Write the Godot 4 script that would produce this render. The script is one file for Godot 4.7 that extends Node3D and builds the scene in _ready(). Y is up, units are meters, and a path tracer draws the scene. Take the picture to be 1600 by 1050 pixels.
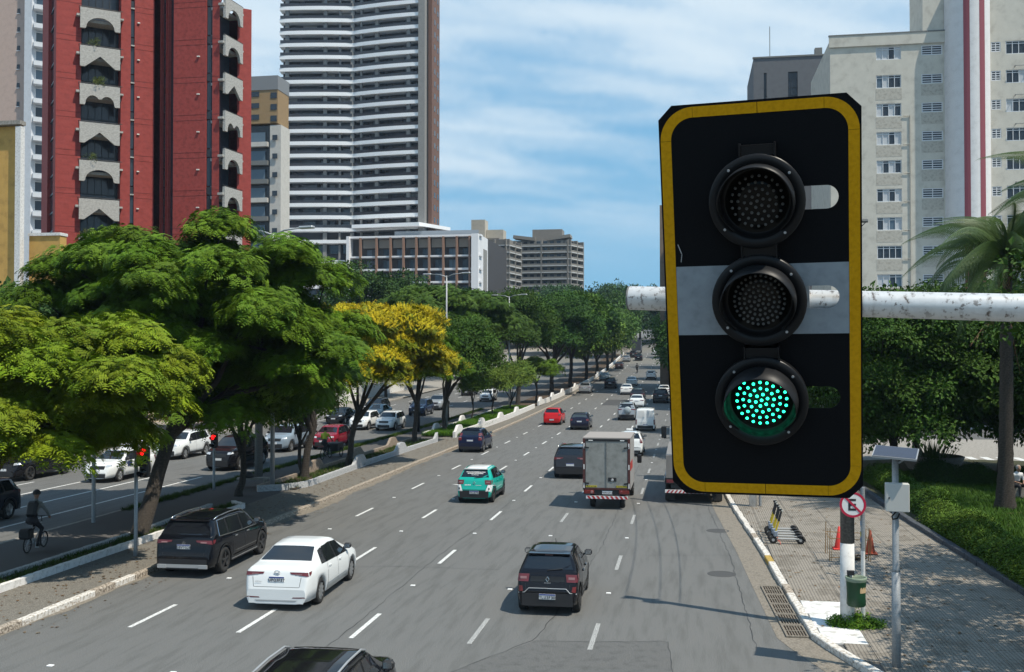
extends Node3D
# World frame: x = metres to the right of the camera across the avenue, z = -metres along the avenue, y up.

var used := {}
var M := {}
var rng := RandomNumberGenerator.new()

class B:
	var st := SurfaceTool.new()
	var n := 0
	func _init() -> void:
		st.begin(Mesh.PRIMITIVE_TRIANGLES)
		st.set_smooth_group(-1)
	func smooth(k: int) -> void:
		st.set_smooth_group(k)
	func tri(a: Vector3, b: Vector3, c: Vector3) -> void:
		st.add_vertex(a); st.add_vertex(b); st.add_vertex(c)
		n += 1
	func quad(a: Vector3, b: Vector3, c: Vector3, d: Vector3) -> void:   # clockwise seen from outside
		tri(a, b, c); tri(a, c, d)
	func box(c: Vector3, s: Vector3, bs := Basis()) -> void:
		var h := s * 0.5
		var p := []
		for k in 8:
			p.append(c + bs * Vector3(h.x if k & 1 else -h.x, h.y if k & 2 else -h.y, h.z if k & 4 else -h.z))
		quad(p[4], p[6], p[7], p[5]); quad(p[1], p[3], p[2], p[0])
		quad(p[0], p[2], p[6], p[4]); quad(p[5], p[7], p[3], p[1])
		quad(p[2], p[3], p[7], p[6]); quad(p[1], p[0], p[4], p[5])
	func cbox(c: Vector3, s: Vector3, r: float, bs := Basis()) -> void:   # box with chamfered edges
		var h := s * 0.5
		var i := Vector3(h.x - r, h.y - r, h.z - r)
		var f := func(x: float, y: float, z: float) -> Vector3: return c + bs * Vector3(x, y, z)
		for sg in [-1.0, 1.0]:
			var q := [f.call(-i.x, -i.y, h.z * sg), f.call(-i.x, i.y, h.z * sg), f.call(i.x, i.y, h.z * sg), f.call(i.x, -i.y, h.z * sg)]
			var w := [f.call(h.x * sg, -i.y, i.z), f.call(h.x * sg, i.y, i.z), f.call(h.x * sg, i.y, -i.z), f.call(h.x * sg, -i.y, -i.z)]
			var v := [f.call(-i.x, h.y * sg, i.z), f.call(-i.x, h.y * sg, -i.z), f.call(i.x, h.y * sg, -i.z), f.call(i.x, h.y * sg, i.z)]
			for o in [q, w, v]:
				if sg > 0: quad(o[0], o[1], o[2], o[3])
				else: quad(o[3], o[2], o[1], o[0])
		for a in [-1.0, 1.0]:
			for b in [-1.0, 1.0]:
				var e := [[f.call(-i.x, h.y * a, i.z * b), f.call(i.x, h.y * a, i.z * b), f.call(i.x, i.y * a, h.z * b), f.call(-i.x, i.y * a, h.z * b)],
					[f.call(h.x * a, -i.y, i.z * b), f.call(h.x * a, i.y, i.z * b), f.call(i.x * a, i.y, h.z * b), f.call(i.x * a, -i.y, h.z * b)],
					[f.call(h.x * a, i.y * b, -i.z), f.call(h.x * a, i.y * b, i.z), f.call(i.x * a, h.y * b, i.z), f.call(i.x * a, h.y * b, -i.z)]]
				for o in e:
					var nn: Vector3 = (o[2] - o[0]).cross(o[1] - o[0])
					if nn.dot((o[0] + o[2]) * 0.5 - c) > 0: quad(o[0], o[1], o[2], o[3])
					else: quad(o[3], o[2], o[1], o[0])
				for d in [-1.0, 1.0]:
					var t0: Vector3 = f.call(h.x * a, i.y * b, i.z * d)
					var t1: Vector3 = f.call(i.x * a, h.y * b, i.z * d)
					var t2: Vector3 = f.call(i.x * a, i.y * b, h.z * d)
					if (t2 - t0).cross(t1 - t0).dot(t0 - c) > 0: tri(t0, t1, t2)
					else: tri(t2, t1, t0)
	func tube(path: Array, rad: Array, k := 8, cap := true) -> void:
		var rings := []
		var ref := Vector3(0.123, 0.2, 0.97)
		for i in path.size():
			var d: Vector3 = path[min(i + 1, path.size() - 1)] - path[max(i - 1, 0)]
			d = d.normalized()
			if absf(d.dot(ref)) > 0.95: ref = Vector3(0.97, 0.1, 0.2)
			var u := d.cross(ref).normalized()
			var v := d.cross(u)
			var r := []
			for j in k:
				var a := TAU * j / k
				r.append(path[i] + (u * cos(a) + v * sin(a)) * rad[i])
			rings.append(r)
		for i in path.size() - 1:
			for j in k:
				var jj := (j + 1) % k
				quad(rings[i][j], rings[i + 1][j], rings[i + 1][jj], rings[i][jj])
		if cap:
			for j in k:
				var jj := (j + 1) % k
				tri(path[0], rings[0][j], rings[0][jj])
				tri(path[-1], rings[-1][jj], rings[-1][j])
	func rod(a: Vector3, b: Vector3, r: float, k := 8, r2 := -1.0) -> void:
		tube([a, b], [r, r if r2 < 0 else r2], k)
	func lathe(o: Vector3, ax: Vector3, prof: Array, k := 20, a0 := 0.0, a1 := TAU) -> void:   # prof: Vector2(along axis, radius)
		var u := ax.cross(Vector3.UP if absf(ax.y) < 0.9 else Vector3.RIGHT).normalized()
		var v := ax.cross(u)
		for j in k:
			var x := a0 + (a1 - a0) * j / k
			var y := a0 + (a1 - a0) * (j + 1) / k
			var d0 := u * cos(x) + v * sin(x)
			var d1 := u * cos(y) + v * sin(y)
			for i in prof.size() - 1:
				quad(o + ax * prof[i].x + d0 * prof[i].y, o + ax * prof[i + 1].x + d0 * prof[i + 1].y, o + ax * prof[i + 1].x + d1 * prof[i + 1].y, o + ax * prof[i].x + d1 * prof[i].y)
	func prism(poly: PackedVector2Array, z0: float, z1: float, tr := Transform3D()) -> void:   # outline in x,y pulled from z0 to z1
		var idx := Geometry2D.triangulate_polygon(poly)
		for i in range(0, idx.size(), 3):
			var p := poly[idx[i]]; var q := poly[idx[i + 1]]; var r := poly[idx[i + 2]]
			if (q - p).cross(r - p) > 0:
				var sw := q; q = r; r = sw
			tri(tr * Vector3(p.x, p.y, z1), tr * Vector3(q.x, q.y, z1), tr * Vector3(r.x, r.y, z1))
			tri(tr * Vector3(p.x, p.y, z0), tr * Vector3(r.x, r.y, z0), tr * Vector3(q.x, q.y, z0))
		var ccw := Geometry2D.is_polygon_clockwise(poly)
		for i in poly.size():
			var p := poly[i]
			var q := poly[(i + 1) % poly.size()]
			if ccw:
				var sw := p; p = q; q = sw
			quad(tr * Vector3(p.x, p.y, z0), tr * Vector3(p.x, p.y, z1), tr * Vector3(q.x, q.y, z1), tr * Vector3(q.x, q.y, z0))
	func done() -> ArrayMesh:
		st.generate_normals()
		return st.commit()

func numbered(n: String) -> String:
	if not used.has(n):
		used[n] = 0
		return n
	used[n] += 1
	return "%s_%03d" % [n, used[n]]

func thing(called: String, label: String, cat: String, at := Vector3.ZERO, turn := 0.0, group := "") -> Node3D:
	var o := Node3D.new()
	o.name = numbered(called)
	add_child(o)
	o.position = at
	o.rotation.y = turn
	tag(o, label, cat, group)
	return o

func tag(o: Node, label: String, cat: String, group := "") -> Node:
	o.set_meta("label", label)
	o.set_meta("category", cat)
	if group != "": o.set_meta("group", group)
	return o

func put(b: Variant, called: String, m: Material, parent: Node) -> MeshInstance3D:
	var o := MeshInstance3D.new()
	o.mesh = b.done() if b is B else b
	o.material_override = m
	o.name = called if parent != self else numbered(called)
	parent.add_child(o, true)
	return o

func struct(b: Variant, called: String, m: Material, parent: Node = self) -> MeshInstance3D:
	var o := put(b, called, m, parent)
	if parent == self: o.set_meta("kind", "structure")
	return o

func bx(called: String, m: Material, parent: Node, c: Vector3, s: Vector3, bs := Basis()) -> MeshInstance3D:
	var b := B.new()
	b.box(c, s, bs)
	return put(b, called, m, parent)

func lin(r: float, g: float, b: float) -> Color:
	return Color(r, g, b).linear_to_srgb()

func mat(r: float, g: float, b: float, rough := 0.7, metal := 0.0) -> StandardMaterial3D:
	var m := StandardMaterial3D.new()
	m.albedo_color = lin(r, g, b)
	m.roughness = rough
	m.metallic = metal
	return m

func paint(r: float, g: float, b: float) -> StandardMaterial3D:
	var m := mat(r, g, b, 0.07)
	m.metallic_specular = 0.42
	return m

func noise_tex(seed_: int, freq: float, oct: int, stops: Array, size := 512, kind := FastNoiseLite.TYPE_SIMPLEX_SMOOTH, normal := false, bump := 4.0) -> NoiseTexture2D:
	var n := FastNoiseLite.new()
	n.seed = seed_
	n.noise_type = kind
	n.frequency = freq
	n.fractal_octaves = oct
	n.fractal_gain = 0.6
	var t := NoiseTexture2D.new()
	t.width = size
	t.height = size
	t.seamless = true
	t.noise = n
	if normal:
		t.as_normal_map = true
		t.bump_strength = bump
	else:
		var g := Gradient.new()
		var o := PackedFloat32Array()
		var c := PackedColorArray()
		for s in stops:
			o.append(s[0])
			c.append(lin(s[1], s[2], s[3]))
		g.offsets = o
		g.colors = c
		t.color_ramp = g
	return t

func tmat(t: Texture2D, metres: float, rough := 0.85, nt: Texture2D = null, ns := 1.0, world := true) -> StandardMaterial3D:
	var m := StandardMaterial3D.new()
	m.albedo_texture = t
	m.roughness = rough
	m.uv1_triplanar = true
	m.uv1_world_triplanar = world
	m.uv1_scale = Vector3.ONE / metres
	if nt:
		m.normal_enabled = true
		m.normal_texture = nt
		m.normal_scale = ns
	return m

func layer(m: StandardMaterial3D, t: Texture2D, metres: float, stretch := 1.0) -> StandardMaterial3D:   # a second, coarser pattern multiplied over the first
	m.detail_enabled = true
	m.detail_albedo = t
	m.detail_blend_mode = BaseMaterial3D.BLEND_MODE_MUL
	m.detail_uv_layer = BaseMaterial3D.DETAIL_UV_2
	m.uv2_triplanar = true
	m.uv2_world_triplanar = true
	m.uv2_scale = Vector3(1.0, 1.0, 1.0 / stretch) / metres
	return m

func hz(z: float) -> float:   # the avenue climbs gently beyond 75 m
	var s := -z
	if s < 75.0: return 0.0
	if s < 330.0: return 0.000175 * (s - 75.0) * (s - 75.0)
	return 11.38 + (1.0 - exp(-(s - 330.0) / 120.0)) * 10.0

func strip(x0: float, x1: float, z0: float, z1: float, y: float, step := 6.0) -> B:   # a sheet that follows the avenue's slope; z0 nearest
	var b := B.new()
	b.smooth(1)
	var z := z0
	while z > z1:
		var w := maxf(z - (step if z > -340.0 else 40.0), z1)
		b.quad(Vector3(x0, y + hz(z), z), Vector3(x0, y + hz(w), w), Vector3(x1, y + hz(w), w), Vector3(x1, y + hz(z), z))
		z = w
	return b

func _ready() -> void:
	rng.seed = 77
	var cam := Camera3D.new()
	cam.name = "camera"
	cam.fov = 36.33
	cam.near = 0.05
	cam.far = 6000.0
	cam.position = Vector3(0, 6.43, 0)
	cam.rotation = Vector3(0.017186, 0.170207, 0)
	add_child(cam)
	cam.current = true
	var sky := Sky.new()
	var pano := PanoramaSkyMaterial.new()
	pano.panorama = sky_picture()
	sky.sky_material = pano
	var env := Environment.new()
	env.background_mode = Environment.BG_SKY
	env.sky = sky
	env.background_energy_multiplier = 1.15
	env.tonemap_mode = Environment.TONE_MAPPER_LINEAR
	env.tonemap_exposure = 1.15
	env.sdfgi_enabled = true
	env.ssao_enabled = true
	env.ssil_enabled = true
	env.fog_enabled = true
	env.fog_density = 0.00016
	env.fog_light_color = Color(0.72, 0.82, 0.92)
	var we := WorldEnvironment.new()
	we.environment = env
	we.name = "environment"
	add_child(we)
	var sun := DirectionalLight3D.new()
	sun.name = "sun"
	sun.light_energy = 1.45
	sun.light_color = Color(1.0, 0.965, 0.9)
	sun.light_angular_distance = 0.5
	sun.shadow_enabled = true
	var down := Vector3(-0.905 * cos(deg_to_rad(60.5)), -sin(deg_to_rad(60.5)), -0.425 * cos(deg_to_rad(60.5)))
	sun.basis = Basis.looking_at(down, Vector3.UP)
	add_child(sun)
	materials()
	leaf_meshes()
	roads()
	pavements()
	buildings()
	trees()
	signal_head()
	street_things()
	traffic()
	people()

func sky_picture() -> ImageTexture:
	var w := 2048
	var h := 1024
	var im := Image.create_empty(w, h, false, Image.FORMAT_RGBF)
	var wisp := FastNoiseLite.new()
	wisp.seed = 5
	wisp.noise_type = FastNoiseLite.TYPE_SIMPLEX_SMOOTH
	wisp.frequency = 1.0
	wisp.fractal_octaves = 6
	wisp.fractal_gain = 0.6
	wisp.domain_warp_enabled = true
	wisp.domain_warp_amplitude = 0.5
	wisp.domain_warp_frequency = 0.5
	var big := FastNoiseLite.new()
	big.seed = 21
	big.frequency = 0.16
	big.fractal_octaves = 3
	for j in h:
		var el := (0.5 - (j + 0.5) / h) * PI
		for i in w:
			var az := ((i + 0.5) / w) * TAU
			var d := Vector3(sin(az) * cos(el), sin(el), -cos(az) * cos(el))
			var y := maxf(d.y, 0.0)
			var c := Color(0.1, 0.29, 0.53).lerp(Color(0.19, 0.43, 0.61), pow(1.0 - y, 3.2))
			var k := 0.0
			if d.y > 0.0:
				var q := Vector2(d.x, d.z) / (d.y + 0.12)
				var a := q.rotated(0.5)
				var n := wisp.get_noise_2d(a.x * 0.8, a.y * 2.0)
				var m := big.get_noise_2d(a.x + 7.0, a.y * 1.3 + SKYOFF)
				k = clampf(0.6 + n * 0.6 + m * 0.85, 0.0, 1.0)
				k = k * k * (3.0 - 2.0 * k) * smoothstep(0.06, 0.2, d.y) * 0.86
			c = c.lerp(Color(0.6, 0.69, 0.75), k)
			if d.y < 0.0:
				c = Color(0.19, 0.43, 0.61).lerp(Color(0.16, 0.17, 0.17), smoothstep(0.0, 0.06, -d.y))
			im.set_pixel(i, j, c)
	return ImageTexture.create_from_image(im)

const SKYOFF := 3.0

func materials() -> void:
	var grain := noise_tex(3, 0.09, 4, [[0.0, 0.045, 0.045, 0.044], [0.4, 0.112, 0.112, 0.108], [0.6, 0.15, 0.15, 0.144], [1.0, 0.29, 0.29, 0.28]], 1024)
	var grain_n := noise_tex(9, 0.16, 3, [], 512, FastNoiseLite.TYPE_SIMPLEX_SMOOTH, true, 3.0)
	var blot := noise_tex(14, 0.012, 5, [[0.0, 0.7, 0.69, 0.68], [0.36, 0.9, 0.9, 0.89], [0.5, 1.0, 1.0, 1.0], [1.0, 1.0, 0.985, 0.95]], 1024)
	var streak := noise_tex(15, 0.014, 6, [[0.0, 0.74, 0.73, 0.72], [0.36, 0.89, 0.89, 0.88], [0.5, 0.98, 0.98, 0.98], [0.6, 1.0, 1.0, 1.0], [1.0, 1.0, 0.99, 0.96]], 1024)
	M.asphalt = layer(tmat(grain, 2.3, 0.82, grain_n, 0.8), streak, 5.4, 9.0)
	var grain2 := noise_tex(33, 0.1, 4, [[0.0, 0.05, 0.05, 0.05], [0.45, 0.1, 0.1, 0.097], [1.0, 0.2, 0.2, 0.195]], 512)
	M.patch = layer(tmat(grain2, 1.7, 0.85, grain_n, 0.5), blot, 5.0)
	M.patch_dark = mat(0.06, 0.06, 0.06, 0.85)
	M.seal = mat(0.035, 0.035, 0.035, 0.7)
	var wear := noise_tex(40, 0.05, 5, [[0.0, 0.14, 0.14, 0.135], [0.3, 0.3, 0.3, 0.29], [0.42, 0.66, 0.66, 0.64], [1.0, 0.78, 0.78, 0.76]], 512)
	M.marking = tmat(wear, 1.6, 0.7)
	var wear2 := noise_tex(41, 0.06, 5, [[0.0, 0.13, 0.13, 0.125], [0.5, 0.16, 0.16, 0.155], [0.6, 0.62, 0.62, 0.6], [1.0, 0.75, 0.75, 0.73]], 512)
	M.marking_worn = tmat(wear2, 0.9, 0.7)
	var kerb := noise_tex(50, 0.03, 5, [[0.0, 0.24, 0.19, 0.15], [0.3, 0.42, 0.37, 0.31], [0.45, 0.62, 0.59, 0.54], [1.0, 0.76, 0.74, 0.71]], 512)
	M.kerb_white = tmat(kerb, 1.9, 0.85, grain_n, 0.6)
	var kerb2 := noise_tex(52, 0.035, 5, [[0.0, 0.12, 0.1, 0.08], [0.4, 0.22, 0.18, 0.14], [0.55, 0.42, 0.36, 0.29], [1.0, 0.66, 0.6, 0.52]], 512)
	M.kerb_worn = tmat(kerb2, 1.7, 0.88, grain_n, 0.6)
	M.kerb_yellow = tmat(noise_tex(51, 0.05, 4, [[0.0, 0.2, 0.14, 0.05], [0.5, 0.42, 0.28, 0.06], [1.0, 0.55, 0.38, 0.1]], 256), 1.0)
	M.kerb_dark = tmat(noise_tex(53, 0.04, 5, [[0.0, 0.035, 0.04, 0.048], [0.6, 0.06, 0.067, 0.08], [1.0, 0.1, 0.105, 0.11]], 256), 1.5)
	var conc := noise_tex(60, 0.02, 6, [[0.0, 0.17, 0.155, 0.135], [0.5, 0.28, 0.26, 0.23], [1.0, 0.4, 0.375, 0.34]], 512)
	M.concrete = tmat(conc, 2.4, 0.9, grain_n, 0.5)
	M.white_slab = tmat(noise_tex(59, 0.012, 6, [[0.0, 0.34, 0.32, 0.29], [0.35, 0.56, 0.55, 0.53], [0.5, 0.68, 0.68, 0.67], [1.0, 0.76, 0.76, 0.75]], 512), 2.6, 0.85)
	M.gutter = layer(tmat(noise_tex(61, 0.05, 5, [[0.0, 0.13, 0.11, 0.085], [0.5, 0.21, 0.185, 0.15], [1.0, 0.3, 0.27, 0.23]], 512), 2.0, 0.9, grain_n, 0.5), blot, 4.0)
	M.dirt_and_pit_shade = tmat(noise_tex(62, 0.06, 5, [[0.0, 0.03, 0.022, 0.014], [0.5, 0.075, 0.05, 0.03], [1.0, 0.15, 0.1, 0.06]], 512), 1.8, 0.95, grain_n, 1.2)  # earth and rubble; its dark tone also paints the shade under the grates
	M.slab = slab_material()
	M.mosaic = layer(tmat(noise_tex(63, 0.12, 2, [[0.0, 0.07, 0.064, 0.054], [0.45, 0.15, 0.138, 0.117], [0.55, 0.2, 0.185, 0.158], [1.0, 0.28, 0.262, 0.23]], 512, FastNoiseLite.TYPE_CELLULAR), 2.2, 0.9), blot, 3.1)
	M.path = tmat(noise_tex(64, 0.08, 4, [[0.0, 0.05, 0.047, 0.045], [0.5, 0.085, 0.08, 0.076], [1.0, 0.13, 0.12, 0.115]], 512), 2.1, 0.9, grain_n, 0.4)
	M.white_wall = tmat(noise_tex(65, 0.02, 5, [[0.0, 0.42, 0.4, 0.37], [0.4, 0.66, 0.65, 0.63], [1.0, 0.78, 0.77, 0.75]], 512), 2.2, 0.85)
	M.grey_wall = tmat(noise_tex(66, 0.025, 5, [[0.0, 0.2, 0.21, 0.22], [0.45, 0.4, 0.41, 0.42], [1.0, 0.66, 0.66, 0.66]], 512), 1.2, 0.85)
	M.old_wall = tmat(noise_tex(67, 0.03, 5, [[0.0, 0.1, 0.075, 0.055], [0.5, 0.28, 0.22, 0.17], [1.0, 0.5, 0.44, 0.36]], 512), 1.4, 0.9)
	M.ground = tmat(noise_tex(68, 0.03, 5, [[0.0, 0.09, 0.085, 0.075], [1.0, 0.24, 0.23, 0.2]], 512), 9.0)
	M.soil = tmat(noise_tex(69, 0.05, 5, [[0.0, 0.02, 0.018, 0.01], [0.5, 0.045, 0.05, 0.02], [1.0, 0.09, 0.08, 0.04]], 512), 2.5, 0.95, grain_n, 1.0)
	var bark := noise_tex(70, 0.03, 5, [[0.0, 0.016, 0.013, 0.01], [0.5, 0.045, 0.036, 0.028], [1.0, 0.1, 0.085, 0.07]], 256)
	M.bark = tmat(bark, 0.7, 0.95, grain_n, 1.6)
	M.leaf = mat(1, 1, 1, 0.62)
	M.leaf.vertex_color_use_as_albedo = true
	M.leaf.metallic_specular = 0.25
	M.leaf.backlight_enabled = true
	M.leaf.backlight = Color(0.36, 0.42, 0.12)
	M.frond = mat(0.055, 0.1, 0.022, 0.5)
	M.frond.backlight_enabled = true
	M.frond.backlight = Color(0.25, 0.3, 0.12)
	M.frond_dry = mat(0.16, 0.09, 0.045, 0.9)
	M.steel = tmat(noise_tex(71, 0.05, 4, [[0.0, 0.2, 0.21, 0.22], [0.5, 0.33, 0.345, 0.355], [1.0, 0.44, 0.455, 0.46]], 256), 0.6, 0.5)
	M.steel.metallic = 0.35
	M.pole_grey = tmat(noise_tex(72, 0.04, 4, [[0.0, 0.1, 0.105, 0.1], [1.0, 0.24, 0.245, 0.24]], 256), 0.8, 0.75)
	M.black = mat(0.012, 0.012, 0.013, 0.45)
	M.rubber = tmat(noise_tex(73, 0.1, 3, [[0.0, 0.012, 0.012, 0.012], [1.0, 0.03, 0.029, 0.028]], 128), 0.3, 0.85)
	M.cladding = mat(0.018, 0.018, 0.02, 0.55)
	M.glass = mat(0.012, 0.014, 0.018, 0.06)
	M.glass.metallic_specular = 0.6
	M.glass_light = mat(0.05, 0.065, 0.075, 0.08)
	M.glass_win = mat(0.03, 0.037, 0.048, 0.12)
	M.glass_blue = mat(0.1, 0.14, 0.18, 0.1)
	M.alloy = mat(0.5, 0.51, 0.52, 0.3, 0.8)
	M.alloy_dark = mat(0.05, 0.05, 0.053, 0.35, 0.5)
	M.chrome = mat(0.7, 0.71, 0.72, 0.15, 0.95)
	M.silver = mat(0.42, 0.43, 0.44, 0.4, 0.4)
	M.tail = mat(0.13, 0.004, 0.008, 0.15)
	M.tail.clearcoat_enabled = true
	M.tail_clear = mat(0.3, 0.16, 0.16, 0.15)
	M.head = mat(0.6, 0.63, 0.66, 0.1, 0.3)
	M.plate = mat(0.72, 0.73, 0.74, 0.4)
	M.plate_blue = mat(0.01, 0.04, 0.24, 0.4)
	M.ink = mat(0.02, 0.02, 0.025, 0.6)
	M.white = mat(0.78, 0.78, 0.77, 0.6)
	M.skin = mat(0.32, 0.18, 0.12, 0.6)

func slab_material() -> StandardMaterial3D:
	# ribbed cement paving: fine parallel ribs in the surface
	var im := Image.create_empty(512, 512, false, Image.FORMAT_RGB8)
	var hm := Image.create_empty(512, 512, false, Image.FORMAT_RGB8)
	var n := FastNoiseLite.new()
	n.seed = 8
	n.frequency = 0.02
	n.fractal_octaves = 5
	for j in 512:
		for i in 512:
			var v := n.get_noise_2d(i, j) * 0.5 + 0.5
			var v2 := n.get_noise_2d(i * 5 + 900, j * 5) * 0.5 + 0.5
			var rib := 0.5 + 0.5 * cos(TAU * i / 32.0)
			var groove := smoothstep(0.1, 0.3, rib)
			var t := (0.75 + 0.5 * v) * (0.8 + 0.4 * v2) * (0.66 + 0.34 * groove)
			im.set_pixel(i, j, lin(0.25 * t, 0.225 * t, 0.19 * t))
			hm.set_pixel(i, j, Color(groove, groove, groove))
	var m := layer(tmat(ImageTexture.create_from_image(im), 1.28, 0.9), noise_tex(16, 0.011, 6, [[0.0, 0.58, 0.56, 0.53], [0.38, 0.84, 0.83, 0.81], [0.5, 1.0, 1.0, 1.0], [1.0, 1.0, 0.99, 0.97]], 512), 6.5)
	m.heightmap_enabled = true
	m.heightmap_texture = ImageTexture.create_from_image(hm)
	m.heightmap_scale = 0.6
	return m

var KERB_R := [Vector2(5.6, -16.5), Vector2(4.4, -19.3), Vector2(3.45, -21.6), Vector2(2.72, -23.8), Vector2(2.44, -30.1), Vector2(2.3, -33.7), Vector2(1.83, -42.3), Vector2(1.62, -46.9), Vector2(1.35, -60.0), Vector2(1.25, -90.0)]

func along(pts: Array, step: float) -> Array:   # points every step metres along a line in plan
	var out := [pts[0]]
	var left := step
	for i in pts.size() - 1:
		var a: Vector2 = pts[i]
		var b: Vector2 = pts[i + 1]
		var l := a.distance_to(b)
		var d := left
		while d <= l:
			out.append(a.lerp(b, d / l))
			d += step
		left = d - l
	return out

func roads() -> void:
	# base ground sheet with the slope of the avenue, out to the horizon
	var b := B.new()
	b.smooth(1)
	var zs := [60.0, 0.0, -40.0, -75.0, -100.0, -130.0, -160.0, -190.0, -220.0, -260.0, -300.0, -340.0, -420.0, -520.0, -800.0, -1500.0, -4000.0]
	for i in zs.size() - 1:
		var z0: float = zs[i]
		var z1: float = zs[i + 1]
		b.quad(Vector3(-3000, hz(z0) - 0.05, z0), Vector3(-3000, hz(z1) - 0.05, z1), Vector3(3000, hz(z1) - 0.05, z1), Vector3(3000, hz(z0) - 0.05, z0))
	struct(b, "ground", M.ground)
	var road := struct(strip(-15.7, 6.5, 10.0, -480.0, 0.0), "road", M.asphalt)
	var road2 := struct(strip(-36.9, -22.4, 10.0, -480.0, 0.0), "road", M.asphalt)
	# lane markings: dashes of 2.2 m every 8.33 m, a stud between them
	var dash := B.new()
	dash.box(Vector3(0, 0.004, 0), Vector3(0.11, 0.006, 2.2))
	var dm := dash.done()
	var sb := B.new()
	sb.cbox(Vector3(0, 0.012, 0), Vector3(0.13, 0.024, 0.1), 0.008)
	var sm := sb.done()
	var lines := [-12.95, -10.24, -7.53, -4.8, -2.12]
	for li in 5:
		for k in 38:
			var s := 23.4 + 8.33 * (k - 1)
			if s > 310.0: break
			var o := put(dm, "lane_dash", M.marking_worn if (li == 4 or (li == 3 and k < 4)) else M.marking, road)
			o.position = Vector3(lines[li], hz(-s) + 0.001, -s)
			o.rotation.x = atan(0.00035 * maxf(s - 75.0, 0.0)) if s < 330 else 0.0
			if s < 90.0:
				var t := put(sm, "road_stud", M.white, road)
				t.position = Vector3(lines[li], 0.0, -s - 4.2)
	for x in [-27.5, -30.0, -32.3, -34.5]:
		for k in 30:
			var s := 45.5 + 8.0 * k
			if x == -27.5 and s < 56.0: continue
			var o := put(dm, "lane_dash", M.marking, road2)
			o.position = Vector3(x, hz(-s) + 0.001, -s)
			o.rotation.x = atan(0.00035 * maxf(s - 75.0, 0.0))
	for a in [[-25.0, -50.0], [-27.5, -50.0], [-30.0, -47.0]]:
		var st := B.new()
		st.box(Vector3(a[0], 0.004, (a[1] + -24.0) * 0.5), Vector3(0.12, 0.006, absf(a[1]) - 24.0))
		put(st, "lane_line", M.marking, road2)
	# repairs and joints in the asphalt
	var pb := B.new()
	pb.quad(Vector3(-4.9, 0.004, -20.0), Vector3(-3.4, 0.004, -22.8), Vector3(-0.45, 0.004, -23.25), Vector3(-0.3, 0.004, -20.0))
	put(pb, "asphalt_patch", M.patch, road)
	put(strip(-10.05, -5.3, -120.5, -131.0, 0.006, 2.0), "asphalt_patch", M.patch_dark, road)
	var seams := [[Vector2(-7.85, -18.0), Vector2(-7.8, -25.7), Vector2(-7.83, -33.0), Vector2(-7.62, -39.0), Vector2(-7.58, -57.0), Vector2(-7.5, -80.0)],
		[Vector2(-4.9, -20.0), Vector2(-3.42, -22.85), Vector2(-3.2, -26.0), Vector2(-2.85, -34.0), Vector2(-2.8, -60.0)],
		[Vector2(-3.4, -22.8), Vector2(-2.0, -22.9), Vector2(-0.45, -23.27), Vector2(-0.3, -20.0)],
		[Vector2(-12.4, -29.0), Vector2(-9.0, -30.0), Vector2(-5.4, -30.1)], [Vector2(-1.5, -33.0), Vector2(1.9, -33.6)], [Vector2(-2.0, -63.0), Vector2(1.1, -62.5)],
		[Vector2(1.45, -23.0), Vector2(1.3, -33.0), Vector2(0.75, -45.0)]]
	for q in seams:
		var w := B.new()
		var pts := along(q, 0.35)
		var prev := Vector2.ZERO
		var side := Vector2.ZERO
		for i in pts.size():
			var dir: Vector2 = (pts[min(i + 1, pts.size() - 1)] - pts[max(i - 1, 0)]).normalized()
			var nrm := Vector2(-dir.y, dir.x)
			var p: Vector2 = pts[i] + nrm * rng.randf_range(-0.035, 0.035)
			var hw := rng.randf_range(0.003, 0.011)
			var s2 := nrm * hw
			if i > 0:
				w.quad(Vector3(prev.x - side.x, 0.006, prev.y - side.y), Vector3(p.x - s2.x, 0.006, p.y - s2.y), Vector3(p.x + s2.x, 0.006, p.y + s2.y), Vector3(prev.x + side.x, 0.006, prev.y + side.y))
			prev = p
			side = s2
		put(w, "asphalt_joint", M.seal, road)
	# manhole covers and a gully lid in the right lane
	for p in [Vector3(0.95, 0.0, -30.6), Vector3(1.05, 0, -38.0)]:
		var c := B.new()
		c.lathe(p, Vector3.UP, [Vector2(0.0, 0.42), Vector2(0.008, 0.41), Vector2(0.008, 0.34), Vector2(0.004, 0.33), Vector2(0.006, 0.0)], 20)
		put(c, "manhole_cover", M.patch_dark, road)
	# concrete gutter along the right kerb
	var g := B.new()
	var gp := along(KERB_R, 0.8)
	for i in gp.size() - 1:
		var w0 := 0.75
		var p0: Vector2 = gp[i]
		var p1: Vector2 = gp[i + 1]
		g.quad(Vector3(p0.x - w0, 0.006, p0.y), Vector3(p1.x - w0, 0.006, p1.y), Vector3(p1.x, 0.012, p1.y), Vector3(p0.x, 0.012, p0.y))
	struct(g, "gutter", M.gutter)
	# sand and dust washed up along the median kerb
	var sand := B.new()
	var pw := 0.3
	for i in 150:
		var z0 := -17.0 - i * 0.5
		var nw := clampf(pw + rng.randf_range(-0.12, 0.12), 0.05, 0.62)
		sand.quad(Vector3(-15.5, 0.005, z0), Vector3(-15.5, 0.005, z0 - 0.5), Vector3(-15.5 + nw, 0.004, z0 - 0.5), Vector3(-15.5 + pw, 0.004, z0))
		pw = nw
	put(sand, "sand", M.gutter, road)

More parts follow.
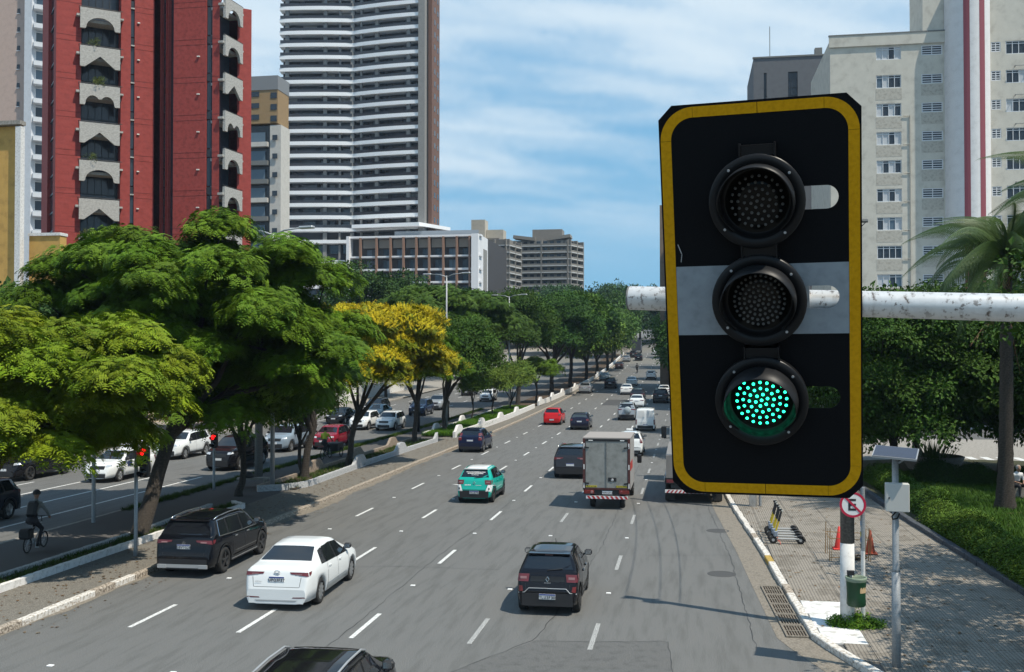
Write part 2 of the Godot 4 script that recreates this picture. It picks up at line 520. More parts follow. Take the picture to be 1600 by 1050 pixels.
func kerb_line(called: String, pts: Array, m: Material, step: float, top: float, wide: float, side: float, alt: Dictionary = {}) -> void:
	var root := Node3D.new()
	root.name = numbered(called)
	root.set_meta("kind", "structure")
	add_child(root)
	var ps := along(pts, step)
	for i in ps.size() - 1:
		var a: Vector2 = ps[i]
		var b: Vector2 = ps[i + 1]
		var d := b - a
		var mid := (a + b) * 0.5
		var nrm := Vector2(-d.y, d.x).normalized() * side
		mid += nrm * wide * 0.5
		var y := hz(mid.y)
		var bb := B.new()
		var bs := Basis.looking_at(Vector3(d.x, hz(b.y) - hz(a.y), d.y).normalized(), Vector3.UP)
		bs = bs * Basis(Vector3.UP, rng.randf_range(-0.012, 0.012))
		bb.cbox(Vector3.ZERO, Vector3(wide, 0.3, d.length() - 0.012), 0.018)
		var o := put(bb, "kerb_stone", alt.get(i, m), root)
		o.transform = Transform3D(bs, Vector3(mid.x + rng.randf_range(-0.012, 0.012), y + top - 0.15 + rng.randf_range(-0.01, 0.01), mid.y))

func pavements() -> void:
	# right kerb, painted white and worn
	kerb_line("kerb", KERB_R, M.kerb_white, 1.0, 0.15, 0.2, 1.0, {16: M.kerb_yellow, 12: M.kerb_worn, 20: M.kerb_worn})
	kerb_line("kerb", [Vector2(-15.5, -17.0), Vector2(-15.5, -160.0)], M.kerb_worn, 1.0, 0.15, 0.2, -1.0, {2: M.kerb_white, 5: M.kerb_white, 6: M.kerb_white, 9: M.kerb_white, 3: M.kerb_white, 7: M.kerb_white, 17: M.kerb_white, 18: M.kerb_white})
	kerb_line("kerb", [Vector2(-22.6, -24.0), Vector2(-22.6, -110.0)], M.concrete, 1.2, 0.14, 0.18, 1.0)
	kerb_line("kerb", [Vector2(-36.8, -40.0), Vector2(-36.8, -130.0)], M.concrete, 1.5, 0.15, 0.2, -1.0)
	struct(strip(-15.72, -15.48, -160.0, -330.0, 0.15), "kerb", M.kerb_worn)
	# the median: mosaic footway, planting beds, cycle path
	struct(strip(-18.2, -15.69, 0.0, -330.0, 0.135), "pavement", M.mosaic)
	struct(strip(-22.45, -18.2, 0.0, -330.0, 0.13), "cycle_path", M.path)
	struct(strip(-48.0, -36.95, 0.0, -330.0, 0.14), "pavement", M.concrete)
	# right footway: ribbed slabs, each laid on its own
	var base := Node3D.new()
	base.name = numbered("pavement")
	base.set_meta("kind", "structure")
	add_child(base)
	var bed := B.new()
	var rk := along(KERB_R, 1.0)
	for i in rk.size() - 1:
		var p0: Vector2 = rk[i]
		var p1: Vector2 = rk[i + 1]
		bed.quad(Vector3(p0.x + 0.15, 0.10 + hz(p0.y), p0.y), Vector3(p1.x + 0.15, 0.10 + hz(p1.y), p1.y), Vector3(30, 0.10 + hz(p1.y), p1.y), Vector3(30, 0.10 + hz(p0.y), p0.y))
	put(bed, "bed", M.patch, base)
	var variants := []
	var sl := B.new()
	sl.cbox(Vector3(0, 0, 0), Vector3(1.272, 0.06, 1.272), 0.008)
	var slm := sl.done()
	var z := -17.5
	while z > -62.0:
		var x := 9.6
		while x > 1.0:
			var kx := kerb_x(z) + 0.2
			var ex := hedge_x(z)
			var lo := maxf(x - 0.64, kx)
			var hi := minf(x + 0.64, ex)
			if hi - lo > 0.1:
				var o: MeshInstance3D
				var mm: Material = M.slab
				var white := z < -23.3 and z > -27.6 and x < 3.7
				if white: mm = M.white_slab
				if hi - lo > 1.27:
					o = put(slm, "paving_slab", mm, base)
					o.position = Vector3(x, 0.11 + rng.randf_range(-0.003, 0.003), z)
				else:
					var c := B.new()
					c.cbox(Vector3.ZERO, Vector3(hi - lo - 0.008, 0.06, 1.272), 0.008)
					o = put(c, "paving_slab", mm, base)
					o.position = Vector3((lo + hi) * 0.5, 0.11 + rng.randf_range(-0.003, 0.003), z)
				o.rotation = Vector3(rng.randf_range(-0.003, 0.003), 0, rng.randf_range(-0.003, 0.003))
			x -= 1.28
		z -= 1.28
	struct(strip(-0.0, 0.0, 0.0, -0.0, 0.0) if false else strip(1.4, 9.5, -62.0, -330.0, 0.14), "pavement", M.concrete)
	# dark painted kerb round the park lawn and the lawn itself
	kerb_line("lawn_kerb", [Vector2(9.35, -17.0), Vector2(8.6, -28.5), Vector2(7.95, -41.2), Vector2(7.7, -60.0)], M.kerb_dark, 1.1, 0.3, 0.22, 1.0)
	var lw := B.new()
	lw.smooth(1)
	for i in 24:
		var z0 := -14.0 - i * 2.0
		var z1 := z0 - 2.0
		var a := lawn_h
		for k in 10:
			var x0 := lerpf(hedge_x(z0) + 0.2, 40.0, pow(k / 10.0, 1.5))
			var x1 := lerpf(hedge_x(z0) + 0.2, 40.0, pow((k + 1) / 10.0, 1.5))
			var y0 := lerpf(hedge_x(z1) + 0.2, 40.0, pow(k / 10.0, 1.5))
			var y1 := lerpf(hedge_x(z1) + 0.2, 40.0, pow((k + 1) / 10.0, 1.5))
			lw.quad(Vector3(x0, a.call(x0, z0), z0), Vector3(y0, a.call(y0, z1), z1), Vector3(y1, a.call(y1, z1), z1), Vector3(x1, a.call(x1, z0), z0))
	struct(lw, "lawn", M.soil)
	# the side street beyond the park with its crossing
	struct(strip(9.0, 70.0, -61.5, -80.0, 0.12), "side_street", M.concrete)
	var cr := B.new()
	for k in 9:
		cr.box(Vector3(15.0 + k * 0.9, 0.127, -64.5), Vector3(0.45, 0.006, 4.0))
	put(cr, "crossing", M.marking, get_node("side_street"))
	drain_grates()
	median_walls()

var lawn_h := func(x: float, z: float) -> float: return 0.2 + 0.12 * sin(x * 0.35) * sin(z * 0.22) + clampf((x - 9.0) * 0.02, 0.0, 0.4)

func kerb_x(z: float) -> float:
	for i in KERB_R.size() - 1:
		if z <= KERB_R[i].y and z >= KERB_R[i + 1].y:
			return lerpf(KERB_R[i].x, KERB_R[i + 1].x, (z - KERB_R[i].y) / (KERB_R[i + 1].y - KERB_R[i].y))
	return KERB_R[0].x if z > KERB_R[0].y else 1.25

func hedge_x(z: float) -> float:
	var s := -z
	if s < 28.5: return lerpf(9.35, 8.6, clampf((s - 17.0) / 11.5, 0, 1))
	return lerpf(8.6, 7.75, clampf((s - 28.5) / 18.0, 0, 1))

func drain_grates() -> void:
	for k in 5:
		var f := k / 4.0
		var pz := lerpf(-28.6, -24.5, f)
		var p := Vector3(kerb_x(pz) - 0.28, 0.012, pz)
		var t := thing("drain_grate", ["cast iron gutter grate at the far end, nearest the yellow kerb stone", "cast iron gutter grate, second from the yellow kerb stone", "cast iron gutter grate in the middle of the row of five", "cast iron gutter grate, second nearest in the row of five", "cast iron gutter grate nearest the viewer, by the pole's shadow"][k], "drain grate", p, 0.044, "gutter grates along the right kerb")
		t.scale.x = 0.78
		var pit_shade := B.new()
		pit_shade.box(Vector3(0, 0.002, 0), Vector3(0.56, 0.004, 0.92))
		put(pit_shade, "pit_shade", M.dirt_and_pit_shade, t)  # flat dark sheet: the shade of the drain hole painted in, no depth below
		var fr := B.new()
		for s in [-1, 1]:
			fr.box(Vector3(s * 0.3, 0.02, 0), Vector3(0.06, 0.03, 1.0))
			fr.box(Vector3(0, 0.02, s * 0.47), Vector3(0.54, 0.03, 0.06))
		put(fr, "frame", M.gutter, t)
		for i in 6:
			bx("bar", M.gutter, t, Vector3(-0.2 + i * 0.08, 0.018, 0), Vector3(0.026, 0.022, 0.88))
		bx("cross_bar", M.gutter, t, Vector3(0, 0.022, 0), Vector3(0.54, 0.02, 0.03))

func low_wall(called: String, label: String, pts: Array, h: float, th: float, m: Material, humps: Array) -> void:
	# low planter wall with raised rounded humps, cast in lengths
	var t := thing(called, label, "wall", Vector3(pts[0].x, hz(pts[0].y) + 0.13, pts[0].y))
	var ps := along(pts, 1.4)
	for i in ps.size() - 1:
		var a: Vector2 = ps[i]
		var b: Vector2 = ps[i + 1]
		var up := 0.0
		var poly := PackedVector2Array([Vector2(0.008, -0.2)])
		var l := a.distance_to(b)
		for k in 9:
			var f := k / 8.0
			var p := a.lerp(b, f)
			var hh := h + rng.randf_range(-0.008, 0.008)
			for u in humps:
				var dd := absf(-p.y - u)
				if dd < 1.3: hh += 0.42 * (1.0 - smoothstep(0.35, 1.3, dd))
			poly.append(Vector2(lerpf(0.008, l - 0.008, f), hh + hz(p.y) - hz(a.y)))
		poly.append(Vector2(l - 0.008, -0.2 + hz(b.y) - hz(a.y)))
		var bb := B.new()
		var dir := Vector3(b.x - a.x, 0, b.y - a.y).normalized()
		var bs := Basis(dir, Vector3.UP, dir.cross(Vector3.UP))
		bb.prism(poly, -th * 0.5, th * 0.5)
		var o := put(bb, "wall_section", m, t)
		o.transform = Transform3D(bs, Vector3(a.x, hz(a.y) + 0.13, a.y) - t.position)

func median_walls() -> void:
	low_wall("planter_wall", "low white planter wall along the footway beside the black sport utility car", [Vector2(-17.95, -17.0), Vector2(-17.88, -40.0), Vector2(-19.3, -40.2)], 0.2, 0.16, M.white_wall, [])
	low_wall("planter_wall", "low grey back wall of the narrow bed beside the cycle path", [Vector2(-18.95, -17.0), Vector2(-18.85, -33.0), Vector2(-19.35, -40.2)], 0.17, 0.16, M.grey_wall, [])
	low_wall("planter_wall", "grey streaked planter wall with raised humps facing the avenue under the yellow flowering tree", [Vector2(-19.4, -44.2), Vector2(-17.75, -45.4), Vector2(-17.95, -56.0), Vector2(-17.7, -72.5)], 0.28, 0.18, M.grey_wall, [54.5, 62.5, 71.8])
	low_wall("planter_wall", "brown weathered planter wall with humps beside the cycle path", [Vector2(-19.5, -44.5), Vector2(-19.6, -72.0), Vector2(-17.8, -72.6)], 0.26, 0.16, M.old_wall, [52.0, 59.0, 66.5])
	low_wall("planter_wall", "bright white humped planter wall beside the sunlit grass bed", [Vector2(-17.3, -75.0), Vector2(-16.9, -96.0), Vector2(-16.9, -113.0)], 0.45, 0.2, M.white_wall, [76.5, 84.5, 92.5, 101.0])
	low_wall("planter_wall", "white humped wall on the cycle path side of the sunlit grass bed", [Vector2(-19.9, -76.0), Vector2(-20.2, -112.0)], 0.3, 0.18, M.white_wall, [80.0, 90.0])
	low_wall("planter_wall", "white stepped planter wall under the dark trees farther along the median", [Vector2(-16.9, -116.0), Vector2(-16.4, -146.0), Vector2(-16.2, -178.0)], 0.55, 0.2, M.white_wall, [117.5, 127.0, 136.0, 150.0])
	low_wall("planter_wall", "cream planter wall at the far end of the median below the big trees", [Vector2(-16.2, -182.0), Vector2(-16.2, -262.0)], 0.5, 0.22, M.white_wall, [186.0])
	# soil in the beds
	for a in [[-18.85, -17.98, -17.0, -40.0], [-19.5, -17.85, -45.0, -72.2], [-19.95, -17.1, -75.5, -112.0], [-20.0, -16.7, -116.0, -262.0]]:
		struct(strip(a[0], a[1], a[2], a[3], 0.2, 3.0), "planting_bed", M.soil if a[2] < -75 and a[2] > -100 else M.dirt_and_pit_shade)

# ---------------------------------------------------------------- buildings
func face_frame(p0: Vector2, p1: Vector2) -> Transform3D:   # wall seen with p0 on the left: x along the wall, y up, z out of it
	var x := Vector3(p1.x - p0.x, 0, p1.y - p0.y).normalized()
	return Transform3D(Basis(x, Vector3.UP, x.cross(Vector3.UP)), Vector3(p0.x, 0, p0.y))

func wall(b: B, f: Transform3D, x0: float, x1: float, y0: float, y1: float, holes: Array, depth := 0.25) -> void:   # a wall with real openings and reveals
	var xs := [x0, x1]
	var ys := [y0, y1]
	for r: Rect2 in holes:
		for v in [r.position.x, r.end.x]:
			if v > x0 and v < x1 and not xs.has(v): xs.append(v)
		for v in [r.position.y, r.end.y]:
			if v > y0 and v < y1 and not ys.has(v): ys.append(v)
	xs.sort()
	ys.sort()
	for i in xs.size() - 1:
		var run := -1.0e9
		for j in ys.size():
			var open := true
			if j < ys.size() - 1:
				open = false
				var c := Vector2((xs[i] + xs[i + 1]) * 0.5, (ys[j] + ys[j + 1]) * 0.5)
				for r: Rect2 in holes:
					if r.has_point(c): open = true
			if not open and run < -1.0e8: run = ys[j]
			if open and run > -1.0e8:
				b.quad(f * Vector3(xs[i], run, 0), f * Vector3(xs[i], ys[j], 0), f * Vector3(xs[i + 1], ys[j], 0), f * Vector3(xs[i + 1], run, 0))
				run = -1.0e9
	for r: Rect2 in holes:
		var a := r.position
		var e := r.end
		b.quad(f * Vector3(a.x, a.y, -depth), f * Vector3(a.x, e.y, -depth), f * Vector3(a.x, e.y, 0), f * Vector3(a.x, a.y, 0))
		b.quad(f * Vector3(e.x, a.y, 0), f * Vector3(e.x, e.y, 0), f * Vector3(e.x, e.y, -depth), f * Vector3(e.x, a.y, -depth))
		b.quad(f * Vector3(a.x, a.y, 0), f * Vector3(e.x, a.y, 0), f * Vector3(e.x, a.y, -depth), f * Vector3(a.x, a.y, -depth))
		b.quad(f * Vector3(a.x, e.y, -depth), f * Vector3(e.x, e.y, -depth), f * Vector3(e.x, e.y, 0), f * Vector3(a.x, e.y, 0))

func window(parent: Node, f: Transform3D, r: Rect2, cols: Array, rows: Array, fm: Material, gm: Array, inset := 0.14, bar := 0.06) -> MeshInstance3D:
	var b := B.new()
	var z := -inset
	var c := r.get_center()
	for s in [0.0, 1.0]:
		b.box(f * Vector3(lerpf(r.position.x + bar * 0.5, r.end.x - bar * 0.5, s), c.y, z), Vector3(bar, r.size.y, 0.07), f.basis)
		b.box(f * Vector3(c.x, lerpf(r.position.y + bar * 0.5, r.end.y - bar * 0.5, s), z), Vector3(r.size.x - 2 * bar, bar, 0.066), f.basis)
	for k in cols:
		b.box(f * Vector3(lerpf(r.position.x, r.end.x, k), c.y, z), Vector3(bar * 0.8, r.size.y - 2 * bar, 0.062), f.basis)
	for k in rows:
		b.box(f * Vector3(c.x, lerpf(r.position.y, r.end.y, k), z), Vector3(r.size.x - 2 * bar, bar * 0.8, 0.058), f.basis)
	var o := put(b, "window", fm, parent)
	var edges := [0.0] + cols + [1.0]
	for i in edges.size() - 1:
		var p := B.new()
		var xa := lerpf(r.position.x, r.end.x, edges[i])
		var xb := lerpf(r.position.x, r.end.x, edges[i + 1])
		var t := rng.randf_range(-0.012, 0.012)
		p.quad(f * Vector3(xa, r.position.y, z - 0.03 + t), f * Vector3(xa, r.end.y, z - 0.03 - t), f * Vector3(xb, r.end.y, z - 0.03), f * Vector3(xb, r.position.y, z - 0.03))
		put(p, "pane", gm[rng.randi() % gm.size()], o)
	return o

func back_box(b: B, x0: float, x1: float, z0: float, z1: float, y0: float, y1: float, front := true) -> void:
	# closed box around a building body; the front may be left out
	if front: b.quad(Vector3(x0, y0, z0), Vector3(x0, y1, z0), Vector3(x1, y1, z0), Vector3(x1, y0, z0))
	b.quad(Vector3(x1, y0, z1), Vector3(x1, y1, z1), Vector3(x0, y1, z1), Vector3(x0, y0, z1))
	b.quad(Vector3(x1, y0, z0), Vector3(x1, y1, z0), Vector3(x1, y1, z1), Vector3(x1, y0, z1))
	b.quad(Vector3(x0, y0, z1), Vector3(x0, y1, z1), Vector3(x0, y1, z0), Vector3(x0, y0, z0))
	b.quad(Vector3(x0, y1, z0), Vector3(x0, y1, z1), Vector3(x1, y1, z1), Vector3(x1, y1, z0))

func stucco(seed_: int, r: float, g: float, b: float, v := 0.12, metres := 9.0) -> StandardMaterial3D:
	return tmat(noise_tex(seed_, 0.016, 6, [[0.0, r * (1 - v * 2.2), g * (1 - v * 2.3), b * (1 - v * 2.4)], [0.45, r, g, b], [1.0, r * (1 + v), g * (1 + v), b * (1 + v)]], 512), metres, 0.9)

func buildings() -> void:
	beige_block()
	grey_block()
	red_tower()
	banded_tower()
	podium()
	far_blocks()
	left_blocks()
	left_front()

func beige_block() -> void:
	var mt := stucco(101, 0.54, 0.515, 0.45, 0.1, 12.0)
	var t := thing("apartment_building", "beige apartment block with white framed windows and a rounded stair tower with two red stripes", "building", Vector3(30, 0, -105))
	var f := face_frame(Vector2(13.97 - 30, 0), Vector2(46 - 30, 0))
	var ox := 13.97
	var holes := []
	var w1 := []
	var w2 := []
	var w3 := []
	var w4 := []
	for k in 12:
		var y := 36.6 - 2.8 * k
		w1.append(Rect2(18.33 - ox, y - 1.28, 2.34, 1.28))
		w2.append(Rect2(22.57 - ox, y - 1.0, 1.95, 0.95))
		w3.append(Rect2(28.95 - ox, y - 1.0, 0.9, 0.95))
		w4.append(Rect2(30.3 - ox, y - 1.28, 2.4, 1.28))
		if k < 7:
			w4.append(Rect2(35.3 - ox, y - 1.28, 2.4, 1.28))
	holes = w1 + w2 + w3 + w4
	var b := B.new()
	wall(b, f, 0.0, 32.03, 0.0, 37.5, holes, 0.22)
	back_box(b, -16.03, 16.0, 0, -16.0, 0, 37.5, false)
	put(b, "wall", mt, t)
	bx("parapet", mt, t, f * Vector3(5.6, 37.3, 0.05), Vector3(11.4, 1.1, 0.22))
	bx("coping", M.pole_grey, t, f * Vector3(5.6, 37.9, 0.05), Vector3(11.5, 0.12, 0.3))
	bx("water_tank_house", mt, t, f * Vector3(10.4, 40.5, -3.0), Vector3(3.3, 7.5, 5.9))
	bx("roof_house", mt, t, f * Vector3(22.5, 39.0, -4.0), Vector3(19.0, 3.4, 7.9))
	var curtain := mat(0.5, 0.52, 0.54, 0.8)
	var alu := mat(0.62, 0.64, 0.66, 0.5)
	for r in w1 + w4:
		window(t, f, r, [0.26, 0.5, 0.74], [0.8], alu, [M.glass_win, M.glass_win, M.glass_win, M.glass_blue, curtain], 0.1, 0.075)
	var pipe_m := mat(0.42, 0.4, 0.35, 0.8)
	var stain := stucco(103, 0.44, 0.415, 0.36, 0.16, 3.0)
	for r: Rect2 in w1.slice(1) + w2.slice(1):
		bx("stained_apron", stain, t, f * Vector3(r.get_center().x, r.position.y - 0.62, 0.004), Vector3(r.size.x + 0.1, 1.1, 0.012))
	for r: Rect2 in w2 + w3:
		window(t, f, r, [0.5], [0.26, 0.5, 0.74], alu, [M.glass_win], 0.06, 0.09)
	var pb := B.new()
	pb.rod(f * Vector3(7.5, 2, 0.08), f * Vector3(7.5, 29.8, 0.08), 0.05)
	for k in 9:
		pb.rod(f * Vector3(6.85, 29.7 - 2.8 * k, 0.08), f * Vector3(7.5, 29.7 - 2.8 * k, 0.08), 0.04)
	put(pb, "drain_pipe", pipe_m, t)
	# rounded stair tower
	var white := stucco(102, 0.66, 0.66, 0.66, 0.06, 8.0)
	var red := mat(0.24, 0.06, 0.08, 0.8)
	var cx := (24.69 + 28.84) * 0.5 - ox
	var hw := 2.08
	var sag := 2.05
	var arc := func(u: float, o: float) -> Vector3:
		return f * Vector3(cx + u * hw, 0, sag * sqrt(maxf(0.0, 1.0 - u * u)) + o)
	var tb := B.new()
	tb.smooth(1)
	for k in 24:
		var p: Vector3 = arc.call(-1.0 + k / 12.0, 0.0)
		var q: Vector3 = arc.call(-1.0 + (k + 1) / 12.0, 0.0)
		tb.quad(p, p + Vector3(0, 41.5, 0), q + Vector3(0, 41.5, 0), q)
	tb.smooth(-1)
	for k in 24:
		tb.tri(f * Vector3(cx, 41.5, 0), arc.call(-1.0 + (k + 1) / 12.0, 0.0) + Vector3(0, 41.5, 0), arc.call(-1.0 + k / 12.0, 0.0) + Vector3(0, 41.5, 0))
	put(tb, "stair_tower", white, t)
	for u in [-0.25, 0.44]:
		var sb := B.new()
		for k in 2:
			var p: Vector3 = arc.call(u + k * 0.13 - 0.13, 0.012)
			var q: Vector3 = arc.call(u + (k + 1) * 0.13 - 0.13, 0.012)
			sb.quad(p, p + Vector3(0, 41.5, 0), q + Vector3(0, 41.5, 0), q)
		put(sb, "stripe", red, t)
	for k in 7:
		var rb := B.new()
		var y := 35.0 - 2.8 * k
		rb.rod(f * Vector3(17.0, y - 0.9 , 0.35), f * Vector3(18.6, y - 0.9, 0.35), 0.03)
		rb.box(f * Vector3(17.1, y - 0.95, 0.17), Vector3(0.05, 0.05, 0.34))
		rb.box(f * Vector3(18.5, y - 0.95, 0.17), Vector3(0.05, 0.05, 0.34))
		put(rb, "clothes_rail", M.pole_grey, t)

func grey_block() -> void:
	var mt := stucco(110, 0.13, 0.135, 0.145, 0.06)
	var t := thing("office_building", "plain dark grey block behind the traffic signal with a narrow slot window", "building", Vector3(14, 0, -135))
	var f := face_frame(Vector2(8.43 - 14, 0), Vector2(24 - 14, 0))
	var b := B.new()
	var holes := [Rect2(4.32, 38.6, 1.2, 4.0), Rect2(1.3, 38.6, 0.35, 4.0), Rect2(4.32, 31.0, 1.2, 4.0)]
	wall(b, f, 0, 15.57, 0, 44.5, holes, 0.3)
	back_box(b, -5.57, 10.0, 0, -14, 0, 44.5, false)
	put(b, "wall", mt, t)
	for r in holes:
		window(t, f, r, [0.33, 0.66] if r.size.x > 1 else [], [0.25, 0.5, 0.75], M.black, [M.glass_win], 0.2)
	bx("roof_edge", M.pole_grey, t, f * Vector3(7.8, 44.6, -0.1), Vector3(15.8, 0.2, 0.4))
	var a := B.new()
	a.rod(f * Vector3(2.3, 44.5, -3), f * Vector3(2.3, 49.5, -3), 0.05, 5)
	a.box(f * Vector3(8.2, 45.1, -1), Vector3(0.9, 1.2, 0.9))
	put(a, "roof_mast", M.pole_grey, t)
	var c := thing("apartment_building", "brownish block with dark window rows seen through the slot of the signal board", "building", Vector3(6, 0, -150))
	var b2 := B.new()
	back_box(b2, -10, 2.0, 0, -12, 0, 28)
	put(b2, "wall", stucco(111, 0.2, 0.15, 0.11), c)
	for i in 4:
		for k in 7:
			bx("window", M.glass_win, c, Vector3(-8.5 + i * 2.8, 6 + k * 3.1, 0.02), Vector3(1.6, 1.4, 0.06))

func red_tower() -> void:
	var brick := tmat(noise_tex(120, 0.02, 6, [[0.0, 0.19, 0.026, 0.021], [0.45, 0.285, 0.04, 0.032], [1.0, 0.35, 0.058, 0.046]], 512), 5.0, 0.8)
	var conc := tmat(noise_tex(121, 0.03, 6, [[0.0, 0.2, 0.19, 0.175], [0.45, 0.38, 0.37, 0.345], [1.0, 0.52, 0.51, 0.48]], 512), 3.0, 0.9)
	var t := thing("apartment_building", "red brick tower with grey concrete balconies cut into arches and points", "building", Vector3(-50, 0, -92))
	var o := Vector2(50, 92)
	var v0 := Vector2(-63.2, -92) + o
	var v1 := Vector2(-56.35, -84.0) + o
	var v2 := v1 + Vector2(sin(deg_to_rad(51.0)), -cos(deg_to_rad(51.0))) * 8.53
	var h := 62.0
	var fb := face_frame(v1, v2)
	var b := B.new()
	# left flank, in shade
	var fa := face_frame(v0, v1)
	var la := v0.distance_to(v1)
	wall(b, fa, 0, la - 0.05, 0, h, [Rect2(la * 0.45, 4, la * 0.4, h - 6)], 0.3)
	# front with the recess of the balconies and a strip of windows
	wall(b, fb, 0, 8.53, 0, h, [Rect2(2.1, 3, 3.45, h - 3.02), Rect2(6.41, 3, 0.34, h - 5)], 1.5)
	var v2b := v2 + Vector2(0.55, -0.35)
	var fn := face_frame(v2b, Vector2(-47.03, -88.0) + o)
	var ln := v2b.distance_to(Vector2(-47.03, -88.0) + o)
	var v3 := Vector2(-47.03, -88.0) + o
	var v4 := Vector2(-42.47, -88.0) + o
	var v5 := Vector2(-42.19, -91.18) + o
	var v6 := Vector2(-41.15, -92.02) + o
	var fc := face_frame(v3, v4)
	wall(b, fc, 0, 4.56, 0, h, [Rect2(3.25, 3, 0.6, h - 5)], 0.25)
	var he := 39.4
	var fe := face_frame(v5, v6)
	wall(b, fe, 0, v5.distance_to(v6), 0, he, [], 0.1)
	var fe2 := face_frame(v6, Vector2(-47.6, -104) + o)
	wall(b, fe2, 0, v6.distance_to(Vector2(2.4, -12)), 0, he, [], 0.1)
	b.quad(Vector3(v5.x, he, v5.y), Vector3(-3, he, -12), Vector3(2.4, he, -12), Vector3(v6.x, he, v6.y))
	# side and back of the taller body
	var fd2 := face_frame(v4, Vector2(0.0, -12))
	wall(b, fd2, 0, v4.distance_to(Vector2(0, -12)), 39.8, h, [], 0.1)
	b.quad(Vector3(2.4, 0, -12), Vector3(2.4, he, -12), Vector3(0, he, -12), Vector3(0, 0, -12))
	b.quad(Vector3(0, 0, -12), Vector3(0, h, -12), Vector3(v0.x, h, -12), Vector3(v0.x, 0, -12))
	b.quad(Vector3(v0.x, 0, -12), Vector3(v0.x, h, -12), Vector3(v0.x, h, v0.y), Vector3(v0.x, 0, v0.y))
	b.quad(Vector3(v0.x, h, v0.y), Vector3(v0.x, h, -12), Vector3(0, h, -12), Vector3(v4.x, h, v4.y))
	b.tri(Vector3(v0.x, h, v0.y), Vector3(v4.x, h, v4.y), Vector3(v1.x, h, v1.y))
	put(b, "wall", brick, t)
	# glazing of the left flank
	var glz := B.new()
	glz.quad(fa * Vector3(la * 0.45, 4, -0.28), fa * Vector3(la * 0.45, h, -0.28), fa * Vector3(la * 0.85, h, -0.28), fa * Vector3(la * 0.85, 4, -0.28))
	put(glz, "window_strip", M.glass_win, t)
	for k in 17:
		bx("spandrel", M.alloy_dark, t, fa * Vector3(la * 0.65, 38.9 - k * 1.75, -0.24), Vector3(la * 0.4, 0.14, 0.05), fa.basis)
	# window strip of the front
	for k in 11:
		bx("window", M.glass_win, t, fb * Vector3(6.58, 37.4 - k * 3.5, -0.2), Vector3(0.33, 2.5, 0.06), fb.basis)
		bx("spandrel", M.alloy_dark, t, fb * Vector3(6.58, 39.15 - k * 3.5, -0.16), Vector3(0.33, 0.8, 0.06), fb.basis)
		bx("ledge", conc, t, fb * Vector3(6.58, 38.8 - k * 3.5, -0.05), Vector3(0.33, 0.12, 0.2), fb.basis)
	# glazed slot between the front and the inner face
	bx("window_strip", M.glass_win, t, fn * Vector3(ln * 0.5, h * 0.5, -0.2), Vector3(ln + 0.1, h, 0.1), fn.basis)
	for u in [0.04, 0.52, 0.66]:
		bx("mullion", brick, t, fn * Vector3(ln * u, h * 0.5, 0.0), Vector3(0.16, h, 0.3), fn.basis)
	for k in 14:
		bx("spandrel", M.alloy_dark, t, fn * Vector3(ln * 0.34, 40.0 - k * 1.75, -0.1), Vector3(ln * 0.34, 0.6, 0.1), fn.basis)
	for k in 11:
		bx("window", M.glass_win, t, fc * Vector3(3.55, 37.2 - k * 3.5, -0.18), Vector3(0.58, 2.6, 0.06), fc.basis)
		bx("spandrel", M.alloy_dark, t, fc * Vector3(3.55, 38.95 - k * 3.5, -0.14), Vector3(0.58, 0.7, 0.06), fc.basis)
	# floor joints cut in the brick, as thin dark grooves standing just proud of it
	var joint := mat(0.11, 0.018, 0.015, 0.9)
	for k in 12:
		for dy in [0.0, 0.5]:
			var y: float = 39.0 - k * 3.5 - dy
			bx("joint", joint, t, fb * Vector3(1.05, y, 0.004), Vector3(2.08, 0.03, 0.008), fb.basis)
			bx("joint", joint, t, fb * Vector3(7.65, y, 0.004), Vector3(1.7, 0.03, 0.008), fb.basis)
			bx("joint", joint, t, fc * Vector3(1.6, y, 0.004), Vector3(3.2, 0.035, 0.008), fc.basis)
			bx("joint", joint, t, fc * Vector3(4.2, y, 0.004), Vector3(0.68, 0.035, 0.008), fc.basis)
	var lamp := mat(0.7, 0.68, 0.62, 0.6)
	for k in 6:
		bx("vent_cap", lamp, t, fb * Vector3(7.1, 37.5 - k * 3.5, 0.06), Vector3(0.22, 0.1, 0.14), fb.basis)
		bx("vent_cap", lamp, t, fc * Vector3(2.5, 33.9 - k * 3.5, 0.06), Vector3(0.26, 0.1, 0.14), fc.basis)
	# glazing behind the balconies
	bx("window_strip", M.glass_win, t, fb * Vector3(3.8, h * 0.5, -1.45), Vector3(3.45, h, 0.06), fb.basis)
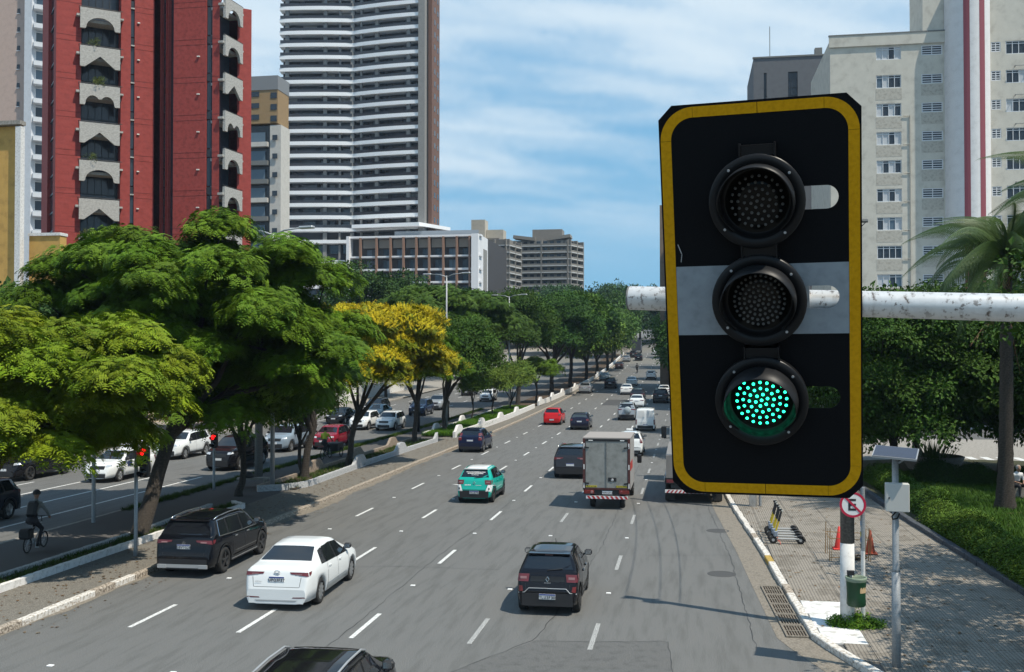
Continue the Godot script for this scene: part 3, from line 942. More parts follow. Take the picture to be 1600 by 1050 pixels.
	for k in 9:
		var y := 38.06 - 3.5 * k
		for u in 6:
			bx("mullion", M.black, t, fb * Vector3(2.3 + u * 0.6, y + 1.2, -1.4), Vector3(0.06, 2.4, 0.06), fb.basis)
		bx("transom", M.black, t, fb * Vector3(3.8, y + 0.7, -1.4), Vector3(3.4, 0.09, 0.07), fb.basis)
		bx("floor_slab", conc, t, fb * Vector3(3.8, y - 1.05, -0.65), Vector3(3.44, 0.25, 1.5), fb.basis)
		balcony(t, fb, 1.95, 3.45, y, [0, 1, 2, 1][(k) % 4], conc)
		if k in [1, 2, 4, 6]:
			var w := t.position + fb * Vector3(2.6 + 0.5 * (k % 3), y + 0.05, 0.3)
			var pt := thing("potted_plant", ["", "sparse plant on the second highest front balcony of the red tower", "bushy pale plant on the third highest front balcony of the red tower", "", "small plant on a middle front balcony of the red tower", "", "plant on the low front balcony of the red tower above the tree"][k], "plant", w, 0.0, "plants on the red tower's balconies")
			var tf := []
			var cl := []
			for i in 50 if k == 2 else 22:
				tf.append(Transform3D(spray_basis(Vector3.UP, rng.randf_range(1.0, 2.0)), Vector3(rng.randfn() * 0.3, rng.randf() * 0.7, rng.randfn() * 0.12)))
				cl.append(tint(Color(0.16, 0.2, 0.06), 0.3))
			scatter(L.hedge, M.leaf, tf, cl, "leaves", pt)
			bx("pot", conc, pt, Vector3(0, -0.1, 0), Vector3(0.5, 0.3, 0.3))
	# balconies of the narrow side towards the avenue
	var fd := face_frame(v4, v5)
	bx("window_strip", M.glass_win, t, fd * Vector3(1.6, he * 0.5, -0.9), Vector3(3.2, he, 0.06), fd.basis)
	for k in 8:
		var y := 39.3 - 3.5 * k
		bx("floor_slab", conc, t, fd * Vector3(1.6, y - 1.0, -0.45), Vector3(3.2, 0.25, 0.9), fd.basis)
		balcony(t, fd, 0.02, 3.15, y, [0, 0, 1, 2][k % 4], conc)

func balcony(t: Node, f: Transform3D, x0: float, w: float, y: float, kind: int, conc: Material) -> void:
	var poly := PackedVector2Array([Vector2(0, 0), Vector2(0, -1.9), Vector2(0.42, -1.9)])
	var a := 0.5
	if kind == 0:      # one round arch
		for k in 13:
			var g := PI - PI * k / 12.0
			poly.append(Vector2(w * 0.5 + cos(g) * (w * 0.5 - a), -1.8 + sin(g) * 1.0))
	elif kind == 1:    # a point
		poly.append(Vector2(w * 0.5, -0.85))
	else:              # two small arches meeting at a drop
		for k in 9:
			var g := PI - PI * 0.8 * k / 8.0
			poly.append(Vector2(w * 0.32 + cos(g) * (w * 0.18), -1.75 + sin(g) * 0.75))
		for k in 9:
			var g := PI * 0.8 - PI * 0.8 * k / 8.0
			poly.append(Vector2(w * 0.68 + cos(g) * (w * 0.18), -1.75 + sin(g) * 0.75))
	poly.append(Vector2(w - 0.42, -1.9))
	poly.append(Vector2(w, -1.9))
	poly.append(Vector2(w, 0))
	var b := B.new()
	b.prism(poly, 0.35, 0.6, Transform3D(f.basis, f * Vector3(x0, y, 0)))
	var o := put(b, "balcony", conc, t)
	var r := B.new()
	r.rod(f * Vector3(x0 - 0.1, y + 0.12, 0.45), f * Vector3(x0 + w + 0.25, y + 0.12, 0.45), 0.035, 6)
	r.rod(f * Vector3(x0 - 0.1, y + 0.12, 0.45), f * Vector3(x0 + 0.05, y - 0.5, 0.05), 0.03, 6)
	put(r, "rail", M.cladding, o)
	var s := B.new()
	s.box(f * Vector3(x0 - 0.08, y - 0.7, 0.25), Vector3(0.42, 0.2, 0.5), f.basis)
	s.box(f * Vector3(x0 + w + 0.1, y - 0.6, 0.25), Vector3(0.42, 0.16, 0.5), f.basis)
	put(s, "bracket", conc, o)

func banded_tower() -> void:
	var t := thing("apartment_tower", "tall dark tower with long bright white balcony bands on every floor", "building", Vector3(-85, 0, -256))
	var o := Vector2(85, 256)
	var pl := [Vector2(-105.6, -253.6) + o, Vector2(-86.44, -256.6) + o, Vector2(-68.06, -254.2) + o]
	var conc := stucco(130, 0.24, 0.235, 0.225, 0.08)
	var brown := stucco(131, 0.16, 0.085, 0.06, 0.06)
	var white := mat(0.84, 0.85, 0.86, 0.6)
	var dark := mat(0.035, 0.035, 0.04, 0.6)
	var blind := mat(0.3, 0.3, 0.29, 0.8)
	var rail := mat(0.035, 0.037, 0.045, 0.12)
	var h := 122.0
	var b := B.new()
	# core set back behind the balconies
	b.quad(Vector3(pl[0].x, 0, pl[0].y - 2.6), Vector3(pl[0].x, h, pl[0].y - 2.6), Vector3(pl[1].x, h, pl[1].y - 2.6), Vector3(pl[1].x, 0, pl[1].y - 2.6))
	b.quad(Vector3(pl[1].x, 0, pl[1].y - 2.6), Vector3(pl[1].x, h, pl[1].y - 2.6), Vector3(pl[2].x, h, pl[2].y - 2.6), Vector3(pl[2].x, 0, pl[2].y - 2.6))
	put(b, "core_wall", dark, t)
	var s := B.new()
	back_box(s, pl[0].x, 17.0, -3.6, -12.0, 0, h, false)
	put(s, "side_wall", dark, t)
	bx("end_wall", conc, t, Vector3(17.8, h * 0.5, 0.2), Vector3(1.7, h, 4.0))
	bx("end_wall", brown, t, Vector3(19.3, h * 0.5, -4.6), Vector3(1.2, h, 8.2))
	bx("side_slot", M.alloy_dark, t, Vector3(18.7, h * 0.5, -1.5), Vector3(0.5, h, 3.0))
	var glass := [M.glass, M.glass_win, M.glass, M.glass, M.glass, blind, M.glass_win, M.glass]
	for k in 26:
		var yb := 36.1 + 3.24 * k   # top of a band
		if k == 0: continue
		for i in 2:
			var f := face_frame(pl[i], pl[i + 1])
			var l: float = pl[i].distance_to(pl[i + 1])
			var bend := B.new()
			var n := 8
			for q in n:   # gently bowed band
				var u0 := q / float(n)
				var u1 := (q + 1) / float(n)
				var z0 := 0.5 * sin(PI * u0)
				var z1 := 0.5 * sin(PI * u1)
				var p0 := f * Vector3(l * u0, yb, z0)
				var p1 := f * Vector3(l * u1, yb, z1)
				var d := Vector3(0, -0.95, 0)
				bend.quad(p0 + d, p0, p1, p1 + d)
				var back := f.basis.z * -3.0
				bend.quad(p0 + d + back, p0 + d, p1 + d, p1 + d + back)
				bend.quad(p0, p0 + back, p1 + back, p1)
			bend.box(f * Vector3(l - 0.05, yb - 0.475, -0.7), Vector3(0.1, 0.95, 1.6), f.basis)
			put(bend, "balcony_band", white, t)
			var rl := B.new()
			rl.box(f * Vector3(l * 0.5, yb + 0.42, 0.1), Vector3(l - 0.4, 0.84, 0.05), f.basis)
			put(rl, "glass_rail", rail, t)
			for q in 4:
				var wd := l * 0.2
				var p := B.new()
				p.box(f * Vector3(l * (0.14 + 0.25 * q), yb + 1.15, -2.45), Vector3(wd * rng.randf_range(0.7, 1.1), 2.1, 0.1), f.basis)
				put(p, "window", glass[rng.randi() % 8], t)
	var cols := [[0, 0.1], [0, 0.62], [0, 0.82], [0, 0.99], [1, 0.12], [1, 0.36], [1, 0.84]]
	for c in cols:
		var f := face_frame(pl[c[0]], pl[c[0] + 1])
		var l: float = pl[c[0]].distance_to(pl[c[0] + 1])
		var r := B.new()
		r.box(f * Vector3(l * c[1], h * 0.5, -0.6), Vector3(0.45 if c[1] in [0.82, 0.12] else 0.95, h, 0.8), f.basis)
		put(r, "column", conc, t)
	for k in 28:
		bx("window", M.glass_win, t, Vector3(19.92, 38.0 + 3.24 * k, -3.4), Vector3(0.06, 1.4, 1.2))
		bx("window", M.glass_win, t, Vector3(19.92, 38.0 + 3.24 * k, -6.6), Vector3(0.06, 1.4, 1.2))
	# wide canopy band at the foot of the shaft and the lower floors
	var f0 := face_frame(pl[0], pl[1])
	for y in [36.1, 30.8, 27.6, 24.3, 21.0, 17.8]:
		var l: float = pl[0].distance_to(pl[1])
		bx("floor_band", white, t, f0 * Vector3(l * 0.55, y - 0.4, -1.0), Vector3(l * 0.98, 0.9, 3.0), f0.basis)
		for q in 6:
			bx("window", glass[rng.randi() % 3], t, f0 * Vector3(l * (0.1 + 0.16 * q), y - 2.2, -2.4), Vector3(l * 0.13, 2.2, 0.1), f0.basis)
	var cp := B.new()
	cp.prism(PackedVector2Array([Vector2(-0.5, 3.0), Vector2(18.0, 5.2), Vector2(23.3, -6.5), Vector2(23.3, -7.0), Vector2(-0.5, -3.0)]), 38.3, 39.2, Transform3D(Basis(Vector3.RIGHT, Vector3.BACK, Vector3.DOWN), Vector3(0, 78.0, 0)))
	put(cp, "canopy", white, t)

func podium() -> void:
	var t := thing("podium_building", "low white framed wing with brown vertical fins at the foot of the dark tower", "building", Vector3(-68, 0, -250))
	var white := mat(0.74, 0.74, 0.75, 0.6)
	var brown := mat(0.24, 0.14, 0.095, 0.7)
	var panel := mat(0.26, 0.235, 0.2, 0.8)
	var dark := mat(0.05, 0.045, 0.045, 0.7)
	var b := B.new()
	back_box(b, -16.9, 16.6, -2.0, -40, 0, 36.3)
	put(b, "core_wall", dark, t)
	var xs := [-13.85, -9.62, -5.92, -2.56, 0.78, 4.1, 7.74, 11.2, 14.47]
	var ys := [36.2, 31.1, 27.85, 24.6, 21.3, 18.0, 14.7]
	for i in ys.size():
		if i == 1: continue
		bx("floor_band", white, t, Vector3(0.2, ys[i] - 0.25, -0.6), Vector3(34.2, 0.5, 2.8))
	bx("floor_band", white, t, Vector3(0.2, 31.1 - 0.2, -0.6), Vector3(34.2, 0.4, 2.8))
	for x in xs:
		bx("fin", brown, t, Vector3(x, 18.0, 0.75), Vector3(0.45, 35.5, 1.0))
	bx("end_frame", white, t, Vector3(-16.9, 18.0, 0.3), Vector3(0.7, 36.3, 3.2))
	bx("end_frame", white, t, Vector3(16.0, 18.0, 0.35), Vector3(1.7, 36.4, 3.4))
	var side := B.new()
	side.box(Vector3(16.78, 18.0, -6.0), Vector3(0.16, 36.3, 9.0))
	put(side, "end_wall", white, t)
	bx("end_panel", mat(0.24, 0.235, 0.22, 0.8), t, Vector3(16.9, 16.5, -6.8), Vector3(0.1, 33.0, 4.5))
	for i in xs.size():
		var x0: float = xs[i] + 0.3
		var x1: float = (xs[i + 1] if i + 1 < xs.size() else 15.2) - 0.3
		bx("sun_panel", panel, t, Vector3((x0 + x1) * 0.5, 34.3, -0.6), Vector3(x1 - x0, 2.2, 0.15))
		for k in 5:
			var y: float = [31.1, 27.85, 24.6, 21.3, 18.0][k]
			var r := Rect2(x0 + 0.5, y + 0.05, x1 - x0 - 0.7, 2.3 if k else 1.9)
			window(t, Transform3D(Basis(), Vector3(0, 0, -1.75)), r, [0.5], [], M.alloy_dark, [M.glass_win, M.glass_blue, M.glass_win], 0.0, 0.12)
	bx("roof_screen", mat(0.3, 0.33, 0.36, 0.3), t, Vector3(5.0, 37.0, -3.0), Vector3(22.0, 1.4, 0.1))

func far_blocks() -> void:
	var grey := stucco(140, 0.21, 0.195, 0.175, 0.08)
	var light := stucco(141, 0.46, 0.42, 0.35, 0.06)
	var band := mat(0.5, 0.5, 0.49, 0.7)
	var t := thing("apartment_building", "grey balcony block with a pale roof house right behind the white framed wing", "building", Vector3(-56, 0, -300))
	var f := face_frame(Vector2(-4.3, 0), Vector2(3.2, 1.5))
	var f2 := face_frame(Vector2(3.2, 1.5), Vector2(5.2, -9))
	stack(t, f, 7.6, f2, 10.7, 40.4, 9, 2.05, grey, band)
	bx("roof_house", light, t, Vector3(-6.6, 42.5, -6), Vector3(4.2, 9.0, 5))
	bx("roof_house", light, t, Vector3(-1.8, 41.8, -8), Vector3(5.2, 4.6, 5))
	bx("roof_slope", grey, t, Vector3(-3.4, 39.4, -4), Vector3(7.6, 3.2, 7))
	var u := thing("apartment_building", "wide grey apartment block with pale balcony lines farthest down the avenue", "building", Vector3(-44, 0, -320))
	var g := face_frame(Vector2(-10, 0), Vector2(7.2, 1.0))
	var g2 := face_frame(Vector2(7.2, 1.0), Vector2(10.4, -8))
	stack(u, g, 17.2, g2, 9.5, 42.2, 8, 2.1, grey, band)
	bx("roof_house", grey, u, Vector3(0.0, 44.0, -5), Vector3(9.5, 3.8, 6))
	for s in [-1.0, 1.0]:
		var w := B.new()
		w.box(Vector3(-1.4 + s * 5.6, 43.0, -2.0), Vector3(7.0, 1.0, 6.0), Basis(Vector3.BACK, s * 0.13))
		put(w, "roof_wing", grey, u)

func stack(t: Node, f: Transform3D, l: float, f2: Transform3D, l2: float, top: float, n: int, dy: float, m: Material, band: Material) -> void:
	var ht := top
	for a in [[f, l], [f2, l2]]:
		var fr: Transform3D = a[0]
		var ll: float = a[1]
		var b := B.new()
		b.box(fr * Vector3(ll * 0.5, ht * 0.5, -3.0), Vector3(ll, ht, 5.0), fr.basis)
		put(b, "wall", m, t)
		for k in n:
			var y := ht - 1.7 - k * dy
			bx("balcony_band", band, t, fr * Vector3(ll * 0.5, y - 0.16, 0.1), Vector3(ll + 0.3, 0.3, 1.4), fr.basis)
			bx("balcony_front", m, t, fr * Vector3(ll * 0.5, y + 0.3, 0.65), Vector3(ll - 0.6, 0.55, 0.15), fr.basis)
			var c := int(ll / 2.1)
			for q in c:
				bx("window", M.glass_win, t, fr * Vector3((q + 0.5) * ll / c, y + 0.85, -0.46), Vector3(1.2, 1.15, 0.1), fr.basis)
		for q in 3:
			bx("pier", m, t, fr * Vector3(0.2 + q * (ll - 0.4) * 0.5, ht * 0.5, 0.15), Vector3(0.45, ht, 1.3), fr.basis)

func left_blocks() -> void:
	# pale tower at the left edge
	var t := thing("apartment_tower", "pale pink and white tower at the far left edge behind the red tower", "building", Vector3(-114, 0, -160))
	var pink := stucco(150, 0.5, 0.37, 0.31, 0.05)
	var white := stucco(151, 0.6, 0.62, 0.65, 0.05)
	var b := B.new()
	back_box(b, -26, 1.3, 0, -20, 0, 92)
	put(b, "wall", pink, t)
	bx("end_wall", white, t, Vector3(2.0, 46, -2.0), Vector3(1.4, 92, 6.0))
	for k in 14:
		var y := 26.0 + k * 3.25
		bx("window", M.glass_win, t, Vector3(-0.5, y + 1.0, 0.04), Vector3(0.5, 0.8, 0.1))
		bx("window_sill", white, t, Vector3(-0.5, y + 0.5, 0.1), Vector3(0.7, 0.1, 0.2))
		bx("window", M.glass_win, t, Vector3(-7.5, y + 1.0, 0.04), Vector3(0.5, 0.8, 0.1))
	var f := face_frame(Vector2(2.7, 0.6), Vector2(9.0, -5.0))
	var body := B.new()
	body.box(f * Vector3(4.2, 46, -3.2), Vector3(8.4, 92, 5.0), f.basis)
	put(body, "balcony_wall", white, t)
	for k in 20:
		var y := 24.0 + k * 3.25
		bx("balcony", white, t, f * Vector3(4.2, y, 0.1), Vector3(8.4, 0.8, 1.6), f.basis)
		window(t, f, Rect2(0.4, y + 0.6, 7.4, 1.9), [0.25, 0.5, 0.75], [], M.white, [M.glass_win, M.glass_blue, M.glass_light], 0.55, 0.12)
	# narrow block between the red tower and the banded tower
	var u := thing("apartment_building", "narrow white block with a brown top and grey roof between the two towers", "building", Vector3(-64, 0, -150))
	var w2 := stucco(152, 0.52, 0.5, 0.46, 0.06)
	var ochre := stucco(153, 0.3, 0.2, 0.1, 0.05)
	bx("wall", w2, u, Vector3(0.85, 21, -2), Vector3(1.8, 42, 3.6))
	bx("balcony_wall", M.alloy_dark, u, Vector3(-2.6, 21, -2.6), Vector3(5.0, 42, 4))
	bx("upper_wall", ochre, u, Vector3(-1.7, 44.9, -2.3), Vector3(5.9, 5.2, 4.4))
	bx("roof", mat(0.2, 0.21, 0.22, 0.8), u, Vector3(-1.7, 48.6, -2.3), Vector3(6.0, 2.2, 4.6))
	for k in 10:
		var y := 40.0 - k * 2.9
		bx("window", M.glass_win, u, Vector3(0.85, y, 0.02), Vector3(0.8, 0.8, 0.1))
		bx("balcony", w2 if k % 3 == 0 else M.pole_grey, u, Vector3(-2.6, y - 1.0, -0.2), Vector3(4.6, 0.7, 0.9))
		bx("window", M.glass_blue, u, Vector3(-2.6, y + 0.2, -0.42), Vector3(3.4, 1.5, 0.1))
	for k in 3:
		bx("window", M.glass_win, u, Vector3(-2.6, 46.9 - k * 1.8, -0.08), Vector3(1.6, 0.8, 0.1))
		bx("window", M.glass_win, u, Vector3(0.6, 46.6 - k * 1.8, -0.08), Vector3(1.0, 0.9, 0.1))
	# yellow block at the left edge
	var y := thing("yellow_building", "weathered yellow block with a white corner post at the left edge of the view", "building", Vector3(-56, 0, -70))
	var ym := stucco(154, 0.52, 0.31, 0.085, 0.12)
	var fy := face_frame(Vector2(-10, 0), Vector2(6.0, 0))
	var yb := B.new()
	var holes := [Rect2(12.8, 18.3, 1.4, 3.6), Rect2(12.8, 12.6, 1.4, 3.6), Rect2(8.8, 18.3, 1.4, 3.6)]
	wall(yb, fy, 0, 16, 0, 23.7, holes, 0.2)
	back_box(yb, -10, 6, 0, -0.6, 0, 23.7, false)
	put(yb, "wall", ym, y)
	for r in holes:
		window(y, fy, r, [0.5], [0.5], M.white, [M.glass_win], 0.05, 0.2)
	bx("corner_post", M.white_wall, y, Vector3(6.2, 11.8, 0.15), Vector3(0.45, 23.6, 0.5))
	bx("cornice", M.concrete, y, Vector3(-2.0, 23.9, 0.1), Vector3(16.8, 0.3, 0.7))
	var yw := thing("yellow_building", "low yellow annex with a white coping below the red tower", "building", Vector3(-48.2, 0, -70.5))
	bx("wall", ym, yw, Vector3(0, 7.7, -0.5), Vector3(2.6, 15.4, 0.8))
	bx("coping", M.white_wall, yw, Vector3(0, 15.5, -0.5), Vector3(2.7, 0.22, 1.0))

func left_front() -> void:
	# ground floor fronts along the far pavement, glimpsed under the trees
	var t := thing("shop_building", "low grey shopfront with dark glass under the big tree across the avenue", "building", Vector3(-48, 0, -66))
	bx("wall", stucco(160, 0.3, 0.29, 0.27), t, Vector3(-3, 2.8, 0), Vector3(6, 5.6, 17))
	for k in 5:
		bx("shop_window", M.glass_win, t, Vector3(0.03, 1.7, -6.4 + k * 3.2), Vector3(0.08, 2.6, 2.5))
	var c := thing("shop_building", "cream low building with awning behind the black pickup", "building", Vector3(-48, 0, -88))
	bx("wall", stucco(161, 0.56, 0.48, 0.36), c, Vector3(-3, 3.2, 0), Vector3(6, 6.4, 22))
	bx("fascia", mat(0.05, 0.1, 0.3, 0.6), c, Vector3(0.2, 4.6, 2), Vector3(0.4, 0.9, 9.0))
	for k in 5:
		bx("shop_window", M.glass_win, c, Vector3(0.03, 1.8, -8 + k * 4.0), Vector3(0.08, 2.8, 2.9))
	var w := thing("boundary_wall", "white boundary wall with wire fence posts behind the oncoming cars", "wall", Vector3(-41.5, 0.14, -126))
	bx("wall", M.white_wall, w, Vector3(0, 1.1, 0), Vector3(0.3, 2.2, 46))
	for k in 16:
		var p := B.new()
		p.rod(Vector3(0.1, 2.2, -22 + k * 3), Vector3(0.1, 4.4, -22 + k * 3), 0.05, 6)
		put(p, "fence_post", M.pole_grey, w)
	for k in 5:
		var p := B.new()
		p.rod(Vector3(0.1, 2.4 + k * 0.45, -22), Vector3(0.1, 2.4 + k * 0.45, 23), 0.015, 4)
		put(p, "fence_wire", M.pole_grey, w)
	var r := thing("warehouse", "long pale low building far along the left side of the avenue", "building", Vector3(-54, 0, -190))
	bx("wall", stucco(162, 0.5, 0.5, 0.48), r, Vector3(-6, 5, 0), Vector3(14, 14, 70))
	# street side across the park on the right
	var q := thing("shop_building", "low pale building with a red sign across the side street behind the park trees", "building", Vector3(34, 0, -92))
	bx("wall", stucco(163, 0.45, 0.45, 0.44), q, Vector3(0, 3.2, -3), Vector3(44, 6.4, 6))
	bx("canopy", M.white, q, Vector3(-6, 4.6, 0.8), Vector3(18, 0.4, 1.6))
	bx("sign_panel", mat(0.5, 0.04, 0.02, 0.5), q, Vector3(-15.5, 6.8, 0.3), Vector3(2.6, 1.7, 0.3))
	for k in 9:
		bx("shop_window", M.glass_win, q, Vector3(-19 + k * 4.6, 1.9, 0.04), Vector3(3.6, 3.0, 0.08))

# ---------------------------------------------------------------- vegetation
var L := {}

func leaf_meshes() -> void:
	L.feather = feather_spray(44, 0.24, 4, 11)
	L.broad = broad_spray(46, 0.15, 0.42, 13)
	L.broad_far = broad_spray(24, 0.24, 0.5, 14)
	L.blossom = blossom_spray(34, 15)
	L.tuft = grass_tuft(16)
	L.hedge = broad_spray(26, 0.055, 0.12, 17)

func feather_spray(n: int, ll: float, pairs: int, sd: int) -> ArrayMesh:   # a spray of drooping feather leaves
	var r := RandomNumberGenerator.new()
	r.seed = sd
	var b := B.new()
	for i in n:
		var a := r.randf() * TAU
		var d := Vector3(cos(a), 0, sin(a))
		var side := Vector3(-d.z, 0, d.x)
		var base := d.rotated(Vector3.UP, r.randf_range(-1.0, 1.0)) * sqrt(r.randf()) * 0.42 + Vector3(0, r.randf_range(-0.12, 0.12), 0)
		var ln := ll * r.randf_range(0.75, 1.2)
		var rise := r.randf_range(0.1, 0.5)
		var drop := r.randf_range(0.5, 0.95)
		for k in pairs:
			var t := (k + 0.7) / pairs
			var p := base + d * (t * ln) + Vector3(0, (rise * t - drop * t * t) * ln, 0)
			var w := ln * 0.42 * sin(PI * clampf(t * 0.8 + 0.18, 0, 1)) + 0.015
			var th := ln / pairs * 0.95
			for s in [-1.0, 1.0]:
				var tip: Vector3 = p + side * w * s + d * th * 0.5 - Vector3(0, w * 0.25, 0)
				b.tri(p - d * th * 0.5, p + d * th * 0.45, tip)
	return b.done()

func broad_spray(n: int, ls: float, rad: float, sd: int) -> ArrayMesh:   # a twig end full of small pointed leaves
	var r := RandomNumberGenerator.new()
	r.seed = sd
	var b := B.new()
	for i in n:
		var q := Vector3(r.randfn(), r.randfn() * 0.7, r.randfn()).normalized()
		var p := q * rad * pow(r.randf(), 0.45)
		var d := (q + Vector3(r.randf_range(-0.6, 0.6), r.randf_range(-0.5, 0.2), r.randf_range(-0.6, 0.6))).normalized()
		var s := d.cross(Vector3.UP + Vector3(r.randf() * 0.6, 0, r.randf() * 0.6)).normalized()
		var l := ls * r.randf_range(0.7, 1.3)
		var m := p + d * l * 0.45
		var up := s.cross(d) * l * 0.1
		b.tri(p, m + s * l * 0.3 + up, p + d * l)
		b.tri(p, p + d * l, m - s * l * 0.3 + up)
	return b.done()

func blossom_spray(n: int, sd: int) -> ArrayMesh:   # upright spikes of small flowers
	var r := RandomNumberGenerator.new()
	r.seed = sd
	var b := B.new()
	for i in n:
		var a := r.randf() * TAU
		var base := Vector3(cos(a), 0, sin(a)) * sqrt(r.randf()) * 0.42
		var lean := Vector3(cos(a) * 0.35, 1, sin(a) * 0.35).normalized()
		var h := r.randf_range(0.12, 0.26)
		for k in 7:
			var p := base + lean * h * (k / 7.0)
			var g := r.randf() * TAU
			var o := Vector3(cos(g), r.randf_range(-0.2, 0.5), sin(g)) * 0.055 * (1.2 - k * 0.1)
			var q := Vector3(-sin(g), 0.2, cos(g)) * 0.03
			b.tri(p - q, p + o, p + q)
	return b.done()

func grass_tuft(sd: int) -> ArrayMesh:
	var r := RandomNumberGenerator.new()
	r.seed = sd
	var b := B.new()
	for i in 14:
		var a := r.randf() * TAU
		var d := Vector3(cos(a), 0, sin(a))
		var p := d * r.randf() * 0.09
		var s := Vector3(-d.z, 0, d.x) * 0.007
		var h := r.randf_range(0.05, 0.13)
		var tip := p + d * h * r.randf_range(0.2, 0.9) + Vector3(0, h, 0)
		b.tri(p - s, tip, p + s)
	return b.done()

func scatter(mesh: Mesh, m: Material, tr: Array, cols: Array, called: String, parent: Node) -> MultiMeshInstance3D:
	var mm := MultiMesh.new()
	mm.transform_format = MultiMesh.TRANSFORM_3D
	mm.use_colors = true
	mm.mesh = mesh
	mm.instance_count = tr.size()
	var buf := PackedFloat32Array()
	buf.resize(tr.size() * 16)
	for i in tr.size():
		var t: Transform3D = tr[i]
		var c: Color = cols[i]
		var k := i * 16
		buf[k] = t.basis.x.x; buf[k + 1] = t.basis.y.x; buf[k + 2] = t.basis.z.x; buf[k + 3] = t.origin.x
		buf[k + 4] = t.basis.x.y; buf[k + 5] = t.basis.y.y; buf[k + 6] = t.basis.z.y; buf[k + 7] = t.origin.y
		buf[k + 8] = t.basis.x.z; buf[k + 9] = t.basis.y.z; buf[k + 10] = t.basis.z.z; buf[k + 11] = t.origin.z
		buf[k + 12] = c.r; buf[k + 13] = c.g; buf[k + 14] = c.b; buf[k + 15] = 1.0
	mm.buffer = buf
	var o := MultiMeshInstance3D.new()
	o.multimesh = mm
	o.material_override = m
	o.name = called if parent != self else numbered(called)
	parent.add_child(o, true)
	if parent != self: o.set_meta("kind", "stuff")
	return o

func tint(c: Color, v: float) -> Color:
	var k := 1.0 + rng.randf_range(-v, v)
	var w := rng.randf_range(-0.5, 1.0) * v
	return Color(c.r * k * (1.0 + w * 0.5), c.g * k, c.b * k * (1.0 - w * 0.3))

func spray_basis(up: Vector3, sc: float) -> Basis:
	var u := up.normalized()
	var x := u.cross(Vector3(0.3, 0.1, 0.94)).normalized()
	return (Basis(x, u, x.cross(u)) * Basis(Vector3.UP, rng.randf() * TAU)).scaled(Vector3.ONE * sc)

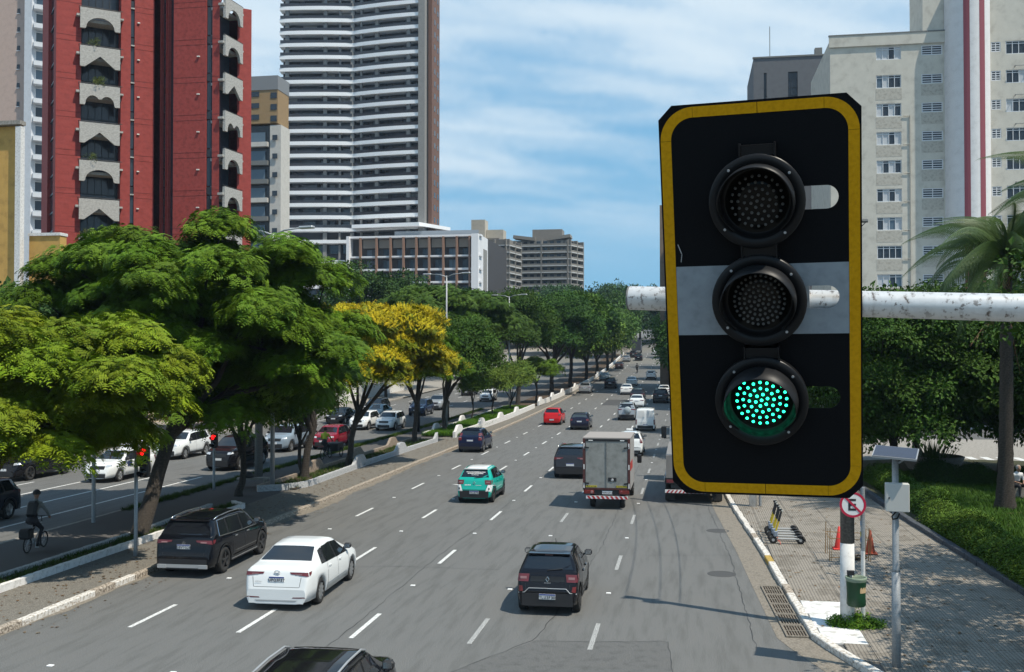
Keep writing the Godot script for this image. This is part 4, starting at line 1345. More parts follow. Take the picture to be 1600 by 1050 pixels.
func tree(called: String, label: String, at: Vector3, fork: Vector3, c: Vector3, r: Vector3, clumps: int, each: int, mesh: Mesh, col: Color, o := {}) -> Node3D:
	# at: foot; fork: where the limbs part; c, r: middle and radii of the crown
	var t := thing(called, label, "tree", at, 0.0, o.get("group", "trees of the median"))
	var centres := []
	var flat: float = o.get("flat", 0.42)
	var low: float = o.get("low", -0.35)
	for i in clumps:
		var k := (i + 0.5) / clumps
		var y := lerpf(low, 1.0, k) + rng.randf_range(-0.08, 0.08)
		y = clampf(y, -0.9, 0.98)
		var a := i * 2.39996 + rng.randf_range(-0.35, 0.35)
		var w := sqrt(maxf(0.0, 1.0 - y * y))
		var f := rng.randf_range(0.62, 1.0) if i % 4 else rng.randf_range(0.25, 0.6)
		centres.append(c + Vector3(cos(a) * w * r.x, y * r.y, sin(a) * w * r.z) * f)
	# trunk and limbs
	var b := B.new()
	b.smooth(1)
	var tr: float = o.get("trunk", 0.2)
	var kn: Vector3 = (fork - at) * 0.5 + Vector3(rng.randf_range(-0.2, 0.2), 0, rng.randf_range(-0.2, 0.2))
	b.tube([Vector3(0, -0.2, 0), Vector3(0, 0.15, 0), kn * 0.5 + Vector3(rng.randf_range(-0.08, 0.08), 0, 0), kn, fork - at], [tr * 1.6, tr * 1.15, tr, tr * 0.92, tr * 0.8], 9, false)
	var limbs := []
	var nl: int = o.get("limbs", 6)
	for i in nl:
		var e: Vector3 = centres[int((i + 0.5) * clumps / nl)]
		var s := fork - Vector3(0, (fork.y - at.y) * 0.22 * (i % 3) / 2.0, 0)
		var m1 := s.lerp(e, 0.35) + Vector3(rng.randf_range(-0.3, 0.3), 0.35, rng.randf_range(-0.3, 0.3))
		var m2 := s.lerp(e, 0.7) + Vector3(0, 0.15, 0)
		if i % 3: s = at + (fork - at) * (1.0 - 0.11 * (i % 3))
		b.tube([s - at, m1 - at, m2 - at, e - at], [tr * 0.62, tr * 0.42, tr * 0.28, tr * 0.12], 7, false)
		limbs.append([s, m1, m2, e])
	for e: Vector3 in centres:
		var best := 1.0e9
		var p := fork
		for l in limbs:
			for k in [1, 2]:
				var d: float = l[k].distance_to(e)
				if d < best:
					best = d
					p = l[k]
		if best > 0.5:
			b.tube([p - at, p.lerp(e, 0.5) + Vector3(rng.randf_range(-0.2, 0.2), 0.1, rng.randf_range(-0.2, 0.2)) - at, e - at], [tr * 0.24, tr * 0.16, tr * 0.07], 5, false)
	put(b, "trunk", M.bark, t)
	# foliage
	var tf := []
	var cl := []
	var bt := []
	var bc := []
	var cr: float = o.get("clump", 0.36) * (r.x + r.z) * 0.5
	var sc: float = o.get("scale", 1.0)
	var gold: float = o.get("gold", 0.0)
	for e: Vector3 in centres:
		var tone := tint(col, o.get("vary", 0.16))
		var size := cr * rng.randf_range(0.75, 1.25)
		for i in each:
			var a := rng.randf() * TAU
			var q := sqrt(rng.randf())
			var out := Vector3(cos(a), 0, sin(a))
			var dome := (1.0 - q * q) * flat * size
			var p := e + out * q * size + Vector3(0, dome - flat * size * 0.35 + rng.randfn() * 0.1 * size * flat * 2.0, 0)
			if rng.randf() < 0.2: p.y -= rng.randf() * flat * size * 0.9
			var up := Vector3.UP + out * q * 0.75 + Vector3(rng.randfn(), rng.randfn(), rng.randfn()) * 0.22
			tf.append(Transform3D(spray_basis(up, sc * rng.randf_range(0.75, 1.3)), p - at))
			cl.append(tint(tone, 0.24))
			if gold > 0.0 and rng.randf() < gold:
				bt.append(Transform3D(spray_basis(up, sc * rng.randf_range(0.9, 1.5)), p - at + up.normalized() * 0.12))
				bc.append(tint(Color(0.5, 0.4, 0.014), 0.14))
	scatter(mesh, M.leaf, tf, cl, "crown", t)
	if bt.size(): scatter(L.blossom, M.leaf, bt, bc, "blossom", t)
	return t

func trees() -> void:
	var green := Color(0.082, 0.155, 0.009)
	var lime := Color(0.14, 0.205, 0.01)
	var deep := Color(0.045, 0.095, 0.012)
	var soft := Color(0.1, 0.17, 0.02)
	# near trees of the median
	tree("flame_tree", "lime green feathery tree crown reaching in from the left edge over the cyclist", Vector3(-19.0, 0.2, -24.6), Vector3(-18.9, 3.6, -25.4), Vector3(-18.7, 5.2, -27.2), Vector3(4.1, 3.0, 3.9), 52, 60, L.feather, lime, {"trunk": 0.2, "clump": 0.25, "scale": 0.85, "flat": 0.36, "low": -0.7, "vary": 0.25})
	tree("flame_tree", "biggest green feathery tree with a broad crown above the black utility car", Vector3(-18.55, 0.2, -32.6), Vector3(-18.2, 4.4, -34.6), Vector3(-19.3, 7.5, -37.5), Vector3(6.7, 4.2, 5.8), 112, 62, L.feather, green, {"trunk": 0.27, "clump": 0.22, "flat": 0.36, "low": -0.8, "scale": 0.9, "limbs": 9})
	tree("small_tree", "dark low tree with thin forking stems behind the second red signal", Vector3(-19.6, 0.2, -42.7), Vector3(-19.5, 2.3, -42.9), Vector3(-19.3, 4.7, -43.0), Vector3(3.7, 2.3, 3.4), 40, 28, L.broad, deep, {"trunk": 0.15, "limbs": 8, "clump": 0.34})
	tree("flame_tree", "green feathery tree with a leaning trunk left of the yellow flowering tree", Vector3(-19.0, 0.2, -49.1), Vector3(-18.6, 2.9, -49.4), Vector3(-20.0, 5.3, -48.4), Vector3(2.3, 2.0, 2.4), 28, 36, L.feather, green, {"trunk": 0.19, "clump": 0.32, "flat": 0.36})
	tree("small_tree", "small tree with pale glossy leaves low beside the cargo tricycle", Vector3(-19.3, 0.2, -49.6), Vector3(-19.7, 2.2, -50.2), Vector3(-20.3, 3.4, -50.6), Vector3(1.6, 0.9, 1.6), 12, 26, L.broad, soft, {"trunk": 0.1})
	tree("yellow_flame_tree", "tree covered in bright yellow blossom in the middle of the median", Vector3(-18.6, 0.2, -54.6), Vector3(-18.4, 3.1, -55.6), Vector3(-17.9, 6.7, -56.2), Vector3(3.8, 2.7, 4.0), 52, 46, L.feather, Color(0.15, 0.18, 0.012), {"trunk": 0.17, "gold": 0.75, "clump": 0.3, "flat": 0.36, "low": -0.6})
	tree("yellow_flame_tree", "partly yellow flowering tree with a dark underside behind the fully yellow one", Vector3(-19.0, 0.2, -70.0), Vector3(-18.9, 3.2, -70.2), Vector3(-18.9, 5.6, -70.2), Vector3(3.2, 2.2, 3.2), 26, 34, L.feather, green, {"trunk": 0.17, "gold": 0.1, "clump": 0.34})
	tree("broad_tree", "dark green rounded tree with a forked trunk beside the tall lamp post", Vector3(-19.2, 0.2, -79.9), Vector3(-19.2, 2.6, -80.0), Vector3(-18.5, 6.3, -80.6), Vector3(3.3, 3.0, 3.4), 36, 34, L.broad, deep, {"trunk": 0.17, "limbs": 7, "scale": 1.25})
	tree("flame_tree", "high spreading dark green tree crown rising behind the yellow blossom", Vector3(-22.2, 0.2, -93.0), Vector3(-21.8, 5.0, -92.5), Vector3(-22.0, 9.6, -91.0), Vector3(6.0, 3.2, 6.0), 48, 44, L.feather, Color(0.06, 0.12, 0.018), {"trunk": 0.26, "clump": 0.3, "flat": 0.35, "scale": 1.25})
	tree("sapling", "slender young tree nearest the lamp post in the sunlit grass bed", Vector3(-19.6, 0.2, -92.0), Vector3(-19.5, 2.2, -92.2), Vector3(-19.5, 3.6, -92.2), Vector3(1.3, 1.1, 1.3), 12, 20, L.broad, soft, {"trunk": 0.07})
	tree("sapling", "bright lime young tree in the middle of the sunlit grass bed", Vector3(-18.9, 0.2, -99.0), Vector3(-18.9, 1.9, -99.2), Vector3(-18.9, 3.6, -99.2), Vector3(2.0, 1.5, 2.0), 18, 22, L.broad, Color(0.13, 0.2, 0.03), {"trunk": 0.08})
	tree("sapling", "bright lime young tree with low forking stems at the end of the grass bed", Vector3(-18.5, 0.3, -107.0), Vector3(-18.5, 1.5, -107.2), Vector3(-18.3, 3.9, -107.2), Vector3(2.3, 1.7, 2.3), 20, 24, L.broad, Color(0.12, 0.19, 0.03), {"trunk": 0.09})
	tree("broad_tree", "very dark tall tree standing past the sunlit grass bed", Vector3(-19.4, 0.3, -117.0), Vector3(-19.4, 4.4, -117.0), Vector3(-20.0, 9.4, -117.5), Vector3(4.6, 4.4, 5.0), 46, 34, L.broad, deep, {"trunk": 0.26, "scale": 1.5})
	tree("broad_tree", "short umbrella shaped tree under the dark tall one", Vector3(-18.0, 0.4, -122.0), Vector3(-18.0, 3.0, -122.0), Vector3(-17.8, 4.6, -122.0), Vector3(2.6, 1.2, 2.6), 18, 24, L.feather, green, {"trunk": 0.12})
	tree("broad_tree", "broad dark tree with several bare trunks leaning toward the avenue", Vector3(-18.35, 0.7, -138.0), Vector3(-18.0, 5.2, -138.0), Vector3(-17.6, 9.5, -138.5), Vector3(5.2, 4.6, 6.0), 56, 34, L.broad, Color(0.04, 0.1, 0.018), {"trunk": 0.3, "scale": 1.7, "limbs": 8})
	tree("broad_tree", "brighter green rounded tree beyond the broad dark one", Vector3(-17.8, 1.2, -156.0), Vector3(-17.6, 6.0, -156.0), Vector3(-17.0, 10.3, -156.5), Vector3(5.0, 5.0, 6.0), 50, 30, L.broad_far, Color(0.075, 0.15, 0.022), {"trunk": 0.3, "scale": 1.8})
	var far := [["yellowish green round tree farther along the median", -16.9, -172.0, 10.8, 4.6, Color(0.11, 0.18, 0.03)], ["mid green round tree beside the far light blue car", -16.6, -188.0, 11.4, 5.0, Color(0.07, 0.14, 0.03)],
		["pale green tree hanging over the far kerb", -16.0, -205.0, 12.5, 5.2, Color(0.085, 0.16, 0.035)], ["dark tree where the median wall ends", -16.5, -226.0, 15.0, 5.4, Color(0.055, 0.115, 0.03)], ["last mid green tree of the median near the distant lorry", -17.5, -250.0, 17.0, 5.6, Color(0.06, 0.12, 0.035)]]
	for a in far:
		var y := hz(a[2])
		tree("broad_tree", a[0], Vector3(a[1], y, a[2]), Vector3(a[1], y + 3.5, a[2]), Vector3(a[1], a[3] - 1.2, a[2]), Vector3(a[4], (a[3] - y) * 0.38, a[4]), 44, 24, L.broad_far, a[5], {"trunk": 0.3, "scale": 2.0, "low": -0.75})
	# tall dark woodland closing the view at the end of the avenue
	var wood := [[-32.0, -262.0, 21.5, 8.0], [-23.0, -285.0, 23.5, 9.0], [-36.0, -300.0, 24.0, 9.5], [-14.0, -305.0, 25.0, 8.0], [-48.0, -290.0, 22.5, 8.5], [-62.0, -280.0, 21.0, 8.0], [-5.0, -315.0, 24.0, 8.0], [6.0, -290.0, 22.5, 8.5], [-20.0, -325.0, 26.5, 9.0]]
	var wl := ["dark wooded tree left of the far avenue, in front of the wide grey block", "tallest dark tree left of the end of the avenue", "dark tree behind the far left woodland edge", "dark tree closing the end of the avenue on its left", "dark low tree in front of the farthest apartment block", "dark tree at the foot of the grey balcony block", "dark tree closing the end of the avenue on its right", "dark tree on the right of the far avenue beside the mast arm end", "farthest dark tree on the hill at the end of the avenue"]
	for i in wood.size():
		var a: Array = wood[i]
		var y := hz(a[1])
		tree("woodland_tree", wl[i], Vector3(a[0], y, a[1]), Vector3(a[0], y + 4.5, a[1]), Vector3(a[0], lerpf(y + 2.0, a[2], 0.58), a[1]), Vector3(a[3], (a[2] - y) * 0.42, a[3]), 50, 20, L.broad_far, Color(0.045, 0.095, 0.035), {"trunk": 0.35, "scale": 2.6, "low": -0.85, "group": "woodland closing the avenue", "flat": 0.6})
	# trees along the far pavement on the left
	var lp := [[-39.5, -48.0, 10.5, 5.0, "green tree on the far left pavement beside the yellow block"], [-39.8, -62.0, 10.0, 4.6, "dark tree on the far pavement behind the white car"], [-39.5, -80.0, 9.0, 4.0, "dark tree on the far pavement before the cream shop"], [-40.0, -97.0, 8.5, 4.0, "slim tree on the far pavement near the boundary wall"], [-42.0, -128.0, 17.5, 5.5, "tall dark palm-like tree in front of the white banded tower"], [-36.5, -131.0, 16.3, 4.5, "dark round tree in front of the brown finned wing"], [-40.0, -150.0, 16.0, 6.0, "dark tree on the far pavement beyond the wing"], [-40.0, -175.0, 17.0, 7.0, "dark tree on the far pavement beside the grey balcony block"], [-40.0, -205.0, 19.0, 8.0, "dark tree far along the left pavement"]]
	for a in lp:
		var y := hz(a[1]) + 0.1
		var px: float = a[0] if a[0] < -37.5 else -39.5
		tree("street_tree", a[4], Vector3(px, y, a[1]), Vector3(px, y + 3.0, a[1]), Vector3(a[0], lerpf(y + 2.5, a[2], 0.6), a[1]), Vector3(a[3], (a[2] - y - 2.5) * 0.42, a[3]), 34, 24, L.broad_far, Color(0.04, 0.09, 0.022), {"trunk": 0.2, "scale": 1.5, "group": "trees on the far left pavement", "low": -0.6})
	# right side: park trees and trees down the right pavement
	var rp := [[9.9, -53.0, 9.6, 4.3, "dark leafy park tree just right of the signal board"], [15.5, -55.0, 10.2, 4.8, "dense dark park tree behind the palm trunk"], [12.6, -60.0, 10.6, 4.0, "taller park tree whose top shows above the mast arm"], [20.5, -50.0, 9.5, 4.6, "park tree at the right edge of the view"], [4.6, -66.0, 9.0, 4.2, "pavement tree hidden behind the signal board"], [4.5, -84.0, 9.5, 4.4, "pavement tree down the right side behind the board"]]
	for a in rp:
		tree("park_tree", a[4], Vector3(a[0], 0.15, a[1]), Vector3(a[0], 2.6, a[1]), Vector3(a[0], lerpf(1.2, a[2], 0.5), a[1]), Vector3(a[3], (a[2] - 1.2) * 0.5, a[3]), 70, 34, L.broad, Color(0.042, 0.092, 0.012), {"trunk": 0.22, "scale": 1.25, "clump": 0.32, "group": "trees of the park on the right", "low": -0.8, "limbs": 8})
	for a in [[9.9, -17.8, 10.0, 3.3, "park tree just outside the right edge, shading the near footway"], [11.3, -23.5, 10.5, 3.4, "park tree just outside the right edge, shading the hedge"], [12.9, -29.5, 11.0, 3.6, "park tree outside the right edge, shading the lawn"]]:
		tree("park_tree", a[4], Vector3(a[0], 0.15, a[1]), Vector3(a[0], 3.6, a[1]), Vector3(a[0] - 0.3, lerpf(3.0, a[2], 0.55), a[1]), Vector3(a[3], (a[2] - 3.0) * 0.42, a[3] * 1.2), 24, 13, L.broad, Color(0.045, 0.095, 0.016), {"trunk": 0.18, "scale": 1.2, "group": "trees of the park on the right", "low": -0.5})
	var rf := [[1.5, -128.0, 10.8, 4.6, "pavement tree on the right side of the avenue whose leaves hang past the board"], [0.8, -150.0, 13.0, 5.6, "dark tree overhanging the right lanes beside the signal board"], [1.0, -180.0, 14.5, 5.5, "tree on the right pavement farther along"], [0.5, -215.0, 17.0, 6.0, "tree on the right pavement near the distant traffic"], [2.0, -250.0, 19.0, 6.5, "last tree on the right pavement"]]
	for a in rf:
		var y := hz(a[1])
		tree("street_tree", a[4], Vector3(a[0] + 3.0, y + 0.1, a[1]), Vector3(a[0] + 2.4, y + 3.2, a[1]), Vector3(a[0] + 0.5, lerpf(y + 2.0, a[2], 0.55), a[1]), Vector3(a[3], (a[2] - y - 1.5) * 0.45, a[3]), 44, 24, L.broad_far, Color(0.045, 0.1, 0.022), {"trunk": 0.25, "scale": 1.7, "group": "trees down the right pavement", "low": -0.75})
	palms()
	hedges()

func frond_mesh(len: float, droop: float, n: int, w: float) -> ArrayMesh:   # arching feather leaf of a palm
	var b := B.new()
	var prev := Vector3.ZERO
	var spine := []
	for k in n + 1:
		var t := k / float(n)
		spine.append(Vector3(t * len * (1.0 - 0.25 * t * droop), (0.55 * t - droop * t * t) * len, 0))
	b.tube([spine[0], spine[int(n * 0.5)], spine[n]], [0.03, 0.018, 0.006], 4, false)
	for k in range(2, n + 1):
		var p: Vector3 = spine[k]
		var d: Vector3 = (spine[k] - spine[k - 1]).normalized()
		var l := w * sin(PI * clampf(0.12 + 0.84 * k / n, 0, 1)) + 0.08
		for s in [-1.0, 1.0]:
			for j in 2:
				var o: Vector3 = p + d * (j * 0.5) * len / n
				var tip: Vector3 = o + Vector3(0.3 * l, -0.95 * l - 0.1 * j, s * l * (0.2 + 0.3 * j))
				b.tri(o - d * 0.022, o + d * 0.026, tip)
	return b.done()

func palms() -> void:
	var green := frond_mesh(4.1, 0.95, 50, 0.85)
	var dry := frond_mesh(2.2, 1.9, 18, 0.3)
	var spots := [[Vector3(12.25, 0.25, -43.0), 10.2, "palm with a ringed trunk and drooping brown fronds in the park"], [Vector3(15.2, 0.25, -43.5), 12.4, "taller palm whose fronds reach in at the right edge"]]
	for a in spots:
		var t := thing("palm_tree", a[2], "palm tree", a[0], 0.0, "palms of the park")
		var b := B.new()
		b.smooth(1)
		var pts := []
		var rad := []
		var n := 40
		for k in n + 1:
			var f := k / float(n)
			pts.append(Vector3(0.1 * sin(f * 2.0), f * (a[1] - 0.2), 0))
			rad.append((0.27 - 0.05 * f + 0.16 * pow(1.0 - f, 10.0)) * (1.05 if k % 2 else 0.97))
		b.tube(pts, rad, 12)
		put(b, "trunk", M.bark, t)
		for k in 34:
			var o := put(green, "frond", M.frond, t)
			var el := lerpf(1.15, -0.5, (k + 0.5) / 34.0)
			o.transform = Transform3D(Basis(Vector3.UP, k * 2.4) * Basis(Vector3.BACK, el) * Basis(Vector3.RIGHT, rng.randf_range(-0.5, 0.5)), Vector3(0.1, a[1] - 0.2, 0)).scaled_local(Vector3.ONE * rng.randf_range(0.85, 1.15))
		for k in 9:
			var o := put(dry, "dry_frond", M.frond_dry, t)
			o.transform = Transform3D(Basis(Vector3.UP, k * 0.7) * Basis(Vector3.BACK, -0.75 - rng.randf() * 0.4), Vector3(0.1, a[1] - 0.5, 0)).scaled_local(Vector3.ONE * rng.randf_range(0.8, 1.5))

func leaf_mass(called: String, label: String, at: Vector3, pts: Array, wide: float, high: float, n: int, col: Color, sc := 1.0) -> void:   # a clipped hedge along pts
	var t := thing(called, label, "hedge", at, 0.0, "hedges of the park")
	var b := B.new()
	for i in pts.size() - 1:
		for k in 6:
			var p: Vector3 = pts[i].lerp(pts[i + 1], (k + 0.5) / 6.0) - at
			b.rod(p + Vector3(rng.randf_range(-0.2, 0.2), -0.05, 0), p + Vector3(rng.randf_range(-0.3, 0.3), high * 0.7, rng.randf_range(-0.2, 0.2)), 0.015, 4)
	put(b, "stems", M.bark, t)
	var tf := []
	var cl := []
	for i in n:
		var s := rng.randf() * (pts.size() - 1)
		var k := int(s)
		var p: Vector3 = pts[k].lerp(pts[k + 1], s - k)
		var d: Vector3 = (pts[k + 1] - pts[k]).normalized()
		var side := Vector3(-d.z, 0, d.x)
		var u := rng.randf_range(-1, 1)
		var v := rng.randf()
		var bump := 0.8 + 0.35 * sin(s * 9.0) * sin(s * 4.3 + 1.0) + rng.randf_range(-0.1, 0.1)
		var hh := high * bump * sqrt(maxf(0.0, 1.0 - pow(absf(u), 3.0)))
		var q := p + side * u * wide * 0.5 + Vector3(0, maxf(0.05, hh * (1.0 - pow(v, 2.2) * 0.9)), 0)
		tf.append(Transform3D(spray_basis(Vector3.UP + side * u * 0.8, sc * rng.randf_range(0.8, 1.5)), q - at))
		cl.append(tint(col, 0.3))
	scatter(L.hedge, M.leaf, tf, cl, "foliage", t)

func hedges() -> void:
	leaf_mass("hedge", "clipped bright green hedge nearest along the dark kerb of the park", Vector3(9.5, 0.25, -33.0), [Vector3(9.65, 0.25, -22.0), Vector3(9.35, 0.25, -30.0), Vector3(9.1, 0.25, -40.0)], 1.3, 0.75, 9000, Color(0.075, 0.135, 0.015))
	leaf_mass("hedge", "bright hedge behind the solar panel post, farther along the park kerb", Vector3(9.3, 0.25, -46.0), [Vector3(9.3, 0.25, -40.5), Vector3(9.2, 0.25, -46.0), Vector3(9.1, 0.25, -53.0)], 1.2, 0.8, 5000, Color(0.06, 0.12, 0.014))
	leaf_mass("hedge", "dark low hedge across the back of the park lawn", Vector3(15.0, 0.25, -52.0), [Vector3(11.0, 0.25, -52.5), Vector3(15.0, 0.25, -51.5), Vector3(21.0, 0.25, -50.0)], 1.4, 0.9, 5000, Color(0.035, 0.075, 0.014))
	leaf_mass("hedge", "hedge at the right edge behind the seated person", Vector3(19.0, 0.25, -44.0), [Vector3(16.5, 0.25, -46.5), Vector3(22.0, 0.25, -44.0)], 1.2, 0.9, 2500, Color(0.04, 0.085, 0.015))
	# weeds at the foot of the utility pole
	var w := thing("weed_patch", "bright green weeds growing round the foot of the white painted pole", "weeds", Vector3(3.8, 0.14, -24.9))
	var tf := []
	var cl := []
	for i in 260:
		var a := rng.randf() * TAU
		var q := sqrt(rng.randf())
		tf.append(Transform3D(spray_basis(Vector3.UP + Vector3(cos(a), 0, sin(a)) * 0.6, rng.randf_range(0.6, 1.3)), Vector3(cos(a) * q * 0.62, rng.randf() * 0.3 * (1.1 - q), sin(a) * q * 0.3 + 0.1)))
		cl.append(tint(Color(0.1, 0.2, 0.02), 0.25))
	scatter(L.hedge, M.leaf, tf, cl, "foliage", w)
	# grass of the beds and the park
	grass("grass", "bright grass growing in the sunlit bed between the white humped walls", func(): return Vector3(rng.randf_range(-19.9, -17.2), 0.2, rng.randf_range(-112, -75.6)), 9000, Color(0.075, 0.17, 0.012), 2.2)
	grass("grass", "grass verge along the left kerb of the cycle path", func(): return Vector3(rng.randf_range(-22.42, -22.15 + 0.2 * sin(rng.randf() * 6.0)), 0.13, rng.randf_range(-110, -38)), 3500, Color(0.05, 0.09, 0.014), 1.3)
	grass("grass", "thin grass and weeds in the narrow planter bed", func(): return Vector3(rng.randf_range(-18.8, -18.0), 0.2, rng.randf_range(-40, -18)), 900, Color(0.045, 0.08, 0.014), 1.1)
	grass("grass", "grass patches in the planter below the yellow tree", func(): return Vector3(rng.randf_range(-19.4, -17.9), 0.2, rng.randf_range(-72, -45)), 1100, Color(0.05, 0.09, 0.016), 1.1)
	grass("grass", "lawn grass of the park on the right", func():
		var x := rng.randf_range(9.0, 24.0)
		var z := rng.randf_range(-56, -22)
		return Vector3(x, lawn_h.call(x, z), z), 26000, Color(0.055, 0.12, 0.014), 1.7)

	# dry leaves and scraps lying about
	var dl := B.new()
	dl.tri(Vector3(-0.05, 0.004, 0), Vector3(0, 0.016, 0.035), Vector3(0.06, 0.006, 0))
	dl.tri(Vector3(-0.05, 0.004, 0), Vector3(0.06, 0.006, 0), Vector3(0.005, 0.012, -0.03))
	var lm := dl.done()
	for a in [["dry leaves and scraps scattered over the right footway and its gutter", 1.6, 8.6, -50.0, -18.0, 700, 0.147, Color(0.16, 0.11, 0.06)], ["fallen leaves scattered over the median footway", -18.0, -15.6, -75.0, -18.0, 1100, 0.142, Color(0.13, 0.08, 0.04)], ["bits of leaf and grit strewn along the gutter edges of the near lanes", -15.4, -14.6, -80.0, -18.0, 260, 0.006, Color(0.14, 0.1, 0.06)]]:
		var tf2 := []
		var cl2 := []
		for i in a[5]:
			var x := rng.randf_range(a[1], a[2])
			var z := rng.randf_range(a[3], a[4])
			var y: float = a[6]
			if a[1] > 0 and (x < kerb_x(z) + 0.25 or x > hedge_x(z)): continue
			tf2.append(Transform3D(Basis(Vector3.UP, rng.randf() * TAU).scaled(Vector3.ONE * rng.randf_range(0.4, 1.3)), Vector3(x, y, z)))
			cl2.append(tint(a[7], 0.5))
		var o := scatter(lm, M.leaf, tf2, cl2, "fallen_leaves", self)
		tag(o, a[0], "leaves")
		o.set_meta("kind", "stuff")

func grass(called: String, label: String, where: Callable, n: int, col: Color, sc: float) -> void:
	var tf := []
	var cl := []
	for i in n:
		var p: Vector3 = where.call()
		p.y += hz(p.z)
		tf.append(Transform3D(spray_basis(Vector3.UP, sc * rng.randf_range(0.6, 1.4)), p))
		cl.append(tint(col, 0.3))
	var o := scatter(L.tuft, M.leaf, tf, cl, called, self)
	tag(o, label, "grass")
	o.set_meta("kind", "stuff")

# ---------------------------------------------------------------- signals and street furniture
func slotted(b: B, x0: float, x1: float, y0: float, y1: float, slots: Array, sx0: float, sx1: float, r: float, z: float, cut := 0.0) -> void:
	# flat plate in x,y at depth z with pill-shaped slots that open between sx0 and sx1
	var c := cut
	plate(b, PackedVector2Array([Vector2(x0, y0 + c), Vector2(x0, y1 - c), Vector2(x0 + c, y1), Vector2(sx0, y1), Vector2(sx0, y0), Vector2(x0 + c, y0)] if c > 0 else [Vector2(x0, y0), Vector2(x0, y1), Vector2(sx0, y1), Vector2(sx0, y0)]), z)
	plate(b, PackedVector2Array([Vector2(sx1, y0), Vector2(sx1, y1), Vector2(x1 - c, y1), Vector2(x1, y1 - c), Vector2(x1, y0 + c), Vector2(x1 - c, y0)] if c > 0 else [Vector2(sx1, y0), Vector2(sx1, y1), Vector2(x1, y1), Vector2(x1, y0)]), z)
	var edges := [y1]
	for i in slots.size() + 1:
		var poly := PackedVector2Array()
		if i == 0:
			poly.append(Vector2(sx0, y1)); poly.append(Vector2(sx1, y1))
		else:
			poly.append(Vector2(sx0, slots[i - 1] - r))
			for k in 9: poly.append(Vector2(sx1 - r, slots[i - 1]) + Vector2(sin(PI * 0.5 * k / 8.0), -cos(PI * 0.5 * k / 8.0)) * r)
		if i == slots.size():
			poly.append(Vector2(sx1, y0)); poly.append(Vector2(sx0, y0))
		else:
			for k in 9: poly.append(Vector2(sx1 - r, slots[i]) + Vector2(cos(PI * 0.5 * k / 8.0), sin(PI * 0.5 * k / 8.0)) * r)
			poly.append(Vector2(sx0, slots[i] + r))
		plate(b, poly, z)

func plate(b: B, poly: PackedVector2Array, z: float, th := 0.002) -> void:
	b.prism(poly, z - th, z)

func led_rings(counts: Array, rad: float) -> Array:
	var out := []
	for i in counts.size():
		for k in counts[i]:
			var a: float = TAU * k / counts[i] + i * 0.3
			out.append(Vector2(cos(a), sin(a)) * rad * i / (counts.size() - 1.0))
	return out

